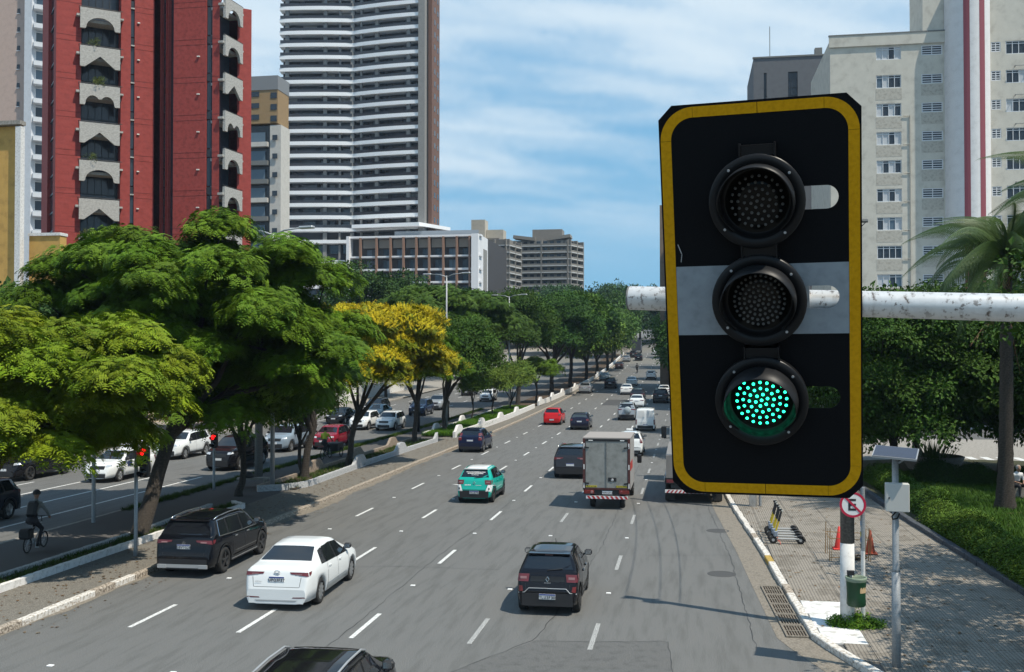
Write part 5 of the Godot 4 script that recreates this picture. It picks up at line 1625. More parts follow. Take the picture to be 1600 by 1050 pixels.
func signal_head() -> void:
	# mast arm reaching in from the right, painted silver and flaking
	var arm_m := tmat(noise_tex(200, 0.022, 5, [[0.0, 0.07, 0.055, 0.045], [0.27, 0.16, 0.13, 0.11], [0.33, 0.62, 0.62, 0.61], [1.0, 0.74, 0.74, 0.73]], 512), 0.55, 0.35)
	arm_m.metallic = 0.25
	var arm := thing("signal_mast", "silver painted mast arm reaching in from the right behind the signal board", "mast arm", Vector3(6.4, 0.14, -4.3))
	var b := B.new()
	b.smooth(1)
	var o := arm.position
	var l := Vector3(-0.30, 6.72, -5.36)
	var r := Vector3(1.45, 6.64, -5.0)
	var path := [l, l.lerp(r, 0.5), r, Vector3(3.2, 6.62, -4.72), Vector3(5.4, 6.5, -4.4), Vector3(6.2, 6.2, -4.32), Vector3(6.4, 5.4, -4.3)]
	var pp := []
	for p in path: pp.append(p - o)
	b.tube(pp, [0.0615, 0.0625, 0.064, 0.066, 0.07, 0.075, 0.08], 28, false)
	put(b, "arm", arm_m, arm)
	var cap := B.new()
	var d := (r - l).normalized()
	cap.lathe(l - o, -d, [Vector2(-0.005, 0.0625), Vector2(0.004, 0.0625), Vector2(0.006, 0.055), Vector2(0.001, 0.0)], 24)
	put(cap, "end_cap", M.pole_grey, arm)
	var post := B.new()
	post.smooth(1)
	post.tube([Vector3(0, -0.14, 0), Vector3(0, 5.4, 0)], [0.11, 0.08], 20, false)
	put(post, "post", arm_m, arm)

	var t := thing("traffic_signal", "large black signal board with yellow border and the lower green lamp lit", "traffic signal", Vector3(0.3528, 6.668, -5.114))
	t.rotation = Vector3(0.21633, -0.11944, 0.00697)
	var w := 0.465
	var h := 0.977
	var black := tmat(noise_tex(201, 0.06, 4, [[0.0, 0.0045, 0.005, 0.006], [0.6, 0.0075, 0.008, 0.0095], [1.0, 0.013, 0.0135, 0.015]], 512), 0.3, 0.5, null, 1.0, false)
	black.metallic_specular = 0.18
	var slots := [0.507, 0.033, -0.463]
	var bb := B.new()
	slotted(bb, -w, w, -h, h, slots, 0.16, 0.362, 0.055, 0.0, 0.065)
	put(bb, "board", black, t)
	var white := tmat(noise_tex(202, 0.03, 5, [[0.0, 0.22, 0.245, 0.265], [0.5, 0.27, 0.3, 0.325], [1.0, 0.3, 0.335, 0.36]], 256), 0.8, 0.45, null, 1.0, false)
	var wb := B.new()
	slotted(wb, -0.4055, 0.4055, -0.146, 0.198, [0.033], 0.16, 0.362, 0.055, 0.0035)
	put(wb, "white_band", white, t)
	# yellow border of eight lengths of tape
	var yel := tmat(noise_tex(203, 0.05, 4, [[0.0, 0.5, 0.235, 0.006], [0.5, 0.6, 0.295, 0.007], [1.0, 0.66, 0.33, 0.01]], 256), 0.4, 0.5, null, 1.0, false)
	var ox := w - 0.008
	var oy := h - 0.012
	var wd := 0.05
	var ro := 0.155
	for q in 4:
		var sx: float = [1, -1, -1, 1][q]
		var sy: float = [1, 1, -1, -1][q]
		var poly := PackedVector2Array()
		var c := Vector2((ox - ro) * sx, (oy - ro) * sy)
		for k in 13:
			var a := PI * 0.5 * k / 12.0
			poly.append(c + Vector2(cos(a) * sx, sin(a) * sy) * ro)
		for k in 13:
			var a := PI * 0.5 * (12 - k) / 12.0
			poly.append(c + Vector2(cos(a) * sx, sin(a) * sy) * (ro - wd))
		var cb := B.new()
		plate(cb, poly, 0.0035)
		put(cb, "border_tape", yel, t)
	for s in [-1.0, 1.0]:
		var e := B.new()
		e.box(Vector3(s * (ox - wd * 0.5), 0, 0.0025), Vector3(wd, (oy - ro) * 2 - 0.003, 0.002))
		put(e, "border_tape", yel, t)
		for u in [-1.0, 1.0]:
			var g := B.new()
			g.box(Vector3(u * (ox - ro) * 0.5, s * (oy - wd * 0.5), 0.0025), Vector3(ox - ro - 0.003, wd, 0.002))
			put(g, "border_tape", yel, t)
	white.metallic_specular = 0.15
	yel.metallic_specular = 0.15
	# lamps
	var shell := mat(0.011, 0.011, 0.012, 0.34)
	var visor_m := mat(0.014, 0.0145, 0.016, 0.42)
	var lens_m := mat(0.006, 0.0065, 0.0065, 0.07)
	shell.metallic_specular = 0.3
	lens_m.metallic_specular = 0.28
	visor_m.metallic_specular = 0.3
	var led_b := B.new()
	led_b.smooth(1)
	led_b.lathe(Vector3.ZERO, Vector3.BACK, [Vector2(0.01, 0.0), Vector2(0.007, 0.0052), Vector2(0.0, 0.008)], 8)
	var led := led_b.done()
	var off := mat(0.16, 0.17, 0.17, 0.3)
	var on := mat(0.1, 0.6, 0.45, 0.3)
	on.emission_enabled = true
	on.emission = Color(0.16, 0.98, 0.72)
	on.emission_energy_multiplier = 3.4
	var lamps := [[0.507, "unlit red lamp", [1, 6, 12, 17, 23]], [0.033, "unlit amber lamp", [1, 6, 12, 18, 24, 30]], [-0.463, "lit green lamp", [1, 6, 12, 17, 22]]]
	for i in 3:
		var c := Vector3(-0.006, lamps[i][0], 0)
		var hb := B.new()
		hb.smooth(1)
		hb.lathe(c, Vector3.BACK, [Vector2(-0.1, 0.19), Vector2(0.02, 0.218), Vector2(0.07, 0.222), Vector2(0.088, 0.222)], 48)
		hb.smooth(2)
		hb.lathe(c, Vector3.BACK, [Vector2(0.088, 0.222), Vector2(0.098, 0.215), Vector2(0.098, 0.178), Vector2(0.088, 0.172)], 48)
		hb.smooth(3)
		hb.lathe(c, Vector3.BACK, [Vector2(0.088, 0.172), Vector2(0.055, 0.162), Vector2(0.05, 0.15)], 48)
		var hs := put(hb, "lamp_housing", shell, t)
		hs.set_meta("label", lamps[i][1])
		var vb := B.new()
		vb.smooth(1)
		# visor: a tunnel open at the foot, cut back toward its ends
		var n := 44
		var a0 := deg_to_rad(-52.0)
		var a1 := deg_to_rad(232.0)
		for k in n:
			var p0 := a0 + (a1 - a0) * k / n
			var p1 := a0 + (a1 - a0) * (k + 1) / n
			var q := []
			for a in [p0, p1]:
				var f: float = clampf(minf(a - a0, a1 - a) / deg_to_rad(75.0), 0.0, 1.0)
				var ln: float = 0.03 + 0.2 * smoothstep(0.0, 1.0, f)
				var dir := Vector3(cos(a), sin(a), 0)
				q.append([c + dir * 0.176 + Vector3(0, 0, 0.09), c + dir * 0.17 + Vector3(0, 0, 0.09 + ln), c + dir * 0.166 + Vector3(0, 0, 0.09 + ln), c + dir * 0.17 + Vector3(0, 0, 0.07)])
			for m in 3:
				vb.quad(q[0][m], q[0][m + 1], q[1][m + 1], q[1][m])
		put(vb, "visor", visor_m, hs)
		var lb := B.new()
		lb.smooth(1)
		lb.lathe(c, Vector3.BACK, [Vector2(0.05, 0.152), Vector2(0.05, 0.135), Vector2(0.058, 0.12), Vector2(0.064, 0.07), Vector2(0.066, 0.0)], 40)
		put(lb, "lens", lens_m, hs)
		for p in led_rings(lamps[i][2], 0.118):
			var e := put(led, "led", on if i == 2 else off, hs)
			e.position = c + Vector3(p.x, p.y, 0.066 - 0.69 * p.length_squared())
		for k in 4:
			var a := deg_to_rad(40.0 + 90.0 * k)
			var sc := B.new()
			sc.lathe(c + Vector3(cos(a) * 0.196, sin(a) * 0.196, 0.098), Vector3.BACK, [Vector2(0.0, 0.007), Vector2(0.004, 0.006), Vector2(0.004, 0.0)], 8)
			put(sc, "screw", M.silver, hs)
		var jb := B.new()
		jb.box(c + Vector3(0.005, 0.238, 0.03), Vector3(0.15, 0.05, 0.09))
		jb.box(c + Vector3(0.085, 0.236, 0.04), Vector3(0.008, 0.07, 0.1))
		jb.box(c + Vector3(-0.075, 0.236, 0.04), Vector3(0.008, 0.07, 0.1))
		put(jb, "joint", shell, hs)
	var glow := OmniLight3D.new()
	glow.name = "green_light"
	glow.light_color = Color(0.16, 0.98, 0.72)
	glow.light_energy = 0.012
	glow.light_size = 0.12
	glow.omni_range = 6.0
	glow.omni_attenuation = 2.0
	glow.shadow_enabled = true
	t.add_child(glow)
	glow.position = Vector3(-0.006, -0.463, 0.13)
	var br := B.new()
	for y in [0.1, -0.03]:
		br.box(Vector3(-0.006, y, -0.1), Vector3(0.2, 0.03, 0.1))
	br.box(Vector3(0.215, 0.033, -0.03), Vector3(0.02, 0.14, 0.06))
	put(br, "bracket", M.steel, t)
	# two old scratches in the black face
	var sb := B.new()
	sb.box(Vector3(-0.385, 0.285, 0.001), Vector3(0.004, 0.05, 0.001), Basis(Vector3.BACK, 0.35))
	sb.box(Vector3(-0.378, 0.24, 0.001), Vector3(0.003, 0.04, 0.001), Basis(Vector3.BACK, -0.15))
	put(sb, "scratch", M.silver, t)

func red_signal(label: String, at: Vector3, top: float, head: Vector3, n: int, r: float) -> void:
	var t := thing("traffic_signal", label, "traffic signal", at, 0.0, "red signals on the median")
	var b := B.new()
	b.smooth(1)
	b.tube([Vector3(0, -0.1, 0), Vector3(0, 0.25, 0), Vector3(0, top, 0)], [0.075, 0.06, 0.055], 12)
	put(b, "pole", M.steel, t)
	var hb := B.new()
	hb.cbox(head - at - Vector3(0, (n - 1) * r * 1.35, 0.12), Vector3(r * 2.6, n * r * 2.8, 0.2), 0.04)
	put(hb, "housing", M.black, t)
	var red := mat(0.6, 0.02, 0.02, 0.3)
	red.emission_enabled = true
	red.emission = Color(1.0, 0.1, 0.1)
	red.emission_energy_multiplier = 1.6
	for k in n:
		var c := head - at - Vector3(0, k * r * 2.7, 0)
		var lb := B.new()
		lb.smooth(1)
		lb.lathe(c, Vector3.BACK, [Vector2(-0.02, r), Vector2(0.0, r * 0.8), Vector2(0.012, 0.0)], 16)
		put(lb, "lamp", red if k == 0 else M.glass, t)
		var vb := B.new()
		vb.smooth(1)
		vb.lathe(c, Vector3.BACK, [Vector2(-0.02, r * 1.08), Vector2(0.16, r * 1.05)], 12, -0.2, PI + 0.2)
		put(vb, "visor", M.black, t)
	var lt := OmniLight3D.new()
	lt.name = "red_light"
	lt.light_color = Color(1.0, 0.1, 0.1)
	lt.light_energy = 0.02
	lt.light_size = r
	lt.omni_range = 8.0
	lt.omni_attenuation = 2.0
	lt.shadow_enabled = true
	t.add_child(lt)
	lt.position = head - at + Vector3(0, 0, 0.12)

func lamp_post(label: String, at: Vector3, h: float, arms: Array, m: Material, r := 0.1) -> void:
	var t := thing("street_lamp", label, "street lamp", at, 0.0, "street lamps of the median")
	var b := B.new()
	b.smooth(1)
	b.tube([Vector3(0, -0.1, 0), Vector3(0, h * 0.5, 0), Vector3(0, h, 0)], [r, r * 0.85, r * 0.6], 12)
	put(b, "pole", m, t)
	for a in arms:
		var e := Vector3(cos(a), 0.12, sin(a)) * 1.5
		var ab := B.new()
		ab.smooth(1)
		ab.tube([Vector3(0, h - 0.1, 0), Vector3(e.x * 0.4, h + 0.1, e.z * 0.4), Vector3(e.x, h + e.y, e.z)], [0.045, 0.04, 0.035], 8)
		put(ab, "arm", m, t)
		var hb := B.new()
		hb.cbox(Vector3(e.x * 1.2, h + e.y, e.z * 1.2), Vector3(0.75, 0.12, 0.3), 0.04, Basis(Vector3.UP, -a))
		put(hb, "lantern", M.silver, t)

func street_things() -> void:
	red_signal("red signal on a thin steel pole at the near end of the planter", Vector3(-16.98, 0.13, -29.57), 3.75, Vector3(-16.72, 3.36, -29.5), 3, 0.115)
	red_signal("red signal on a short pole beside the cycle path under the dark tree", Vector3(-21.61, 0.13, -44.41), 2.6, Vector3(-21.55, 2.58, -44.2), 2, 0.12)
	var pp := thing("steel_post", "plain steel post beside the cycle path under the lime green crown", "post", Vector3(-21.87, 0.13, -35.1))
	var b := B.new()
	b.tube([Vector3(0, -0.1, 0), Vector3(0, 5.2, 0)], [0.075, 0.06], 12)
	put(b, "pole", M.steel, pp)
	bx("sign_panel", M.pole_grey, pp, Vector3(0, 4.6, -0.08), Vector3(0.7, 0.9, 0.03))
	var cp := thing("utility_pole", "thick grey concrete pole standing between the two red signals and the parked trees", "utility pole", Vector3(-21.34, 0.13, -48.8))
	b = B.new()
	b.smooth(1)
	b.tube([Vector3(0, -0.2, 0), Vector3(0, 9.0, 0)], [0.21, 0.15], 14)
	put(b, "pole", M.pole_grey, cp)
	bx("crossarm", M.pole_grey, cp, Vector3(0, 8.4, 0), Vector3(1.9, 0.12, 0.12))
	lamp_post("tall double armed street lamp rising out of the big tree crown", Vector3(-18.96, 0.13, -44.9), 11.9, [0.2, PI + 0.2], M.steel, 0.11)
	lamp_post("white double armed street lamp behind the yellow blossom tree", Vector3(-19.55, 0.13, -82.0), 12.7, [0.25, PI + 0.25], M.steel)
	lamp_post("dark slim lamp post at the corner of the humped planter", Vector3(-21.44, 0.13, -80.2), 6.5, [0.0], M.alloy_dark, 0.13)
	lamp_post("pale double armed street lamp farther along above the saplings", Vector3(-19.8, 0.26, -113.4), 12.6, [0.25, PI + 0.25], M.steel)
	# a concrete bench with a black sack under the dark tree
	var bn := thing("bench", "low concrete bench under the dark tree beside the grey pole", "bench", Vector3(-20.2, 0.13, -45.6), 0.3)
	bx("seat", M.concrete, bn, Vector3(0, 0.42, 0), Vector3(1.5, 0.08, 0.45))
	for s in [-1.0, 1.0]: bx("leg", M.concrete, bn, Vector3(s * 0.55, 0.19, 0), Vector3(0.14, 0.38, 0.38))
	var sk := thing("sack", "black sack lying on the concrete bench", "sack", Vector3(-20.45, 0.59, -45.55))
	b = B.new()
	b.smooth(1)
	b.lathe(Vector3.ZERO, Vector3.UP, [Vector2(0.0, 0.0), Vector2(0.01, 0.26), Vector2(0.1, 0.3), Vector2(0.22, 0.2), Vector2(0.28, 0.06), Vector2(0.3, 0.0)], 14)
	put(b, "bag", M.cladding, sk)
	utility_poles()
	solar_post()
	scooters()
	small_things()

func utility_poles() -> void:
	var dark := tmat(noise_tex(210, 0.03, 6, [[0.0, 0.03, 0.026, 0.022], [0.45, 0.1, 0.09, 0.08], [1.0, 0.24, 0.22, 0.2]], 256), 0.6, 0.95)
	var t := thing("utility_pole", "dark concrete utility pole painted white at the foot behind the green bin", "utility pole", Vector3(3.64, 0.13, -24.88))
	var b := B.new()
	b.smooth(1)
	b.tube([Vector3(0, -0.2, 0), Vector3(0, 1.9, 0)], [0.172, 0.163], 20)
	put(b, "painted_foot", M.white_wall, t)
	b = B.new()
	b.smooth(1)
	b.tube([Vector3(0, 1.9, 0), Vector3(0, 10.1, 0)], [0.16, 0.11], 20)
	put(b, "shaft", dark, t)
	b = B.new()
	b.box(Vector3(0, 8.7, 0.14), Vector3(0.35, 0.5, 0.2))
	b.rod(Vector3(-0.5, 9.4, 0), Vector3(0.5, 9.4, 0), 0.05, 6)
	b.rod(Vector3(-0.3, 6.9, 0), Vector3(0.3, 6.9, 0), 0.04, 6)
	put(b, "crossarm", M.pole_grey, t)
	for y in [2.9, 4.5]:
		var k := B.new()
		k.lathe(Vector3(0, y, 0), Vector3.UP, [Vector2(0, 0.162), Vector2(0, 0.166), Vector2(0.03, 0.166), Vector2(0.03, 0.16)], 16)
		put(k, "strap", M.steel, t)
	var u := thing("utility_pole", "white painted pole foot glimpsed below the signal board past the scooters", "utility pole", Vector3(2.62, 0.13, -43.4))
	b = B.new()
	b.smooth(1)
	b.tube([Vector3(0, -0.2, 0), Vector3(0, 9.8, 0)], [0.16, 0.11], 16)
	put(b, "shaft", M.white_wall, u)
	var v := thing("steel_post", "thin grey post beside the white painted pole foot past the scooters", "post", Vector3(2.92, 0.13, -43.5))
	b = B.new()
	b.tube([Vector3(0, -0.1, 0), Vector3(0, 3.4, 0)], [0.06, 0.05], 10)
	put(b, "pole", M.steel, v)
	# three cables from pole to pole
	var ends := [[Vector3(3.2, 9.5, -24.88), Vector3(2.3, 9.3, -43.4)], [Vector3(4.1, 9.5, -24.88), Vector3(2.9, 9.3, -43.4)], [Vector3(3.4, 7.1, -24.88), Vector3(2.5, 7.0, -43.4)]]
	var lab := ["upper cable on the road side between the two poles", "upper cable on the park side between the two poles", "lower cable between the two poles"]
	for i in 3:
		var c := thing("cable", lab[i], "cable", ends[i][0])
		var w := B.new()
		var pts := []
		var rad := []
		for k in 13:
			var f := k / 12.0
			pts.append(ends[i][0].lerp(ends[i][1], f) - ends[i][0] - Vector3(0, 0.5 * 4.0 * f * (1 - f), 0))
			rad.append(0.011)
		w.tube(pts, rad, 5)
		put(w, "wire", M.rubber, c)
	# no parking sign on its own thin post
	var s := thing("road_sign", "round no parking sign with a barred letter E on a stickered thin post", "road sign", Vector3(3.97, 0.13, -24.78))
	b = B.new()
	b.tube([Vector3(0, -0.1, 0), Vector3(0, 3.2, 0)], [0.05, 0.047], 12)
	put(b, "post", M.white_wall, s)
	b = B.new()
	b.tube([Vector3(0, 1.75, 0), Vector3(0, 3.21, 0)], [0.053, 0.053], 12)
	put(b, "bare_post", M.steel, s)
	for a in [[1.95, mat(0.02, 0.12, 0.35)], [2.08, mat(0.5, 0.42, 0.05)], [2.2, M.white], [2.33, mat(0.1, 0.3, 0.55)], [1.8, M.ink]]:
		var k := B.new()
		k.lathe(Vector3(0, a[0], 0), Vector3.UP, [Vector2(0, 0.0545), Vector2(0.1, 0.0545)], 10, 0.3, 2.3)
		put(k, "sticker", a[1], s)
	var c := Vector3(-0.24, 2.82, 0.14)
	var r := 0.295
	b = B.new()
	b.lathe(c, Vector3.BACK, [Vector2(0, 0), Vector2(0, r), Vector2(0.004, r), Vector2(0.004, 0)], 32)
	var disc := put(b, "disc", M.white, s)
	b = B.new()
	b.lathe(c, Vector3.BACK, [Vector2(0.007, r * 0.82), Vector2(0.007, r)], 32)
	put(b, "ring", mat(0.5, 0.012, 0.05, 0.5), disc)
	b = B.new()
	b.box(c + Vector3(-0.075, 0, 0.007), Vector3(0.05, 0.27, 0.003))
	for y in [-0.11, 0.0, 0.11]:
		b.box(c + Vector3(0.01, y, 0.007), Vector3(0.12, 0.05, 0.003))
	put(b, "letter", M.ink, disc)
	b = B.new()
	b.box(c + Vector3(0, 0, 0.0105), Vector3(r * 1.7, 0.05, 0.002), Basis(Vector3.BACK, -PI * 0.25))
	put(b, "bar", mat(0.5, 0.012, 0.05, 0.5), disc)

func solar_post() -> void:
	var t := thing("solar_post", "galvanised post with a small solar panel and a grey cabinet", "equipment post", Vector3(4.11, 0.13, -21.7))
	var b := B.new()
	b.smooth(1)
	b.tube([Vector3(0, -0.1, 0), Vector3(0, 1.92, 0)], [0.088, 0.084], 18)
	b.smooth(2)
	b.tube([Vector3(0, 1.92, 0), Vector3(0, 1.98, 0), Vector3(0, 4.25, 0)], [0.088, 0.066, 0.062], 18)
	put(b, "post", M.steel, t)
	var bs := Basis(Vector3.UP, -0.28) * Basis(Vector3.RIGHT, 0.24) * Basis(Vector3.BACK, -0.06)
	b = B.new()
	b.box(Vector3(0.0, 4.3, 0.05), Vector3(0.84, 0.045, 0.66), bs)
	var pn := put(b, "solar_panel", M.silver, t)
	b = B.new()
	b.box(Vector3(0.0, 4.3, 0.05) + bs * Vector3(0, 0.025, 0), Vector3(0.8, 0.004, 0.62), bs)
	put(b, "cells", mat(0.01, 0.015, 0.04, 0.1), pn)
	b = B.new()
	b.rod(Vector3(0.05, 4.1, 0.05), Vector3(0.25, 4.24, 0.1), 0.02, 6)
	b.box(Vector3(0, 4.24, 0.02), Vector3(0.6, 0.04, 0.05), bs)
	put(b, "bracket", M.steel, t)
	b = B.new()
	b.cbox(Vector3(0.0, 3.43, 0.17), Vector3(0.45, 0.56, 0.22), 0.012, Basis(Vector3.UP, -0.1))
	var cb := put(b, "cabinet", mat(0.5, 0.5, 0.47, 0.6), t)
	b = B.new()
	b.box(Vector3(-0.17, 3.42, 0.27), Vector3(0.02, 0.04, 0.02))
	put(b, "lock", M.ink, cb)
	b = B.new()
	b.tube([Vector3(-0.02, 3.14, 0.16), Vector3(-0.1, 3.05, 0.18), Vector3(-0.08, 2.98, 0.14), Vector3(0.02, 3.0, 0.1), Vector3(0.06, 3.1, 0.09)], [0.016, 0.016, 0.016, 0.016, 0.016], 6)
	put(b, "cable", M.rubber, t)
	# green litter bin on the painted pole
	var l := thing("litter_bin", "green open litter bin strapped to the white painted pole", "bin", Vector3(3.78, 0.66, -24.55))
	b = B.new()
	b.smooth(1)
	b.lathe(Vector3.ZERO, Vector3.UP, [Vector2(0.0, 0.0), Vector2(0.0, 0.19), Vector2(0.04, 0.215), Vector2(0.25, 0.205), Vector2(0.62, 0.225), Vector2(0.64, 0.235), Vector2(0.655, 0.225), Vector2(0.64, 0.205), Vector2(0.1, 0.18), Vector2(0.1, 0.0)], 24)
	put(b, "body", mat(0.008, 0.05, 0.018, 0.45), l)
	b = B.new()
	b.smooth(1)
	b.lathe(Vector3(0, 0.54, 0), Vector3.UP, [Vector2(0.0, 0.216), Vector2(0.07, 0.235), Vector2(0.115, 0.245), Vector2(0.12, 0.21), Vector2(0.03, 0.19)], 24)
	put(b, "liner", mat(0.2, 0.26, 0.19, 0.6), l)
	b = B.new()
	b.lathe(Vector3(0, 0.32, 0), Vector3.UP, [Vector2(0.0, 0.2115), Vector2(0.13, 0.2145)], 10, deg_to_rad(-165), deg_to_rad(-90))
	var lb := put(b, "notice", mat(0.5, 0.36, 0.2, 0.7), l)
	b = B.new()
	b.box(Vector3(-0.1, 0.72, -0.12), Vector3(0.16, 0.1, 0.1))
	put(b, "clamp", M.cladding, l)

func scooters() -> void:
	var lab := ["nearest of the parked electric scooters", "second of the parked electric scooters from the viewer", "middle one of the five parked electric scooters", "fourth of the parked electric scooters from the viewer", "farthest of the parked electric scooters"]
	var proto := thing("electric_scooter", lab[0], "scooter", Vector3(3.2, 0.14, -35.0), 0.03, "electric scooters parked by the right kerb")
	for x in [-0.44, 0.44]:
		var b := B.new()
		b.smooth(1)
		b.lathe(Vector3(x, 0.13, -0.035), Vector3.BACK, [Vector2(0, 0.05), Vector2(0, 0.11), Vector2(0.015, 0.13), Vector2(0.055, 0.13), Vector2(0.07, 0.11), Vector2(0.07, 0.05)], 20)
		var wl := put(b, "wheel", M.rubber, proto)
		b = B.new()
		b.lathe(Vector3(x, 0.13, -0.03), Vector3.BACK, [Vector2(0, 0.0), Vector2(0, 0.055), Vector2(0.06, 0.055), Vector2(0.06, 0.0)], 14)
		put(b, "hub", M.silver, wl)
	var b := B.new()
	b.cbox(Vector3(0.05, 0.17, 0), Vector3(0.7, 0.05, 0.15), 0.015)
	put(b, "deck", mat(0.3, 0.31, 0.31, 0.5), proto)
	b = B.new()
	b.smooth(1)
	b.lathe(Vector3(0.44, 0.13, -0.055), Vector3.BACK, [Vector2(0, 0.14), Vector2(0, 0.165), Vector2(0.11, 0.165), Vector2(0.11, 0.14)], 14, PI * 0.9, PI * 1.75)
	put(b, "mudguard", M.cladding, proto)
	b = B.new()
	b.tube([Vector3(-0.42, 0.16, 0), Vector3(-0.36, 0.4, 0), Vector3(-0.26, 0.75, 0)], [0.03, 0.034, 0.032], 10)
	put(b, "stem", mat(0.55, 0.4, 0.02, 0.5), proto)
	b = B.new()
	b.tube([Vector3(-0.26, 0.75, 0), Vector3(-0.2, 0.98, 0), Vector3(-0.16, 1.12, 0)], [0.04, 0.036, 0.03], 10)
	put(b, "upper_stem", M.black, proto)
	b = B.new()
	b.rod(Vector3(-0.17, 1.12, -0.24), Vector3(-0.17, 1.12, 0.24), 0.016, 8)
	b.box(Vector3(-0.2, 1.12, 0), Vector3(0.1, 0.06, 0.1))
	put(b, "handlebar", M.black, proto)
	for s in [-1.0, 1.0]:
		b = B.new()
		b.rod(Vector3(-0.17, 1.12, s * 0.16), Vector3(-0.17, 1.12, s * 0.27), 0.024, 8)
		put(b, "grip", mat(0.45, 0.45, 0.4, 0.6), proto)
	b = B.new()
	b.cbox(Vector3(-0.36, 0.33, 0), Vector3(0.14, 0.2, 0.12), 0.03)
	put(b, "front_cover", mat(0.2, 0.24, 0.3, 0.4), proto)
	b = B.new()
	b.rod(Vector3(-0.25, 0.15, 0.05), Vector3(-0.22, 0.01, 0.16), 0.012, 6)
	put(b, "kickstand", mat(0.5, 0.06, 0.03, 0.5), proto)
	for k in 4:
		var c: Node3D = proto.duplicate()
		c.name = numbered("electric_scooter")
		add_child(c)
		c.position = Vector3(3.18 + 0.03 * (k % 2) - 0.01 * k, 0.14, -35.5 - k * 0.5)
		c.rotation.y = 0.03 + rng.randf_range(-0.05, 0.05)
		c.set_meta("label", lab[k + 1])

func small_things() -> void:
	for a in [[Vector3(4.77, 0.14, -34.35), "upright red cone half hidden behind the utility pole", mat(0.6, 0.03, 0.02, 0.5)], [Vector3(5.63, 0.14, -33.76), "faded orange cone right of the utility pole", mat(0.42, 0.07, 0.025, 0.6)]]:
		var t := thing("traffic_cone", a[1], "traffic cone", a[0])
		var b := B.new()
		b.cbox(Vector3(0, 0.025, 0), Vector3(0.4, 0.05, 0.4), 0.015)
		put(b, "base", a[2], t)
		b = B.new()
		b.smooth(1)
		b.lathe(Vector3(0, 0.05, 0), Vector3.UP, [Vector2(0, 0.15), Vector2(0.68, 0.03), Vector2(0.69, 0.0)], 18)
		put(b, "body", a[2], t)
	var rust := mat(0.25, 0.15, 0.06, 0.9)
	var f := thing("wire_barrier", "flimsy rusty wire barrier round a hole in the footway", "barrier", Vector3(4.8, 0.14, -32.9))
	for p in [Vector3(-0.58, 0, 0.5), Vector3(0.57, 0, 0.4), Vector3(-0.55, 0, -0.7), Vector3(0.6, 0, -0.7)]:
		var b := B.new()
		b.rod(p, p + Vector3(0.02, 1.0, 0), 0.014, 5)
		b.rod(p + Vector3(0.05, 0, 0.05), p + Vector3(0.07, 0.8, 0.05), 0.01, 5)
		put(b, "stake", rust, f)
	for e in [[Vector3(-0.58, 0.68, 0.5), Vector3(0.57, 0.64, 0.4)], [Vector3(-0.55, 0.68, -0.7), Vector3(0.6, 0.66, -0.7)], [Vector3(-0.58, 0.68, 0.5), Vector3(-0.55, 0.68, -0.7)], [Vector3(0.57, 0.64, 0.4), Vector3(0.6, 0.66, -0.7)], [Vector3(-0.58, 0.1, 0.5), Vector3(0.57, 0.12, 0.4)]]:
		var b := B.new()
		b.rod(e[0], e[1], 0.012, 5)
		put(b, "rail", rust, f)
	var d := B.new()
	for k in 26:
		var p := Vector3(rng.randf_range(0.1, 0.55), 0.02 + rng.randf() * 0.1, rng.randf_range(-0.2, 0.35))
		d.box(p, Vector3(rng.randf_range(0.03, 0.14), 0.05, rng.randf_range(0.03, 0.1)), Basis(Vector3(1, 2, 0.5).normalized(), rng.randf() * 6.0))
	put(d, "rubble", M.dirt_and_pit_shade, f)
	var bo := thing("bollard", "short pale round bollard at the bottom right edge", "bollard", Vector3(4.77, 0.13, -19.0))
	var b := B.new()
	b.smooth(1)
	b.lathe(Vector3.ZERO, Vector3.UP, [Vector2(0, 0.105), Vector2(0.72, 0.1), Vector2(0.75, 0.09)], 20)
	put(b, "post", M.white_wall, bo)
	b = B.new()
	b.lathe(Vector3(0, 0.75, 0), Vector3.UP, [Vector2(0, 0.09), Vector2(0.005, 0.085), Vector2(0.003, 0.03), Vector2(-0.02, 0.025), Vector2(-0.02, 0.0)], 20)
	put(b, "cap", M.silver, bo)
	var pl := thing("planter", "big round concrete planter with spiky plants at the back of the park", "planter", Vector3(12.9, 0.2, -58.0))
	b = B.new()
	b.smooth(1)
	b.lathe(Vector3.ZERO, Vector3.UP, [Vector2(0, 1.2), Vector2(0.5, 1.5), Vector2(0.75, 1.6), Vector2(0.78, 1.5), Vector2(0.6, 1.45), Vector2(0.6, 0.0)], 28)
	put(b, "bowl", M.concrete, pl)
	var sp := B.new()
	for k in 90:
		var a := rng.randf() * TAU
		var p := Vector3(cos(a), 0, sin(a)) * rng.randf() * 1.1 + Vector3(0, 0.6, 0)
		var dir := Vector3(cos(a) * rng.randf_range(0.2, 1.0), 1.0, sin(a) * rng.randf_range(0.2, 1.0)).normalized()
		var s := Vector3(-sin(a), 0, cos(a)) * 0.05
		var e := p + dir * rng.randf_range(0.7, 1.5)
		sp.tri(p - s, e, p + s)
	put(sp, "leaves", M.frond, pl)
	var lf := thing("fallen_frond", "dry fallen palm frond lying at the foot of the palm", "palm frond", Vector3(11.9, 0.34, -41.6), 0.4)
	var o := put(frond_mesh(2.6, 0.1, 18, 0.25), "frond", M.frond_dry, lf)
	o.rotation = Vector3(0, 0, -0.42)

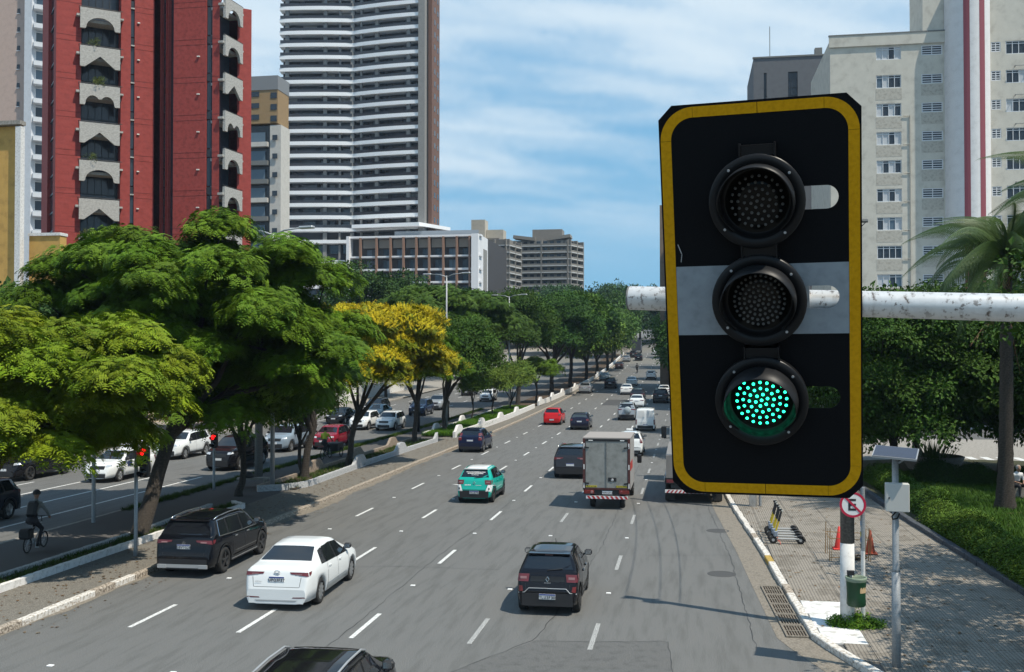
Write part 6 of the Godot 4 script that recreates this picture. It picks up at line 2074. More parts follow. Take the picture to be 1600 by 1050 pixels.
# ---------------------------------------------------------------- vehicles
class Shape:
	# body surface of a car: curves along its length u (0 = rear bumper), ring of points across
	var len: float
	var wid: float      # half width
	var hi: float
	var clear: float
	var tumble: float
	var wr: float
	var ax := []        # axle positions along u
	var top := []
	var belt := []
	var plan := []
	var sec := []       # cached rings, one per centimetre
	func curve(a: Array, u: float) -> float:
		if u <= a[0].x: return a[0].y
		for i in a.size() - 1:
			if u <= a[i + 1].x:
				return lerpf(a[i].y, a[i + 1].y, (u - a[i].x) / maxf(1e-5, a[i + 1].x - a[i].x))
		return a[-1].y
	func soft(a: Array, u: float, w: float) -> float:
		return (curve(a, u - w) + 2.0 * curve(a, u - w * 0.5) + 2.0 * curve(a, u) + 2.0 * curve(a, u + w * 0.5) + curve(a, u + w)) / 8.0
	func ring(u: float) -> PackedVector2Array:
		var t := soft(top, u, 0.035)
		var b := minf(soft(belt, u, 0.1), t - 0.012)
		var w := soft(plan, u, 0.05) * wid
		var cab := clampf((t - b) / (hi * 0.27), 0.0, 1.0)
		var wt := lerpf(w * 0.9, w * tumble, cab)
		var y1 := clear
		var y2 := clear + 0.06
		for a in ax:
			var d: float = absf(u - a)
			var r := wr * 1.13
			if d < r:
				var y := wr + sqrt(r * r - d * d)
				y1 = maxf(y1, y)
				y2 = maxf(y2, y)
		var ym := maxf(lerpf(clear, b, 0.42), y2 + 0.02)
		var yn := maxf(lerpf(clear, b, 0.78), ym + 0.02)
		b = maxf(b, yn + 0.01)
		t = maxf(t, b + 0.01)
		return PackedVector2Array([Vector2(0, clear), Vector2(w * 0.68, y1), Vector2(w * 0.965, y2), Vector2(w, ym), Vector2(w * 0.995, yn), Vector2(w * 0.955, b), Vector2(wt, lerpf(b, t, 0.84)), Vector2(wt - 0.05 - 0.03 * cab, lerpf(b, t, 0.965)), Vector2(wt * 0.5, lerpf(b, t, 0.995)), Vector2(0, t)])
	func bake() -> void:
		for i in int(len * 100.0) + 1:
			sec.append(ring(i * 0.01))
	func at(u: float) -> PackedVector2Array:
		return sec[clampi(roundi(u * 100.0), 0, sec.size() - 1)]
	func half(u: float, y: float) -> float:
		var s := at(u)
		if y > s[9].y: return -1.0
		for i in range(2, 9):
			if y <= s[i + 1].y:
				if y < s[i].y: return s[2].x
				return lerpf(s[i].x, s[i + 1].x, (y - s[i].y) / maxf(1e-5, s[i + 1].y - s[i].y))
		return 0.0
	func roof(u: float, x: float) -> float:
		var s := at(u)
		x = absf(x)
		for i in range(8, 4, -1):
			if x <= s[i].x:
				return lerpf(s[i + 1].y, s[i].y, (x - s[i + 1].x) / maxf(1e-5, s[i].x - s[i + 1].x))
		return s[5].y
	func edge(y: float, u: float, step: float) -> float:   # how far out the rear or front reaches at height y
		for i in 60:
			var w := half(u, y)
			if w > 0.0: return maxf(w, half(u + step * 2.0, y)) if i else w
			u += step
		return 0.1
	func rear(x: float, y: float) -> float:
		x = minf(absf(x), edge(y, 0.13, 0.03) - 0.004)
		var u := 0.0
		while u < len * 0.5:
			if half(u, y) >= absf(x): return u
			u += 0.01
		return u
	func front(x: float, y: float) -> float:
		x = minf(absf(x), edge(y, len - 0.3, -0.03) - 0.004)
		var u := len
		while u > len * 0.5:
			if half(u, y) >= absf(x): return u
			u -= 0.01
		return u
	func p(u: float, x: float, y: float) -> Vector3:
		return Vector3(x, y, len * 0.5 - u)

func shape(kind: String, l: float, w: float, h: float) -> Shape:
	var s := Shape.new()
	s.len = l
	s.wid = w * 0.5
	s.hi = h
	s.clear = 0.2
	s.tumble = 0.74
	s.wr = 0.31
	var T := []
	var G := []
	var P := [[0, 0.84], [0.012, 0.9], [0.04, 0.95], [0.12, 0.985], [0.3, 1.0], [0.72, 1.0], [0.86, 0.975], [0.93, 0.91], [0.98, 0.78], [1.0, 0.62]]
	if kind == "hatch":
		T = [[0, 0.36], [0.004, 0.45], [0.018, 0.52], [0.028, 0.68], [0.05, 0.72], [0.125, 0.945], [0.14, 0.965], [0.2, 0.985], [0.36, 1.0], [0.5, 0.985], [0.575, 0.945], [0.745, 0.7], [0.86, 0.655], [0.94, 0.58], [0.975, 0.48], [0.992, 0.38], [1, 0.3]]
		G = [[0, 0.7], [0.1, 0.69], [0.45, 0.645], [0.75, 0.625], [1, 0.5]]
		s.ax = [0.165 * l, 0.82 * l]
		s.clear = 0.21
	elif kind == "suv":
		T = [[0, 0.34], [0.005, 0.43], [0.014, 0.5], [0.022, 0.67], [0.04, 0.71], [0.098, 0.95], [0.11, 0.968], [0.17, 0.985], [0.36, 1.0], [0.53, 0.985], [0.6, 0.945], [0.745, 0.7], [0.88, 0.655], [0.95, 0.6], [0.98, 0.5], [0.993, 0.4], [1, 0.3]]
		G = [[0, 0.68], [0.12, 0.675], [0.45, 0.635], [0.75, 0.62], [1, 0.5]]
		s.ax = [0.195 * l, 0.81 * l]
		s.clear = 0.24
		s.wr = 0.36
		s.tumble = 0.77
	elif kind == "sedan":
		T = [[0, 0.33], [0.006, 0.45], [0.013, 0.55], [0.022, 0.68], [0.034, 0.725], [0.06, 0.735], [0.13, 0.75], [0.15, 0.757], [0.29, 0.955], [0.33, 0.98], [0.43, 1.0], [0.54, 0.985], [0.6, 0.94], [0.755, 0.69], [0.88, 0.62], [0.95, 0.55], [0.98, 0.46], [0.993, 0.38], [1, 0.3]]
		G = [[0, 0.66], [0.12, 0.675], [0.45, 0.64], [0.75, 0.61], [1, 0.48]]
		s.ax = [0.2 * l, 0.795 * l]
		s.clear = 0.17
		s.wr = 0.33
		s.tumble = 0.71
	elif kind == "van":
		T = [[0, 0.3], [0.004, 0.55], [0.012, 0.75], [0.02, 0.95], [0.035, 0.985], [0.1, 1.0], [0.5, 1.0], [0.56, 0.93], [0.6, 0.84], [0.735, 0.61], [0.86, 0.565], [0.95, 0.5], [0.985, 0.4], [1, 0.3]]
		G = [[0, 0.62], [0.5, 0.6], [0.75, 0.56], [1, 0.45]]
		P = [[0, 0.94], [0.01, 0.97], [0.05, 1.0], [0.72, 1.0], [0.86, 0.97], [0.93, 0.91], [0.98, 0.78], [1.0, 0.62]]
		s.ax = [0.2 * l, 0.82 * l]
		s.tumble = 0.9
		s.wr = 0.29
	elif kind == "pickup":
		T = [[0, 0.34], [0.005, 0.5], [0.012, 0.66], [0.02, 0.7], [0.3, 0.7], [0.33, 0.72], [0.35, 0.96], [0.38, 0.985], [0.46, 1.0], [0.54, 0.98], [0.6, 0.93], [0.74, 0.69], [0.88, 0.64], [0.95, 0.56], [0.985, 0.42], [1, 0.3]]
		G = [[0, 0.66], [0.75, 0.63], [1, 0.48]]
		s.ax = [0.21 * l, 0.81 * l]
		s.clear = 0.22
		s.wr = 0.32
	elif kind == "coupe":   # tall car with a falling roof
		T = [[0, 0.36], [0.006, 0.45], [0.014, 0.56], [0.022, 0.7], [0.05, 0.74], [0.22, 0.93], [0.3, 0.975], [0.42, 1.0], [0.55, 0.985], [0.61, 0.945], [0.75, 0.7], [0.88, 0.65], [0.95, 0.59], [0.985, 0.45], [1, 0.3]]
		G = [[0, 0.68], [0.45, 0.64], [0.75, 0.61], [1, 0.5]]
		s.ax = [0.19 * l, 0.81 * l]
		s.clear = 0.24
		s.wr = 0.37
	for a in T: s.top.append(Vector2(a[0] * l, a[1] * h))
	for a in G: s.belt.append(Vector2(a[0] * l, a[1] * h))
	for a in P: s.plan.append(Vector2(a[0] * l, a[1]))
	return s

func body_mesh(s: Shape, step: float) -> B:
	var b := B.new()
	b.smooth(1)
	var us := [0.0, 0.02, 0.05, 0.09, 0.14]
	var u := 0.2
	while u < s.len - 0.16:
		us.append(u)
		u += step
	us += [s.len - 0.14, s.len - 0.09, s.len - 0.05, s.len - 0.02, s.len]
	for i in us.size() - 1:
		var r0 := s.at(us[i])
		var r1 := s.at(us[i + 1])
		for k in 9:
			var a := s.p(us[i], r0[k].x, r0[k].y)
			var c := s.p(us[i], r0[k + 1].x, r0[k + 1].y)
			var d := s.p(us[i + 1], r1[k].x, r1[k].y)
			var e := s.p(us[i + 1], r1[k + 1].x, r1[k + 1].y)
			b.quad(a, c, e, d)
			var m := Vector3(-1, 1, 1)
			b.quad(d * m, e * m, c * m, a * m)
	b.smooth(2)
	for e in [0, 1]:
		var uu: float = s.len * e
		var r := s.at(uu)
		var c := s.p(uu, 0, (r[0].y + r[9].y) * 0.5)
		for k in 9:
			for m in [1.0, -1.0]:
				var a := s.p(uu, r[k].x * m, r[k].y)
				var d := s.p(uu, r[k + 1].x * m, r[k + 1].y)
				if (m > 0) == (e == 0): b.tri(c, d, a)
				else: b.tri(c, a, d)
	return b

# patches that follow the body surface; corners run left-bottom, left-top, right-top, right-bottom
func patch(s: Shape, where: String, q: Array, nx: int, ny: int, off: float, b: B = null, sg := 1.0) -> B:
	if b == null: b = B.new()
	b.smooth(1)
	var g := []
	for i in nx + 1:
		var col := []
		for j in ny + 1:
			var f := i / float(nx)
			var h := j / float(ny)
			var c: Vector2 = q[0].lerp(q[1], h).lerp(q[3].lerp(q[2], h), f)
			var p := Vector3.ZERO
			if where == "rear":
				c.x = signf(c.x) * minf(absf(c.x), s.edge(c.y, 0.13, 0.03) + off * 0.5)
				p = s.p(s.rear(c.x, c.y) - off, c.x, c.y)
			elif where == "front":
				c.x = signf(c.x) * minf(absf(c.x), s.edge(c.y, s.len - 0.3, -0.03) + off * 0.5)
				p = s.p(s.front(c.x, c.y) + off, c.x, c.y)
			elif where == "side": p = s.p(c.x, (s.half(c.x, c.y) + off) * sg, c.y)
			else: p = s.p(c.y, c.x, s.roof(c.y, c.x) + off)
			col.append(p)
		g.append(col)
	var flip := where == "front" or (where == "side" and sg < 0)
	for i in nx:
		for j in ny:
			if flip: b.quad(g[i + 1][j], g[i + 1][j + 1], g[i][j + 1], g[i][j])
			else: b.quad(g[i][j], g[i][j + 1], g[i + 1][j + 1], g[i + 1][j])
	return b

func sym(q: Array, m: float) -> Array:   # mirror corners left to right
	if m > 0: return q
	return [Vector2(-q[3].x, q[3].y), Vector2(-q[2].x, q[2].y), Vector2(-q[1].x, q[1].y), Vector2(-q[0].x, q[0].y)]

func V(x: float, y: float) -> Vector2:
	return Vector2(x, y)

var wheel_cache := {}

func wheel_meshes(r: float, spokes: int) -> Array:
	var key := "%.2f_%d" % [r, spokes]
	if wheel_cache.has(key): return wheel_cache[key]
	var b := B.new()
	b.smooth(1)
	b.lathe(Vector3.ZERO, Vector3.RIGHT, [Vector2(-0.1, r * 0.62), Vector2(-0.1, r * 0.93), Vector2(-0.075, r), Vector2(0.075, r), Vector2(0.1, r * 0.93), Vector2(0.105, r * 0.66), Vector2(0.07, r * 0.64)], 28)
	var m := B.new()
	m.smooth(1)
	m.lathe(Vector3.ZERO, Vector3.RIGHT, [Vector2(0.05, r * 0.18), Vector2(0.045, r * 0.6), Vector2(0.095, r * 0.67)], 28)
	m.smooth(-1)
	m.lathe(Vector3.ZERO, Vector3.RIGHT, [Vector2(0.05, r * 0.2), Vector2(0.095, r * 0.17), Vector2(0.1, 0.0)], 14)
	for k in spokes:
		var a := TAU * k / spokes
		var bs := Basis(Vector3.RIGHT, a)
		m.box(bs * Vector3(0.082, r * 0.4, 0), Vector3(0.03, r * 0.5, r * 0.17), bs)
	var d := B.new()
	d.lathe(Vector3.ZERO, Vector3.RIGHT, [Vector2(0.03, 0.0), Vector2(0.03, r * 0.62)], 20)
	wheel_cache[key] = [b.done(), m.done(), d.done()]
	return wheel_cache[key]

func add_wheel(t: Node, at: Vector3, r: float, sgn: float, rim: Material, spokes: int) -> void:
	var m := wheel_meshes(r, spokes)
	var o := put(m[0], "wheel", M.rubber, t)
	o.position = at
	o.rotation.y = 0.0 if sgn > 0 else PI
	put(m[1], "rim", rim, o)
	put(m[2], "brake_disc", M.alloy_dark, o)

func text_on(t: Node, txt: String, size: float, at: Vector3, bs: Basis, m: Material) -> void:
	var f := SystemFont.new()
	f.font_names = PackedStringArray(["Droid Sans"])
	f.font_weight = 700
	var x := TextMesh.new()
	x.font = f
	x.text = txt
	x.font_size = 32
	x.pixel_size = size / 24.0
	x.depth = 0.003
	var o := put(x, "lettering", m, t)
	o.transform = Transform3D(bs, at)

func car(label: String, kind: String, l: float, w: float, h: float, x: float, s0: float, turn: float, pm: Material, o := {}) -> Node3D:
	# s0: distance along the avenue of the rear axle line (turn 0 = driving away) ; x: middle of the car
	var s := shape(kind, l, w, h)
	if o.has("clear"): s.clear = o.clear
	if o.has("wr"): s.wr = o.wr
	if o.has("tumble"): s.tumble = o.tumble
	s.bake()
	var dz: float = l * 0.5 - s.ax[0]
	var fwd := Vector3(-sin(turn), 0, -cos(turn))
	var pos := Vector3(x, 0, -s0) + fwd * dz
	pos.y = hz(pos.z) + 0.003
	var t := thing(o.get("name", {"hatch": "hatchback_car", "suv": "sport_utility_car", "sedan": "sedan_car", "van": "panel_van", "pickup": "pickup_car", "coupe": "sport_utility_car"}[kind]), label, {"van": "van", "pickup": "pickup"}.get(kind, "car"), pos, turn, o.get("group", "cars on the near lanes"))
	if s0 > 80.0 or s0 < -80: t.rotation.x = atan((hz(pos.z + fwd.z) - hz(pos.z)))
	var near: bool = o.get("near", s0 < 75.0)
	put(body_mesh(s, 0.07 if near else 0.13), "body", pm, t)
	var H := h
	var W := w * 0.5
	var bt: float = s.curve(s.belt, l * 0.3)
	var nx := 8 if near else 4
	var ny := 5 if near else 3
	var gl: Material = o.get("glass", M.glass)
	var off := 0.009
	# windscreen
	var wl := 0.53 if kind == "van" else 0.555
	put(patch(s, "top", [V(-W * 0.8, l * 0.742), V(-W * 0.66, l * 0.6), V(W * 0.66, l * 0.6), V(W * 0.8, l * 0.742)], nx, ny, off, null), "windscreen", gl, t).rotation = Vector3.ZERO
	# rear window
	var rw := {"hatch": [0.735, 0.925, 0.78, 0.64], "suv": [0.725, 0.93, 0.8, 0.68], "van": [0.66, 0.9, 0.8, 0.75]}
	if kind in ["hatch", "suv"]:
		var a: Array = o.get("rear_window", rw[kind])
		put(patch(s, "rear", [V(-W * a[2], H * a[0]), V(-W * a[3], H * a[1]), V(W * a[3], H * a[1]), V(W * a[2], H * a[0])], nx, ny, off), "rear_window", gl, t)
		bx("spoiler", o.get("roof", pm), t, s.p(s.rear(0, H * 0.94) + 0.04, 0, H * 0.955), Vector3(W * 1.3, 0.03, 0.2))
	elif kind == "sedan":
		put(patch(s, "top", [V(-W * 0.76, l * 0.157), V(-W * 0.62, l * 0.285), V(W * 0.62, l * 0.285), V(W * 0.76, l * 0.157)], nx, ny, off), "rear_window", gl, t)
	elif kind == "coupe":
		put(patch(s, "top", [V(-W * 0.76, l * 0.06), V(-W * 0.62, l * 0.22), V(W * 0.62, l * 0.22), V(W * 0.76, l * 0.06)], nx, ny, off), "rear_window", gl, t)
	elif kind == "van":
		for m in [-1.0, 1.0]:
			put(patch(s, "rear", sym([V(W * 0.12, H * 0.6), V(W * 0.12, H * 0.9), V(W * 0.72, H * 0.9), V(W * 0.76, H * 0.6)], m), 3, 3, 0.012), "rear_window", o.get("rear_panel", M.white), t)
	elif kind == "pickup":
		bx("rear_window", gl, t, s.p(l * 0.335, 0, H * 0.84), Vector3(W * 1.2, H * 0.16, 0.03))
	# side windows
	var sw: Array = {"hatch": [[0.16, 0.3, 0.2, 0.32], [0.335, 0.495, 0.345, 0.49], [0.515, 0.7, 0.51, 0.575]], "suv": [[0.12, 0.245, 0.15, 0.25], [0.265, 0.46, 0.27, 0.455], [0.48, 0.695, 0.475, 0.595]], "sedan": [[0.235, 0.29, 0.28, 0.315], [0.305, 0.47, 0.33, 0.465], [0.49, 0.7, 0.485, 0.59]], "coupe": [[0.16, 0.26, 0.25, 0.28], [0.275, 0.46, 0.3, 0.455], [0.48, 0.69, 0.475, 0.6]], "van": [[0.54, 0.7, 0.545, 0.6]], "pickup": [[0.37, 0.46, 0.38, 0.455], [0.48, 0.69, 0.475, 0.59]]}[kind]
	for m in [-1.0, 1.0]:
		for a in sw:
			var y0: float = s.curve(s.belt, l * (a[0] + a[1]) * 0.5) + 0.025
			var y1 := H * 0.925
			var ua: float = l * a[2]
			var ub: float = l * a[3]
			var ya := minf(y1, s.at(ua)[6].y - 0.005)
			var yb := minf(y1, s.at(ub)[6].y - 0.005)
			put(patch(s, "side", [V(l * a[0], y0), V(ua, ya), V(ub, yb), V(l * a[1], y0)], 5 if near else 3, 4 if near else 2, off, null, m), "side_window", gl, t)
		if kind != "van":
			var fa: Array = sw[0]
			var fz: Array = sw[-1]
			var um := l * 0.45
			var yt := minf(H * 0.935, s.at(um)[6].y)
			for hf in 2:
				var p0 := V(l * fa[0] - 0.03, s.curve(s.belt, l * fa[0]) + 0.015) if hf == 0 else V(um, s.curve(s.belt, um) + 0.015)
				var p1 := V(l * fa[2] - 0.02, minf(H * 0.93, s.at(l * fa[2])[6].y)) if hf == 0 else V(um, yt)
				var p2 := V(um, yt) if hf == 0 else V(l * fz[3] + 0.02, minf(H * 0.93, s.at(l * fz[3])[6].y))
				var p3 := V(um, s.curve(s.belt, um) + 0.015) if hf == 0 else V(l * fz[1] + 0.03, s.curve(s.belt, l * fz[1]) + 0.015)
				put(patch(s, "side", [p0, p1, p2, p3], 5, 3, 0.005, null, m), "window_surround", M.black, t)
		if o.has("trim"):
			var y0: float = s.curve(s.belt, l * 0.4) + 0.02
			var tr := B.new()
			var ln := []
			for q in [[0.115, 0.0], [0.15, 1.0], [0.3, 1.0], [0.595, 1.0], [0.7, 0.0], [0.4, 0.0], [0.115, 0.0]]:
				var u: float = l * q[0]
				var y: float = (s.curve(s.belt, u) + 0.01) if q[1] < 0.5 else minf(H * 0.94, s.at(u)[6].y + 0.008)
				ln.append(s.p(u, (s.half(u, y) + 0.012) * m, y))
			tr.tube(ln, [0.012, 0.012, 0.012, 0.012, 0.012, 0.012, 0.012], 5, false)
			put(tr, "window_trim", o.trim, t)
	# doors: seams and handles
	if near:
		for m in [-1.0, 1.0]:
			for u in [0.315, 0.505, 0.715]:
				if kind == "pickup" and u < 0.4 or kind == "van" and u < 0.4: continue
				put(patch(s, "side", [V(l * u - 0.006, s.clear + 0.14), V(l * u - 0.006, bt - 0.02), V(l * u + 0.006, bt - 0.02), V(l * u + 0.006, s.clear + 0.14)], 1, 6, 0.004, null, m), "door_seam", M.black, t)
			for u in [0.355, 0.545]:
				var y := bt - 0.11
				bx("door_handle", o.get("handle", pm), t, s.p(l * u, (s.half(l * u, y) + 0.014) * m, y), Vector3(0.03, 0.035, 0.18))
		if kind in ["hatch", "suv", "sedan"]:
			var y0 := H * (0.4 if kind == "sedan" else 0.385)
			put(patch(s, "rear", [V(-W * 0.66, y0), V(-W * 0.66, y0 + 0.014), V(W * 0.66, y0 + 0.014), V(W * 0.66, y0)], 8, 1, 0.006), "tailgate_seam", M.black, t)
			for m in [-1.0, 1.0]:
				put(patch(s, "rear", sym([V(W * 0.66, y0), V(W * 0.7, H * 0.57), V(W * 0.7 + 0.012, H * 0.57), V(W * 0.66 + 0.012, y0)], m), 1, 5, 0.006), "tailgate_seam", M.black, t)
	# mirrors
	for m in [-1.0, 1.0]:
		var y := bt + 0.07
		var u := l * 0.69
		var mb := B.new()
		mb.cbox(s.p(u, (s.half(u, y) + 0.13) * m, y + 0.04), Vector3(0.2, 0.15, 0.13), 0.04)
		mb.box(s.p(u, (s.half(u, y) + 0.02) * m, y - 0.01), Vector3(0.1, 0.03, 0.06))
		var mr := put(mb, "mirror", o.get("mirror", M.cladding), t)
		var gb := B.new()
		gb.box(s.p(u - 0.068, (s.half(u, y) + 0.13) * m, y + 0.04), Vector3(0.15, 0.1, 0.004))
		put(gb, "mirror_glass", M.chrome, mr)
	# lights
	var tl: Array = o.get("tail", {"hatch": [0.62, 0.98, 0.555, 0.69], "suv": [0.5, 0.98, 0.585, 0.665], "sedan": [0.46, 0.97, 0.575, 0.655], "van": [0.86, 0.985, 0.3, 0.52], "pickup": [0.8, 0.98, 0.46, 0.66], "coupe": [0.5, 0.98, 0.6, 0.67]}[kind])
	for m in [-1.0, 1.0]:
		var q := [V(W * tl[0], H * tl[2]), V(W * (tl[0] - 0.03), H * tl[3]), V(W * tl[1], H * tl[3]), V(W * tl[1], H * tl[2])]
		if o.get("tail_taper", kind in ["sedan", "suv"]):
			q[0].y = lerpf(q[0].y, q[1].y, 0.55)
		var tm := put(patch(s, "rear", sym(q, m), 6 if near else 3, 3, 0.016), "tail_light", M.tail, t)
		# the lamp runs round the corner of the body
		var ts := s.rear(0.3, H * tl[3]) + 0.05
		put(patch(s, "side", [V(ts, H * tl[2]), V(ts, H * tl[3]), V(ts + 0.16, H * tl[3]), V(ts + 0.1, H * lerpf(tl[2], tl[3], 0.4))], 3, 2, 0.01, null, m), "tail_light_side", M.tail, t)
		if near:
			var cx: float = lerpf(tl[0], tl[1], 0.42)
			put(patch(s, "rear", sym([V(W * (cx - 0.1), H * lerpf(tl[2], tl[3], 0.35)), V(W * (cx - 0.1), H * lerpf(tl[2], tl[3], 0.68)), V(W * (cx + 0.1), H * lerpf(tl[2], tl[3], 0.68)), V(W * (cx + 0.1), H * lerpf(tl[2], tl[3], 0.35))], m), 2, 1, 0.021), "reversing_lamp", M.tail_clear, tm)
		var hd: Array = o.get("headlamp", [0.52, 0.9, 0.5, 0.585])
		put(patch(s, "front", sym([V(W * hd[0], H * hd[2]), V(W * hd[0], H * (hd[3] - 0.02)), V(W * hd[1], H * hd[3]), V(W * hd[1], H * (hd[2] + 0.03))], m), 5, 2, 0.014), "headlight", M.head, t)
	# grille, lower bumpers, sills
	put(patch(s, "front", [V(-W * 0.46, H * 0.43), V(-W * 0.48, H * 0.535), V(W * 0.48, H * 0.535), V(W * 0.46, H * 0.43)], 5, 2, 0.012), "grille", M.black, t)
	put(patch(s, "front", [V(-W * 0.6, s.clear + 0.03), V(-W * 0.6, H * 0.33), V(W * 0.6, H * 0.33), V(W * 0.6, s.clear + 0.03)], 5, 2, 0.012), "front_intake", M.cladding, t)
	var bump: float = o.get("bumper", 0.33 if kind in ["suv", "coupe"] else 0.26)
	put(patch(s, "rear", [V(-W * 0.8, s.clear + 0.02), V(-W * 0.8, H * bump), V(W * 0.8, H * bump), V(W * 0.8, s.clear + 0.02)], 8, 2, 0.012), "rear_bumper_panel", o.get("bumper_mat", M.cladding), t)
	if o.get("cladded", kind in ["suv", "coupe"]):
		for m in [-1.0, 1.0]:
			put(patch(s, "side", [V(s.ax[0] + s.wr * 1.1, s.clear + 0.03), V(s.ax[0] + s.wr * 1.1, s.clear + 0.17), V(s.ax[1] - s.wr * 1.1, s.clear + 0.17), V(s.ax[1] - s.wr * 1.1, s.clear + 0.03)], 6, 1, 0.012, null, m), "sill", o.get("bumper_mat", M.cladding), t)
			for a in s.ax:
				var ab := B.new()
				for k in 10:
					var q := []
					for j in 2:
						var g := PI * (k + j) / 10.0
						for rr in [s.wr * 1.13, s.wr * 1.13 + 0.075]:
							var u: float = clampf(a + cos(g) * rr, 0.02, l - 0.02)
							var y: float = maxf(s.wr + sin(g) * rr, s.clear + 0.03)
							q.append(s.p(u, (s.half(u, y) + 0.014) * m, y))
					if m > 0: ab.quad(q[0], q[1], q[3], q[2])
					else: ab.quad(q[2], q[3], q[1], q[0])
				put(ab, "wheel_arch", o.get("bumper_mat", M.cladding), t)
	# number plates
	var py: float = H * o.get("plate", {"hatch": 0.33, "suv": 0.545, "sedan": 0.55, "van": 0.28, "pickup": 0.4, "coupe": 0.4}[kind])
	var pu := s.rear(0.2, py) - 0.024
	var pb := B.new()
	pb.box(s.p(pu, 0, py), Vector3(0.4, 0.13, 0.012))
	var pl := put(pb, "number_plate", M.plate, t)
	pb = B.new()
	pb.box(s.p(pu - 0.008, 0, py + 0.048), Vector3(0.39, 0.03, 0.002))
	put(pb, "plate_band", M.plate_blue, pl)
	if o.has("reg"): text_on(pl, o.reg, 0.075, s.p(pu - 0.009, 0, py - 0.018), Basis(), M.ink)
	pb = B.new()
	pb.box(s.p(s.front(0.2, H * 0.36) + 0.024, 0, H * 0.36), Vector3(0.4, 0.13, 0.012))
	put(pb, "number_plate", M.plate, t)
	# wheels
	for a in s.ax:
		for m in [-1.0, 1.0]:
			add_wheel(t, s.p(a, (s.half(a, s.wr * 2.0 + 0.1) - 0.115) * m, s.wr), s.wr, m, o.get("rim", M.alloy), o.get("spokes", 5))
	# roof in another colour, rails, glass roof
	if o.has("roof"):
		put(patch(s, "top", [V(-W * 0.7, l * 0.592), V(-W * 0.7, l * 0.135), V(W * 0.7, l * 0.135), V(W * 0.7, l * 0.592)], 8, 10, 0.007), "roof_skin", o.roof, t)
	if o.has("rails"):
		for m in [-1.0, 1.0]:
			var rb := B.new()
			rb.smooth(1)
			var pts := []
			var rr := []
			for k in 9:
				var f := k / 8.0
				var u := l * lerpf(0.13, 0.58, f)
				var e := sin(PI * clampf(f, 0.0, 1.0))
				pts.append(s.p(u, W * s.tumble * 0.93 * m, s.roof(u, W * s.tumble * 0.9) + 0.01 + 0.032 * minf(1.0, e * 3.0)))
				rr.append(0.02)
			rb.tube(pts, rr, 6)
			put(rb, "roof_rail", o.rails, t)
	if o.get("glass_roof", false):
		put(patch(s, "top", [V(-W * 0.55, l * 0.55), V(-W * 0.55, l * 0.2), V(W * 0.55, l * 0.2), V(W * 0.55, l * 0.55)], 6, 8, 0.006), "glass_roof", M.glass, t)
	t.set_meta("shape_length", l)
	t.remove_meta("shape_length")
	shapes_of[t] = s
	return t

var shapes_of := {}

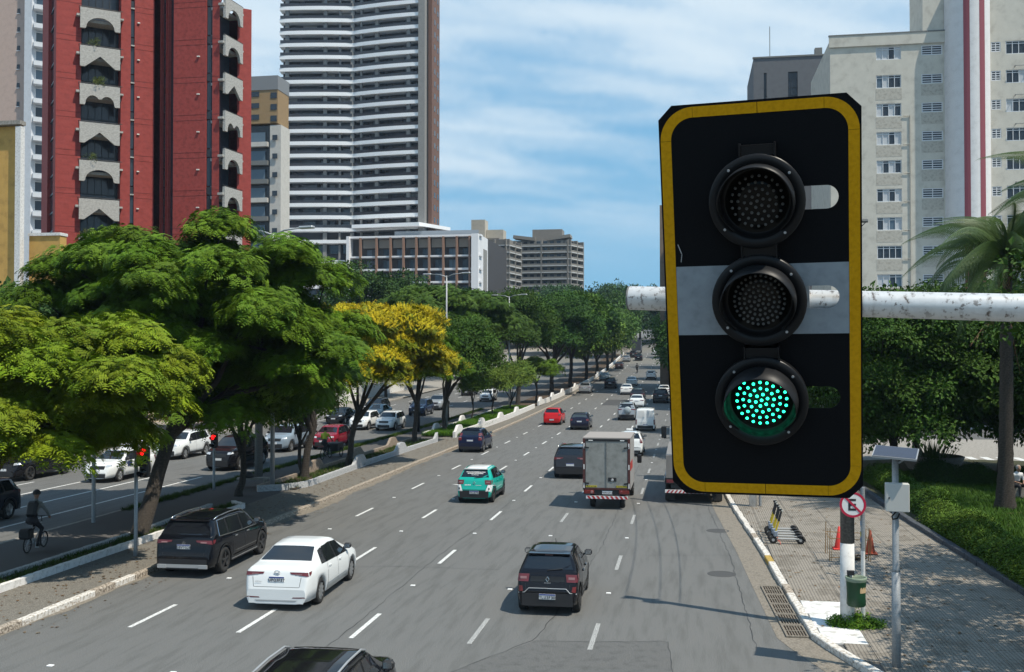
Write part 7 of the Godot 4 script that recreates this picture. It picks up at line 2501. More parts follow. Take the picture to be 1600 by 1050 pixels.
func box_truck() -> void:
	var t := thing("box_truck", "small box lorry with plain aluminium doors and a red striped bumper seen from behind", "truck", Vector3(-3.33, 0.003, -45.6), 0.0)
	var alu := tmat(noise_tex(220, 0.012, 6, [[0.0, 0.2, 0.2, 0.185], [0.45, 0.28, 0.28, 0.262], [1.0, 0.34, 0.34, 0.32]], 512), 2.6, 0.5)
	alu.metallic = 0.25
	var red := mat(0.075, 0.022, 0.02, 0.6)
	var dark: Material = M.cladding
	# box: rear plane at z = 3.25
	var zr := 3.25
	bx("box_body", mat(0.34, 0.33, 0.32, 0.6), t, Vector3(0, 1.86, zr - 1.65), Vector3(1.94, 2.1, 3.2))
	bx("box_roof", mat(0.3, 0.27, 0.25, 0.8), t, Vector3(0, 2.93, zr - 1.65), Vector3(1.98, 0.05, 3.26))
	for s in [-1.0, 1.0]:
		bx("door", alu, t, Vector3(s * 0.432, 1.86, zr - 0.03), Vector3(0.845, 1.93, 0.05))
		bx("post", red, t, Vector3(s * 0.925, 1.86, zr - 0.02), Vector3(0.1, 2.1, 0.06))
		for y in [2.55, 1.08]:
			bx("hinge", M.black, t, Vector3(s * 0.82, y, zr + 0.015), Vector3(0.2, 0.05, 0.03), Basis(Vector3.BACK, s * 0.15))
		bx("reflector", M.white, t, Vector3(s * 0.925, 2.62, zr + 0.013), Vector3(0.04, 0.22, 0.006))
		bx("reflector", M.white, t, Vector3(s * 0.925, 1.75, zr + 0.013), Vector3(0.04, 0.2, 0.006))
		bx("reflector", M.white, t, Vector3(s * 0.925, 0.98, zr + 0.013), Vector3(0.04, 0.22, 0.006))
		bx("reflector", M.white, t, Vector3(s * 0.65, 2.845, zr + 0.013), Vector3(0.18, 0.035, 0.006))
		var yl := bx("warning_strip", mat(0.55, 0.45, 0.02, 0.5), t, Vector3(s * 0.62, 0.95, zr + 0.002), Vector3(0.45, 0.075, 0.008))
		text_on(yl, "RNTC 877158" if s < 0 else "SP GUARULHOS", 0.048, Vector3(s * 0.62, 0.95, zr + 0.0065), Basis(), M.ink)
		var lb := B.new()
		lb.cbox(Vector3(s * 0.72, 0.72, zr - 0.02), Vector3(0.42, 0.16, 0.08), 0.02)
		var lt := put(lb, "tail_light", mat(0.16, 0.02, 0.015, 0.3), t)
		lb = B.new()
		lb.lathe(Vector3(s * 0.6, 0.72, zr + 0.02), Vector3.BACK, [Vector2(0.0, 0.06), Vector2(0.01, 0.05), Vector2(0.012, 0.0)], 12)
		put(lb, "reversing_lamp", M.tail_clear if s < 0 else M.tail, lt)
		for w in [[0.62, 2.75], [0.78, -1.1]]:
			add_wheel(t, Vector3(s * w[0], 0.34, zr - 3.25 + w[1] - 0.25), 0.34, s, M.silver, 4)
	bx("top_rail", M.black, t, Vector3(0, 2.85, zr - 0.015), Vector3(1.75, 0.09, 0.05))
	bx("lock_rod", M.pole_grey, t, Vector3(0.0, 1.86, zr + 0.008), Vector3(0.035, 1.9, 0.03))
	bx("lock_plate", M.black, t, Vector3(0.24, 1.24, zr + 0.004), Vector3(0.34, 0.16, 0.012))
	var lk := B.new()
	lk.lathe(Vector3(0.24, 1.22, zr + 0.01), Vector3.BACK, [Vector2(0, 0.06), Vector2(0.012, 0.05), Vector2(0.012, 0.0)], 14)
	put(lk, "lock_handle", M.silver, t)
	bx("sill", red, t, Vector3(0, 0.85, zr - 0.04), Vector3(1.94, 0.06, 0.1))
	bx("rear_frame", dark, t, Vector3(0, 0.72, zr - 0.1), Vector3(1.9, 0.2, 0.14))
	bx("chassis", dark, t, Vector3(0, 0.6, zr - 2.3), Vector3(0.8, 0.16, 4.4))
	var pb := bx("number_plate", M.plate, t, Vector3(0.03, 0.7, zr - 0.02), Vector3(0.42, 0.13, 0.02))
	text_on(pb, "FWN 6A14", 0.07, Vector3(0.03, 0.69, zr - 0.008), Basis(), M.ink)
	var bm := bx("bumper", M.plate, t, Vector3(0.02, 0.5, zr - 0.02), Vector3(1.72, 0.12, 0.06))
	for k in 9:
		var sb := B.new()
		var x := -0.76 + k * 0.19
		sb.prism(PackedVector2Array([V(x + 0.03, 0.442), V(x - 0.05, 0.558), V(x + 0.05, 0.558), V(x + 0.13, 0.442)]), zr + 0.011, zr + 0.015)
		put(sb, "bumper_stripe", mat(0.42, 0.03, 0.03, 0.5), bm)
	# cab
	var cabm := paint(0.3, 0.012, 0.012)
	var cb := B.new()
	cb.cbox(Vector3(0, 1.25, zr - 4.1), Vector3(1.7, 1.5, 1.5), 0.12)
	put(cb, "cab", cabm, t)
	bx("windscreen", M.glass, t, Vector3(0, 1.6, zr - 4.85), Vector3(1.5, 0.6, 0.03))
	for s in [-1.0, 1.0]:
		bx("side_window", M.glass, t, Vector3(s * 0.852, 1.6, zr - 4.2), Vector3(0.02, 0.5, 0.8))
		var mb := B.new()
		mb.cbox(Vector3(s * 1.14, 1.65, zr - 4.6), Vector3(0.2, 0.38, 0.12), 0.03)
		mb.rod(Vector3(s * 0.85, 1.8, zr - 4.6), Vector3(s * 1.1, 1.8, zr - 4.6), 0.015, 6)
		put(mb, "mirror", M.black, t)
	bx("side_marker", mat(0.45, 0.04, 0.03, 0.5), t, Vector3(0.974, 1.75, zr - 1.0), Vector3(0.006, 0.35, 1.6))

func big_truck() -> void:
	var t := thing("lorry", "large lorry mostly hidden behind the signal board, only its striped underrun bar and mirror showing", "truck", Vector3(0.22, 0.003, -49.0), 0.0)
	var zr := 4.4
	bx("box_body", mat(0.2, 0.19, 0.18, 0.7), t, Vector3(0.04, 1.55, zr - 3.6), Vector3(2.42, 1.0, 7.0))
	bx("rear_frame", M.black, t, Vector3(0, 0.95, zr - 0.12), Vector3(2.44, 0.26, 0.2))
	var bm := bx("bumper", M.plate, t, Vector3(0, 0.52, zr + 0.03), Vector3(2.42, 0.13, 0.08))
	for k in 14:
		var sb := B.new()
		var x := -1.13 + k * 0.17
		sb.prism(PackedVector2Array([V(x - 0.03, 0.457), V(x + 0.06, 0.583), V(x + 0.14, 0.583), V(x + 0.05, 0.457)]), zr + 0.071, zr + 0.075)
		put(sb, "bumper_stripe", mat(0.4, 0.04, 0.04, 0.5), bm)
	for s in [-1.0, 1.0]:
		for z in [zr - 1.0, zr - 2.1, zr - 6.8]:
			add_wheel(t, Vector3(s * 1.1, 0.48, z), 0.48, s, M.silver, 6)
		bx("tail_light", M.tail, t, Vector3(s * 1.0, 0.95, zr - 0.01), Vector3(0.3, 0.14, 0.04))
		bx("side_rail", M.silver, t, Vector3(s * 1.23, 1.0, zr - 3.6), Vector3(0.04, 0.12, 6.9))
		bx("side_marker", mat(0.6, 0.25, 0.1, 0.5), t, Vector3(s * 1.256, 1.05, zr - 1.2), Vector3(0.01, 0.1, 0.3))
		bx("side_guard", M.silver, t, Vector3(s * 1.22, 0.62, zr - 4.2), Vector3(0.04, 0.3, 3.2))
		bx("mudflap", M.rubber, t, Vector3(s * 1.0, 0.35, zr - 0.35), Vector3(0.42, 0.5, 0.02))
		var mb := B.new()
		mb.cbox(Vector3(s * 1.47, 2.35, zr - 9.3), Vector3(0.26, 0.62, 0.14), 0.04)
		mb.rod(Vector3(s * 1.15, 2.62, zr - 9.3), Vector3(s * 1.47, 2.66, zr - 9.3), 0.02, 6)
		mb.rod(Vector3(s * 1.15, 2.05, zr - 9.3), Vector3(s * 1.47, 2.03, zr - 9.3), 0.02, 6)
		put(mb, "mirror", M.black, t)
	var cb := B.new()
	cb.cbox(Vector3(0, 1.7, zr - 8.6), Vector3(2.3, 2.2, 1.9), 0.15)
	put(cb, "cab", paint(0.6, 0.6, 0.58), t)
	bx("chassis", M.cladding, t, Vector3(0, 0.8, zr - 4.4), Vector3(0.9, 0.25, 8.4))
	bx("sticker", M.plate, t, Vector3(-0.62, 0.95, zr - 0.012), Vector3(0.18, 0.14, 0.01))

func traffic() -> void:
	var white := paint(0.72, 0.74, 0.74)
	var black := paint(0.008, 0.008, 0.01)
	var navy := paint(0.012, 0.018, 0.045)
	var silver := paint(0.34, 0.36, 0.38)
	silver.metallic = 0.4
	var gun := paint(0.035, 0.036, 0.042)
	gun.metallic = 0.3
	# near lanes
	var c := car("black sport utility car with silver roof rails pulled up against the median kerb", "suv", 4.63, 1.83, 1.66, -14.3, 28.3, 0.03, paint(0.006, 0.007, 0.01), {"rails": M.chrome, "trim": M.chrome, "reg": "GBV7G28", "wr": 0.375, "rim": M.alloy_dark, "bumper_mat": M.cladding, "handle": M.chrome, "tail": [0.42, 0.97, 0.575, 0.645], "plate": 0.535})
	var s: Shape = shapes_of[c]
	put(patch(s, "rear", [V(-0.72, 0.3), V(-0.72, 0.4), V(0.72, 0.4), V(0.72, 0.3)], 8, 1, 0.03), "bumper_trim", M.silver, c)
	for m in [-1.0, 1.0]:
		put(patch(s, "side", [V(s.ax[0] + 0.45, 0.31), V(s.ax[0] + 0.45, 0.34), V(s.ax[1] - 0.45, 0.34), V(s.ax[1] - 0.45, 0.31)], 4, 1, 0.018, null, m), "sill_trim", M.chrome, c)
		bx("exhaust_trim", M.silver, c, s.p(s.rear(m * 0.62, 0.34) - 0.03, m * 0.62, 0.34), Vector3(0.26, 0.1, 0.05))
	emblem(c, s, 0.98, 0.05, 0)
	c = car("white four door sedan driving over the lane line beside the black utility car", "sedan", 4.63, 1.78, 1.455, -10.2, 25.25, 0.037, white, {"reg": "UPQ3F37", "rim": M.alloy, "spokes": 10, "bumper_mat": white, "tail": [0.4, 0.96, 0.585, 0.655], "plate": 0.535})
	s = shapes_of[c]
	for m in [-1.0, 1.0]:
		put(patch(s, "rear", sym([V(0.42, 0.325), V(0.44, 0.35), V(0.74, 0.36), V(0.76, 0.33)], m), 3, 1, 0.016), "reflector", M.tail, c)
		put(patch(s, "side", [V(1.45, 0.42), V(1.45, 0.46), V(3.1, 0.46), V(3.1, 0.42)], 6, 1, 0.016, null, m), "door_moulding", white, c)
	put(patch(s, "rear", [V(-0.5, 0.24), V(-0.56, 0.275), V(0.56, 0.275), V(0.5, 0.24)], 6, 1, 0.018), "diffuser", M.silver, c)
	emblem(c, s, 0.935, 0.055, 1)
	text_on(c, "COROLLA", 0.028, s.p(s.rear(-0.45, 0.72) - 0.03, -0.47, 0.72), Basis(), M.silver)
	c = car("black compact hatchback with a glossy roof in the middle of the near lanes", "hatch", 3.68, 1.58, 1.5, -3.43, 25.6, 0.017, paint(0.008, 0.008, 0.011), {"reg": "TLU3F30", "cladded": true, "plate": 0.315, "bumper": 0.37, "rim": M.alloy_dark, "tail": [0.6, 0.97, 0.545, 0.665], "glass_roof": false, "clear": 0.22})
	kwid(c, false)
	c = car("turquoise compact hatchback with a white roof and advertising on its rear window", "hatch", 3.68, 1.58, 1.5, -9.06, 43.7, 0.0, paint(0.01, 0.38, 0.31), {"roof": paint(0.75, 0.76, 0.76), "cladded": true, "plate": 0.32, "bumper": 0.37, "rim": M.alloy_dark, "tail": [0.6, 0.97, 0.545, 0.665], "reg": "SVL4E70", "clear": 0.22})
	kwid(c, true)
	c = car("black car cut off by the bottom edge, roof with grey rails showing", "suv", 4.3, 1.8, 1.62, -5.85, 14.65, 0.04, black, {"rails": M.silver, "near": true, "clear": 0.2})
	s = shapes_of[c]
	var ae := B.new()
	ae.tube([Vector3(0, s.roof(1.0, 0), s.len * 0.5 - 1.0), Vector3(0, s.roof(1.0, 0) + 0.16, s.len * 0.5 - 0.8)], [0.008, 0.004], 5)
	put(ae, "aerial", M.black, c)
	car("dark blue compact hatchback beside the end of the humped planter", "hatch", 4.0, 1.7, 1.53, -13.98, 65.8, 0.0, navy, {"tail": [0.66, 0.98, 0.52, 0.82], "plate": 0.52, "rim": M.alloy})
	car("dark grey sport utility car directly left of the box lorry", "suv", 4.35, 1.83, 1.66, -5.98, 53.2, 0.0, gun, {"rails": M.chrome, "plate": 0.44, "tail": [0.42, 0.97, 0.58, 0.66]})
	box_truck()
	big_truck()
	c = car("white hatchback half hidden behind the box lorry with a red tail lamp showing", "hatch", 3.78, 1.7, 1.5, -3.62, 65.0, 0.0, white, {"tail": [0.76, 0.98, 0.56, 0.74], "bumper_mat": M.cladding})
	s = shapes_of[c]
	bx("roof_sign", M.white, c, Vector3(-0.1, 1.55, -0.2), Vector3(0.4, 0.1, 0.2))
	car("white high sided panel van with two blank rear doors", "van", 4.1, 1.62, 1.86, -3.5, 86.0, 0.0, white, {"rear_panel": mat(0.6, 0.61, 0.61, 0.4), "bumper": 0.26})
	c = car("silver utility car with a spare wheel on its tailgate", "suv", 4.2, 1.75, 1.66, -5.76, 98.2, 0.0, silver, {"rails": M.silver})
	s = shapes_of[c]
	var sw := B.new()
	sw.smooth(1)
	sw.lathe(s.p(0.02, 0.1, 0.98), Vector3.BACK, [Vector2(-0.1, 0.34), Vector2(0.12, 0.34), Vector2(0.16, 0.3), Vector2(0.17, 0.0)], 24)
	put(sw, "spare_wheel_cover", mat(0.36, 0.42, 0.45, 0.4), c)
	car("red compact hatchback in the left lane near the white humped wall", "hatch", 3.6, 1.64, 1.5, -12.0, 91.4, -0.02, paint(0.55, 0.012, 0.016), {"tail": [0.74, 0.98, 0.56, 0.72], "bumper_mat": paint(0.4, 0.012, 0.016)})
	car("dark blue older hatchback just right of the red hatchback", "hatch", 3.85, 1.65, 1.42, -9.0, 86.2, 0.0, paint(0.012, 0.012, 0.028), {"tail": [0.72, 0.97, 0.55, 0.66], "plate": 0.52, "glass": M.glass_light})
	car("white car directly ahead of the silver utility car", "sedan", 4.3, 1.72, 1.5, -5.68, 116.0, 0.0, white)
	car("dark van-like car ahead of the white car in the middle lanes", "suv", 4.4, 1.82, 1.72, -6.06, 125.5, 0.0, gun)
	car("white sedan in the middle lane, nearer of two white sedans in line", "sedan", 4.5, 1.76, 1.46, -8.37, 141.8, 0.0, white)
	car("white sedan in the middle lane, farther of two white sedans in line", "sedan", 4.5, 1.74, 1.46, -8.76, 162.0, 0.0, white)
	car("black utility car between the light blue car and the white sedans", "suv", 4.4, 1.82, 1.68, -11.6, 155.2, 0.0, black)
	car("light steel blue sedan in the far left lane", "sedan", 4.4, 1.72, 1.46, -14.1, 175.0, 0.0, paint(0.16, 0.24, 0.3))
	car("silver sedan hugging the median kerb in the left lane", "sedan", 4.5, 1.78, 1.48, -14.3, 144.0, 0.0, silver)
	car("white utility car alone in the right middle lane far ahead", "suv", 4.2, 1.76, 1.6, -6.35, 179.5, 0.0, white)
	car("black utility car close beside the signal board's left edge", "suv", 4.5, 1.85, 1.72, -3.3, 125.6, 0.0, black)
	car("white car roof showing above the black utility car at the board's edge", "sedan", 4.4, 1.74, 1.48, -3.2, 139.0, 0.0, white)
	car("dark brown sedan far away on the left lane", "sedan", 4.4, 1.75, 1.48, -14.0, 212.0, 0.0, paint(0.05, 0.035, 0.04))
	car("pale grey car farthest on the left lane in the trees' shade", "sedan", 4.5, 1.78, 1.5, -13.95, 236.0, 0.0, silver)
	car("black car far away right of the pale grey car", "suv", 4.3, 1.76, 1.6, -11.35, 240.0, 0.0, black)
	car("dark car just behind the distant lorry", "suv", 4.4, 1.8, 1.66, -13.2, 252.0, 0.0, gun)
	var lt := thing("lorry", "distant dark box lorry at the end of the avenue", "truck", Vector3(-13.0, hz(-266.0), -266.0))
	bx("box_body", mat(0.05, 0.055, 0.07, 0.6), lt, Vector3(0, 2.3, 0), Vector3(2.3, 2.8, 6.0))
	bx("cab", M.cladding, lt, Vector3(0, 1.5, -4.0), Vector3(2.2, 2.0, 1.8))
	bx("bumper", M.plate, lt, Vector3(0, 0.7, 3.0), Vector3(2.1, 0.15, 0.1))
	for sx in [-1.0, 1.0]:
		for z in [2.0, -4.0]: add_wheel(lt, Vector3(sx * 0.98, 0.45, z), 0.45, sx, M.silver, 5)
	car("white car far away among the distant traffic on the right", "sedan", 4.4, 1.76, 1.5, -8.0, 262.0, 0.0, white)
	# oncoming carriageway
	var g := "oncoming cars on the far carriageway"
	car("black sporty utility car with bright headlamps at the left edge of the far carriageway", "coupe", 4.75, 1.95, 1.65, -33.8, 50.1, PI, black, {"group": g, "near": true, "rim": M.alloy_dark})
	c = car("white pickup car with a red ladder on its rack beside the first red signal", "pickup", 4.47, 1.7, 1.55, -28.97, 50.2, PI, white, {"group": g, "near": true})
	ladder_rack(c)
	c = car("white sport utility car behind the pickup with roof bars", "suv", 4.4, 1.75, 1.65, -31.05, 61.0, PI, white, {"group": g, "near": true, "rails": M.silver})
	car("black high pickup-like utility car behind the second red signal", "suv", 4.9, 1.9, 1.8, -25.3, 56.4, PI, black, {"group": g, "near": true, "wr": 0.4})
	car("pale blue grey utility car behind the leaning trunk", "suv", 4.5, 1.83, 1.7, -26.5, 66.6, PI, paint(0.2, 0.25, 0.3), {"group": g, "near": true})
	car("dark red small hatchback beside the cargo tricycle", "hatch", 3.8, 1.68, 1.55, -24.1, 68.5, PI, paint(0.2, 0.012, 0.025), {"group": g, "near": true})
	car("black sedan behind the dark red hatchback", "sedan", 4.5, 1.8, 1.47, -31.5, 91.8, PI, black, {"group": g})
	car("white crossover nearer the trunk, left one of the two white crossovers", "suv", 4.17, 1.73, 1.55, -27.3, 85.6, PI, white, {"group": g})
	car("white crossover right of the flowering tree trunk, right one of the two", "suv", 4.17, 1.73, 1.55, -24.9, 85.3, PI, white, {"group": g})
	car("pale silver blue car between the black sedan and the white crossovers", "sedan", 4.4, 1.75, 1.5, -29.6, 97.0, PI, paint(0.3, 0.38, 0.42), {"group": g})
	car("navy blue utility car in the lane next to the verge", "suv", 4.4, 1.82, 1.65, -27.1, 103.8, PI, paint(0.02, 0.035, 0.075), {"group": g})
	car("pale grey car right behind the navy blue utility car", "suv", 4.3, 1.78, 1.65, -27.4, 112.5, PI, paint(0.25, 0.27, 0.29), {"group": g})
	car("black utility car on the outer lane by the boundary wall", "suv", 4.5, 1.84, 1.7, -31.9, 104.0, PI, black, {"group": g})
	car("dark blue car tail cut off by the left edge of the view", "suv", 4.4, 1.82, 1.6, -26.95, 36.1, PI, paint(0.02, 0.025, 0.04), {"group": g, "near": true})
	car("dark green car glimpsed behind the black pickup-like car", "sedan", 4.4, 1.75, 1.47, -28.4, 71.0, PI, paint(0.03, 0.045, 0.04), {"group": g})
	car("white car glimpsed behind the forked tree on the far carriageway", "hatch", 4.0, 1.7, 1.5, -24.8, 128.0, PI, white, {"group": g})
	car("grey car glimpsed between the trunks farther along the far carriageway", "sedan", 4.4, 1.75, 1.47, -29.8, 140.0, PI, gun, {"group": g})

func emblem(c: Node, s: Shape, y: float, r: float, kind: int) -> void:
	var u := s.rear(0, y) - 0.02
	var b := B.new()
	if kind == 0:
		b.lathe(s.p(u, 0, y), Vector3.BACK, [Vector2(0, r * 0.85), Vector2(0.008, r * 0.88), Vector2(0.008, r), Vector2(0, r)], 24)
		for k in 3:
			var a := PI * 0.5 + TAU * k / 3.0
			b.box(s.p(u, cos(a) * r * 0.45, y + sin(a) * r * 0.45) + Vector3(0, 0, 0.005), Vector3(r * 0.9, r * 0.14, 0.006), Basis(Vector3.BACK, a))
	else:
		for e in [[r * 1.4, r], [r * 0.55, r * 0.9], [r * 1.1, r * 0.45]]:
			var pts := []
			var rad := []
			for k in 17:
				pts.append(s.p(u, cos(TAU * k / 16.0) * e[0], y + sin(TAU * k / 16.0) * e[1] + (0.018 if e[1] < r * 0.5 else 0.0)) + Vector3(0, 0, 0.006))
				rad.append(r * 0.09)
			b.tube(pts, rad, 4, false)
	put(b, "emblem", M.chrome, c)

func kwid(c: Node, two_tone: bool) -> void:
	var s: Shape = shapes_of[c]
	# diamond emblem, black band, lower corner panels, wiper, bright bumper line
	var u := s.rear(0, 0.86) - 0.025
	var b := B.new()
	var z := s.len * 0.5 - u
	for q in [[V(0, 0.065), V(0.042, 0)], [V(0.042, 0), V(0, -0.065)], [V(0, -0.065), V(-0.042, 0)], [V(-0.042, 0), V(0, 0.065)]]:
		b.rod(Vector3(q[0].x, 0.88 + q[0].y, z), Vector3(q[1].x, 0.88 + q[1].y, z), 0.011, 6)
	put(b, "emblem", M.chrome, c)
	if not two_tone:
		put(patch(s, "rear", [V(-0.42, 0.82), V(-0.42, 0.94), V(0.42, 0.94), V(0.42, 0.82)], 8, 2, 0.01), "tailgate_band", M.black, c)
		text_on(c, "RENAULT", 0.028, Vector3(0, 0.79, z), Basis(), M.silver)
	var wp := B.new()
	wp.rod(Vector3(-0.02, 1.08, s.len * 0.5 - s.rear(0, 1.08) + 0.03), Vector3(0.36, 1.12, s.len * 0.5 - s.rear(0.3, 1.12) + 0.03), 0.014, 5)
	put(wp, "wiper", M.black, c)
	bx("brake_lamp", M.tail_clear, c, s.p(s.rear(0, 1.4) - 0.02, 0, 1.415), Vector3(0.2, 0.025, 0.03))
	for m in [-1.0, 1.0]:
		if two_tone:
			put(patch(s, "rear", sym([V(0.5, 0.53), V(0.6, 0.8), V(0.74, 0.8), V(0.74, 0.53)], m), 4, 3, 0.014), "corner_panel", M.white, c)
			put(patch(s, "rear", sym([V(0.62, 0.6), V(0.62, 0.68), V(0.68, 0.68), V(0.68, 0.6)], m), 1, 1, 0.02), "fog_reflector", M.black, c)
			put(patch(s, "side", [V(0.06, 0.45), V(0.06, 0.8), V(0.24, 0.8), V(0.24, 0.72)], 2, 2, 0.01, null, m), "corner_panel", M.white, c)
		else:
			put(patch(s, "rear", sym([V(0.6, 0.6), V(0.62, 0.72), V(0.71, 0.72), V(0.7, 0.58)], m), 2, 2, 0.02), "fog_reflector", mat(0.14, 0.015, 0.012, 0.3), c)
			var ln := B.new()
			var pts := []
			for q in [V(0.0, 0.665), V(0.46, 0.665), V(0.56, 0.57), V(0.72, 0.54)]:
				pts.append(s.p(s.rear(q.x, q.y) - 0.02, q.x * m, q.y))
			ln.tube(pts, [0.012, 0.012, 0.012, 0.012], 5)
			put(ln, "bumper_line", M.silver, c)
	if two_tone:
		# print on the rear window and tailgate, too small to read: rows of short strokes
		for r in [[1.31, -0.4, 0.42, 0.034], [1.255, -0.34, 0.32, 0.03], [1.2, -0.16, 0.14, 0.022], [0.79, -0.42, -0.16, 0.045], [0.78, 0.06, 0.3, 0.03]]:
			var pr := B.new()
			var x: float = r[1]
			while x < r[2]:
				var wd := rng.randf_range(0.012, 0.034)
				var hh: float = r[3] * rng.randf_range(0.7, 1.0)
				patch(s, "rear", [V(x, r[0] - r[3] * 0.5), V(x, r[0] - r[3] * 0.5 + hh), V(x + wd, r[0] - r[3] * 0.5 + hh), V(x + wd, r[0] - r[3] * 0.5)], 1, 1, 0.016, pr)
				x += wd + rng.randf_range(0.006, 0.014)
			put(pr, "print", M.white, c)
	var an := B.new()
	an.tube([Vector3(0, s.roof(2.0, 0), s.len * 0.5 - 2.0), Vector3(0, s.roof(2.0, 0) + 0.12, s.len * 0.5 - 1.9)], [0.01, 0.005], 5)
	put(an, "aerial", M.black, c)

func ladder_rack(c: Node) -> void:
	var s: Shape = shapes_of[c]
	var st := mat(0.34, 0.045, 0.03, 0.6)
	var b := B.new()
	for x in [-0.2, 0.2]:
		b.rod(Vector3(x + 0.35, 1.95, s.len * 0.5 + 0.5), Vector3(x + 0.35, 2.02, -0.9), 0.035, 6)
	for k in 12:
		var f := k / 11.0
		b.rod(Vector3(0.15, lerpf(1.95, 2.02, f), lerpf(s.len * 0.5 + 0.4, -0.8, f)), Vector3(0.55, lerpf(1.95, 2.02, f), lerpf(s.len * 0.5 + 0.4, -0.8, f)), 0.02, 5)
	put(b, "ladder", st, c)
	b = B.new()
	for z in [-0.5, 0.6, 1.9]:
		for x in [-0.72, 0.72]:
			b.rod(Vector3(x, 1.05 if z > 0.3 else 1.5, z), Vector3(x, 1.9, z), 0.025, 6)
		b.rod(Vector3(-0.72, 1.9, z), Vector3(0.72, 1.9, z), 0.025, 6)
	put(b, "rack", M.silver, c)
	bx("canopy", M.white, c, Vector3(0, 1.42, 1.35), Vector3(1.5, 0.75, 1.7))
	bx("door_sign", mat(0.02, 0.03, 0.14, 0.5), c, Vector3(-0.865, 0.85, -0.55), Vector3(0.01, 0.28, 0.4))

# ---------------------------------------------------------------- people and cycles
func blob(bones: Array, cell: float, k := 0.05) -> ArrayMesh:
	# bones: [a, b, radius a, radius b, colour]; one smooth skin round all of them (surface nets)
	var lo := Vector3.INF
	var hi := -Vector3.INF
	for q in bones:
		for i in 2:
			var r: float = q[2 + i] + cell * 3.0
			lo = lo.min(q[i] - Vector3.ONE * r)
			hi = hi.max(q[i] + Vector3.ONE * r)
	var n := Vector3i(((hi - lo) / cell).ceil()) + Vector3i.ONE
	var f := PackedFloat32Array()
	f.resize(n.x * n.y * n.z)
	f.fill(1.0)
	for q in bones:
		var a: Vector3 = q[0]
		var b: Vector3 = q[1]
		var ra: float = q[2]
		var rb: float = q[3]
		var m := maxf(ra, rb) + cell * 3.0 + k
		var i0 := Vector3i(((a.min(b) - Vector3.ONE * m - lo) / cell).floor()).clamp(Vector3i.ZERO, n - Vector3i.ONE)
		var i1 := Vector3i(((a.max(b) + Vector3.ONE * m - lo) / cell).ceil()).clamp(Vector3i.ZERO, n - Vector3i.ONE)
		var ab := b - a
		var l2 := maxf(ab.length_squared(), 1e-6)
		for z in range(i0.z, i1.z + 1):
			for y in range(i0.y, i1.y + 1):
				for x in range(i0.x, i1.x + 1):
					var p := lo + Vector3(x, y, z) * cell
					var t := clampf((p - a).dot(ab) / l2, 0.0, 1.0)
					var d := p.distance_to(a + ab * t) - lerpf(ra, rb, t)
					var id := (z * n.y + y) * n.x + x
					var h := clampf(0.5 + 0.5 * (f[id] - d) / k, 0.0, 1.0)
					f[id] = lerpf(f[id], d, h) - k * h * (1.0 - h)
	var vid := {}
	var vs := PackedVector3Array()
	var cs := PackedColorArray()
	for z in n.z - 1:
		for y in n.y - 1:
			for x in n.x - 1:
				var base := (z * n.y + y) * n.x + x
				var v := [f[base], f[base + 1], f[base + n.x], f[base + n.x + 1], f[base + n.x * n.y], f[base + n.x * n.y + 1], f[base + n.x * n.y + n.x], f[base + n.x * n.y + n.x + 1]]
				var c := 0
				for e in 8:
					if v[e] < 0.0: c += 1
				if c == 0 or c == 8: continue
				var sum := Vector3.ZERO
				var cnt := 0
				for e in 8:
					for ax in [1, 2, 4]:
						var g: int = e | ax
						if g == e: continue
						if (v[e] < 0.0) != (v[g] < 0.0):
							var w: float = v[e] / (v[e] - v[g])
							var pe := Vector3(e & 1, (e >> 1) & 1, (e >> 2) & 1)
							var pg := Vector3(g & 1, (g >> 1) & 1, (g >> 2) & 1)
							sum += pe.lerp(pg, w)
							cnt += 1
				var p := lo + (Vector3(x, y, z) + sum / cnt) * cell
				vid[base] = vs.size()
				vs.append(p)
				var best := 1.0e9
				var col := Color.WHITE
				for q in bones:
					var ab: Vector3 = q[1] - q[0]
					var t := clampf((p - q[0]).dot(ab) / maxf(ab.length_squared(), 1e-6), 0.0, 1.0)
					var d := p.distance_to(q[0] + ab * t) - lerpf(q[2], q[3], t)
					if d < best:
						best = d
						col = q[4]
				cs.append(col)
	var idx := PackedInt32Array()
	var st := [1, n.x, n.x * n.y]
	for z in range(1, n.z - 1):
		for y in range(1, n.y - 1):
			for x in range(1, n.x - 1):
				var base := (z * n.y + y) * n.x + x
				for ax in 3:
					var o: int = base + st[ax]
					if (f[base] < 0.0) == (f[o] < 0.0): continue
					var u: int = st[(ax + 1) % 3]
					var w: int = st[(ax + 2) % 3]
					if not (vid.has(base) and vid.has(base - u) and vid.has(base - w) and vid.has(base - u - w)): continue
					var q := [vid[base - u - w], vid[base - w], vid[base], vid[base - u]]
					if f[base] < 0.0: q.reverse()
					idx.append_array(PackedInt32Array([q[0], q[1], q[2], q[0], q[2], q[3]]))
	var s := SurfaceTool.new()
	s.begin(Mesh.PRIMITIVE_TRIANGLES)
	s.set_smooth_group(0)
	for i in idx:
		s.set_color(cs[i])
		s.add_vertex(vs[i])
	s.generate_normals()
	return s.commit()

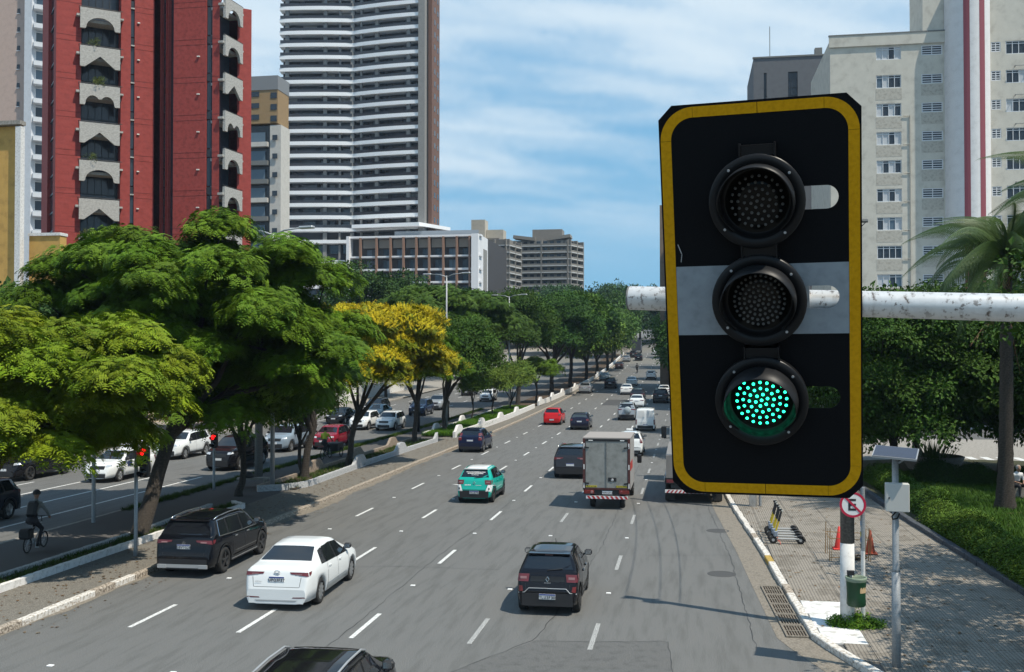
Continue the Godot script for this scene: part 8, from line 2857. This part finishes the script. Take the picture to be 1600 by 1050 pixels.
func fingers(bones: Array, wrist: Vector3, dir: Vector3, palm: Vector3, c: Color) -> void:   # a palm with four unequal bent fingers and a thumb at its side
	var side := dir.cross(palm).normalized()
	var knuckle := wrist + dir * 0.085
	bones.append([wrist, knuckle, 0.026, 0.03, c])
	for k in 4:
		var o := side * (k - 1.5) * 0.021
		var l: float = [0.062, 0.074, 0.07, 0.056][k]
		var m := knuckle + o + dir * l * 0.5 - palm * 0.0
		bones.append([knuckle + o, m, 0.0098, 0.009, c])
		bones.append([m, m + (dir * 0.35 + palm * 0.9).normalized() * l * 0.55, 0.009, 0.008, c])
	var th := wrist + dir * 0.03 - side * 0.03
	bones.append([th, th + (dir * 0.6 - side * 0.5 + palm * 0.6).normalized() * 0.055, 0.011, 0.0095, c])

func figure(t: Node, j: Dictionary, shirt: Color, legs: Color, shoe: Color, skin: Color, bare := "", cell := 0.024) -> void:
	# j: joints of the pose; limbs taper and meet in one skin
	var b := []
	b.append([j.hip, j.waist, 0.145, 0.13, legs])
	b.append([j.hip + j.right * 0.08, j.hip - j.right * 0.08, 0.12, 0.12, legs])
	b.append([j.waist, j.chest, 0.13, 0.155, shirt])
	b.append([j.chest + j.right * 0.13, j.chest - j.right * 0.13, 0.1, 0.1, shirt])
	b.append([j.chest, j.neck, 0.1, 0.055, shirt])
	b.append([j.neck, j.head - Vector3(0, 0.06, 0), 0.052, 0.056, skin])
	b.append([j.head - Vector3(0, 0.035, 0) + j.face * 0.02, j.head + Vector3(0, 0.045, 0), 0.076, 0.088, skin])
	b.append([j.head + j.face * 0.09 + Vector3(0, -0.01, 0), j.head + j.face * 0.105 - Vector3(0, 0.02, 0), 0.012, 0.016, skin])
	b.append([j.head + j.face * 0.06 - Vector3(0, 0.085, 0), j.head + j.face * 0.05 - Vector3(0, 0.06, 0), 0.03, 0.035, skin])
	for s in [1.0, -1.0]:
		var n: String = "r" if s > 0 else "l"
		b.append([j.head + j.right * s * 0.088 + Vector3(0, 0.01, 0), j.head + j.right * s * 0.09 - Vector3(0, 0.02, 0), 0.014, 0.011, skin])
		var sh: Vector3 = j.chest + j.right * s * 0.19 + Vector3(0, 0.03, 0)
		b.append([j.chest + j.right * s * 0.1, sh, 0.085, 0.068, shirt])
		b.append([sh, j["elbow_" + n], 0.062, 0.046, shirt])
		b.append([j["elbow_" + n], j["wrist_" + n], 0.046, 0.03, skin if "arm" in bare else shirt])
		var d: Vector3 = (j["wrist_" + n] - j["elbow_" + n]).normalized()
		fingers(b, j["wrist_" + n], d, Vector3(0, -1, 0).slide(d).normalized() if absf(d.y) < 0.9 else j.face, skin)
		var hp: Vector3 = j.hip + j.right * s * 0.095 - Vector3(0, 0.03, 0)
		b.append([hp, j["knee_" + n], 0.095, 0.062, legs])
		b.append([j["knee_" + n], j["ankle_" + n], 0.06, 0.042, skin if "leg" in bare else legs])
		var toe: Vector3 = j["ankle_" + n] + j.toe * 0.16 - Vector3(0, 0.05, 0)
		b.append([j["ankle_" + n] - Vector3(0, 0.035, 0) - j.toe * 0.04, toe, 0.042, 0.036, shoe])
	var o := put(blob(b, cell, 0.035), "body", M.skin_vc, t)

func hair(t: Node, j: Dictionary, col: Color) -> void:
	var b := B.new()
	b.smooth(1)
	b.lathe(j.head + Vector3(0, 0.0, 0) - j.face * 0.015, Vector3.UP, [Vector2(-0.05, 0.09), Vector2(0.0, 0.1), Vector2(0.05, 0.1), Vector2(0.1, 0.08), Vector2(0.132, 0.04), Vector2(0.14, 0.0)], 16)
	put(b, "hair", mat(col.r, col.g, col.b, 0.8), t)

func bicycle(label: String, at: Vector3, turn: float, wr: float, base: float, group: String) -> Node3D:
	var t := thing("bicycle", label, "bicycle", at, turn, group)
	for z in [base * 0.5, -base * 0.5]:
		var pts := []
		var rad := []
		for k in 25:
			pts.append(Vector3(0, wr + sin(TAU * k / 24.0) * (wr - 0.02), z + cos(TAU * k / 24.0) * (wr - 0.02)))
			rad.append(0.022)
		var b := B.new()
		b.smooth(1)
		b.tube(pts, rad, 6, false)
		var w := put(b, "wheel", M.rubber, t)
		b = B.new()
		for k in 14:
			var a := TAU * k / 14.0
			b.rod(Vector3(0.02 * (1 if k % 2 else -1), wr, z), Vector3(0, wr + sin(a) * (wr - 0.03), z + cos(a) * (wr - 0.03)), 0.003, 3)
		put(b, "spokes", M.silver, w)
	var crank := Vector3(0, wr + 0.02, base * 0.1)
	var seat := Vector3(0, 0.88, base * 0.24)
	var head := Vector3(0, 0.84, -base * 0.36)
	var b := B.new()
	b.rod(crank, seat, 0.018, 6)
	b.rod(crank, head - Vector3(0, 0.1, 0), 0.022, 6)
	b.rod(seat - Vector3(0, 0.15, 0), head, 0.016, 6)
	b.rod(seat - Vector3(0, 0.15, 0), Vector3(0, wr, base * 0.5), 0.012, 6)
	b.rod(crank, Vector3(0, wr, base * 0.5), 0.012, 6)
	put(b, "frame", M.silver if wr < 0.3 else M.cladding, t)
	b = B.new()
	b.rod(head - Vector3(0, 0.1, 0), Vector3(0, wr, -base * 0.5), 0.016, 6)
	put(b, "fork", M.silver, t)
	b = B.new()
	b.rod(head, head + Vector3(0, 0.2, 0.03), 0.014, 6)
	b.rod(head + Vector3(-0.27, 0.21, 0.04), head + Vector3(0.27, 0.21, 0.04), 0.013, 6)
	put(b, "handlebar", M.black, t)
	b = B.new()
	b.cbox(seat + Vector3(0, 0.03, 0.02), Vector3(0.15, 0.06, 0.25), 0.025)
	put(b, "saddle", M.black, t)
	b = B.new()
	b.lathe(crank - Vector3(0.012, 0, 0), Vector3.RIGHT, [Vector2(0, 0), Vector2(0, 0.08), Vector2(0.02, 0.08), Vector2(0.02, 0)], 14)
	for s in [-1.0, 1.0]:
		b.rod(crank + Vector3(s * 0.05, 0, 0), crank + Vector3(s * 0.06, -s * 0.16, 0.03), 0.012, 5)
		b.box(crank + Vector3(s * 0.11, -s * 0.16, 0.03), Vector3(0.1, 0.025, 0.07))
	put(b, "crank", M.silver, t)
	return t

func riding(base: float, wr: float, lean: float) -> Dictionary:
	var hip := Vector3(0, 0.99, base * 0.24)
	var chest := hip + Vector3(0, 0.46, -lean)
	var hand := Vector3(0.25, 1.07, -base * 0.36 + 0.05)
	return {"hip": hip, "waist": hip + Vector3(0, 0.2, -lean * 0.35), "chest": chest, "neck": chest + Vector3(0, 0.17, -lean * 0.25), "head": chest + Vector3(0, 0.33, -lean * 0.4), "right": Vector3.RIGHT, "face": Vector3.FORWARD, "toe": Vector3.FORWARD,
		"elbow_r": chest + Vector3(0.29, -0.2, -0.16), "wrist_r": hand, "elbow_l": chest + Vector3(-0.29, -0.2, -0.16), "wrist_l": hand * Vector3(-1, 1, 1),
		"knee_r": Vector3(0.13, wr + 0.42, -base * 0.12), "ankle_r": Vector3(0.12, wr - 0.04, base * 0.12), "knee_l": Vector3(-0.13, wr + 0.56, -base * 0.16), "ankle_l": Vector3(-0.12, wr + 0.24, base * 0.1)}

func people() -> void:
	M.skin_vc = mat(1, 1, 1, 0.75)
	M.skin_vc.vertex_color_use_as_albedo = true
	var skin := Color(0.3, 0.17, 0.11)
	# cyclist with a backpack
	var at := Vector3(-20.64, 0.132, -29.9)
	var bike := bicycle("small wheeled folding bicycle ridden along the cycle path", at, 0.14, 0.26, 1.08, "cycles on the cycle path")
	var bag := B.new()
	bag.cbox(Vector3(0, 0.62, 0.62), Vector3(0.36, 0.32, 0.34), 0.05)
	put(bag, "pannier", M.black, bike)
	var p := thing("person", "cyclist in a grey jacket, dark helmet and black backpack riding away", "person", at, 0.14)
	var j := riding(1.08, 0.26, 0.2)
	figure(p, j, Color(0.2, 0.215, 0.21), Color(0.02, 0.02, 0.025), Color(0.02, 0.02, 0.02), skin)
	var b := B.new()
	b.smooth(1)
	b.lathe(j.head + Vector3(0, 0.01, -0.01), Vector3.UP, [Vector2(-0.01, 0.118), Vector2(0.05, 0.122), Vector2(0.1, 0.1), Vector2(0.14, 0.055), Vector2(0.152, 0.0)], 18)
	put(b, "helmet", M.cladding, p)
	b = B.new()
	b.cbox(j.chest + Vector3(0, -0.1, 0.21), Vector3(0.34, 0.52, 0.2), 0.07, Basis(Vector3.RIGHT, -0.35))
	put(b, "backpack", M.black, p)
	# cargo tricycle
	var a2 := Vector3(-21.35, 0.132, -58.6)
	var tri := bicycle("cargo tricycle with a black front box on the cycle path", a2, 0.0, 0.34, 1.3, "cycles on the cycle path")
	b = B.new()
	b.cbox(Vector3(0, 0.62, -1.35), Vector3(0.85, 0.5, 1.1), 0.03)
	put(b, "cargo_box", M.cladding, tri)
	for s in [-1.0, 1.0]:
		b = B.new()
		b.smooth(1)
		b.lathe(Vector3(s * 0.47, 0.3, -1.35), Vector3.RIGHT, [Vector2(-0.02, 0.24), Vector2(-0.02, 0.3), Vector2(0.02, 0.3), Vector2(0.02, 0.24)], 20)
		put(b, "wheel", M.rubber, tri)
	p = thing("person", "tricycle rider in a yellow vest seen from behind", "person", a2)
	j = riding(1.3, 0.34, 0.12)
	figure(p, j, Color(0.5, 0.55, 0.05), Color(0.02, 0.02, 0.025), Color(0.02, 0.02, 0.02), skin, "arm", 0.03)
	hair(p, j, Color(0.012, 0.01, 0.008))
	# motorcycle in the distance
	var y := hz(-199.0)
	var a3 := Vector3(-9.7, y, -199.0)
	var mc := thing("motorcycle", "dark motorcycle alone in the middle of the distant avenue", "motorcycle", a3)
	for z in [0.65, -0.65]:
		b = B.new()
		b.smooth(1)
		b.lathe(Vector3(-0.06, 0.3, z), Vector3.RIGHT, [Vector2(0, 0.0), Vector2(0, 0.24), Vector2(0.0, 0.29), Vector2(0.03, 0.3), Vector2(0.09, 0.3), Vector2(0.12, 0.29), Vector2(0.12, 0.0)], 18)
		put(b, "wheel", M.rubber, mc)
	b = B.new()
	b.cbox(Vector3(0, 0.6, 0), Vector3(0.3, 0.4, 0.9), 0.08)
	b.cbox(Vector3(0, 0.82, 0.3), Vector3(0.28, 0.1, 0.8), 0.04)
	b.rod(Vector3(0, 0.95, -0.45), Vector3(0, 0.3, -0.65), 0.04, 6)
	put(b, "frame", M.cladding, mc)
	b = B.new()
	b.rod(Vector3(-0.36, 1.0, -0.4), Vector3(0.36, 1.0, -0.4), 0.02, 6)
	put(b, "handlebar", M.black, mc)
	bx("tail_light", M.tail, mc, Vector3(0, 0.8, 0.72), Vector3(0.15, 0.06, 0.04))
	bx("top_box", M.black, mc, Vector3(0, 1.05, 0.62), Vector3(0.4, 0.35, 0.35))
	p = thing("person", "distant motorcyclist in dark clothes and helmet", "person", a3)
	j = riding(1.2, 0.3, 0.15)
	figure(p, j, Color(0.02, 0.02, 0.022), Color(0.02, 0.02, 0.025), Color(0.02, 0.02, 0.02), skin, "", 0.04)
	b = B.new()
	b.smooth(1)
	b.lathe(j.head, Vector3.UP, [Vector2(-0.12, 0.06), Vector2(-0.08, 0.12), Vector2(0.0, 0.14), Vector2(0.1, 0.11), Vector2(0.15, 0.0)], 16)
	put(b, "helmet", M.black, p)
	# two people standing on the far pavement
	for k in 2:
		var q := Vector3(-37.9 - 0.2 * k, 0.15, -66.2 - k * 0.9)
		p = thing("person", ["pedestrian in pale blue shorts standing on the far pavement", "pedestrian in dark clothes on the far pavement beside the one in blue shorts"][k], "person", q, -0.4)
		var h := Vector3(0, 0.93, 0)
		j = {"hip": h, "waist": h + Vector3(0, 0.2, 0), "chest": h + Vector3(0, 0.45, 0), "neck": h + Vector3(0, 0.6, 0), "head": h + Vector3(0, 0.76, 0), "right": Vector3.LEFT, "face": Vector3.BACK, "toe": Vector3.BACK,
			"elbow_r": h + Vector3(-0.28, 0.2, 0.02), "wrist_r": h + Vector3(-0.26, -0.03, 0.12), "elbow_l": h + Vector3(0.28, 0.2, 0.02), "wrist_l": h + Vector3(0.26, -0.03, 0.12),
			"knee_r": Vector3(-0.11, 0.5, 0.03), "ankle_r": Vector3(-0.11, 0.09, 0.0), "knee_l": Vector3(0.11, 0.5, 0.05), "ankle_l": Vector3(0.12, 0.09, 0.06)}
		figure(p, j, Color(0.03, 0.03, 0.035), Color(0.24, 0.32, 0.45) if k == 0 else Color(0.03, 0.03, 0.04), Color(0.03, 0.03, 0.03), skin, "arm leg" if k == 0 else "arm", 0.03)
		hair(p, j, Color(0.012, 0.01, 0.008))
	# person sitting by the palm
	var st := Vector3(13.75, 0.34, -46.6)
	var ws := thing("low_wall", "low stone seat beside the palm in the park", "seat", st)
	bx("seat", M.concrete, ws, Vector3(0.3, 0.2, -0.1), Vector3(1.6, 0.4, 0.4))
	p = thing("person", "person in a white shirt sitting on the low seat beside the palm trunk", "person", st, 0.3)
	var h := Vector3(0, 0.52, -0.05)
	j = {"hip": h, "waist": h + Vector3(0, 0.2, 0.02), "chest": h + Vector3(0, 0.42, 0.08), "neck": h + Vector3(0, 0.57, 0.12), "head": h + Vector3(0, 0.72, 0.17), "right": Vector3.LEFT, "face": Vector3.BACK, "toe": Vector3.BACK,
		"elbow_r": h + Vector3(-0.27, 0.18, 0.12), "wrist_r": h + Vector3(-0.12, 0.12, 0.34), "elbow_l": h + Vector3(0.27, 0.18, 0.12), "wrist_l": h + Vector3(0.12, 0.12, 0.34),
		"knee_r": Vector3(-0.14, 0.5, 0.4), "ankle_r": Vector3(-0.14, 0.09, 0.42), "knee_l": Vector3(0.14, 0.5, 0.4), "ankle_l": Vector3(0.14, 0.09, 0.4)}
	figure(p, j, Color(0.6, 0.6, 0.6), Color(0.02, 0.02, 0.025), Color(0.02, 0.02, 0.02), skin, "arm", 0.028)
	hair(p, j, Color(0.3, 0.29, 0.28))
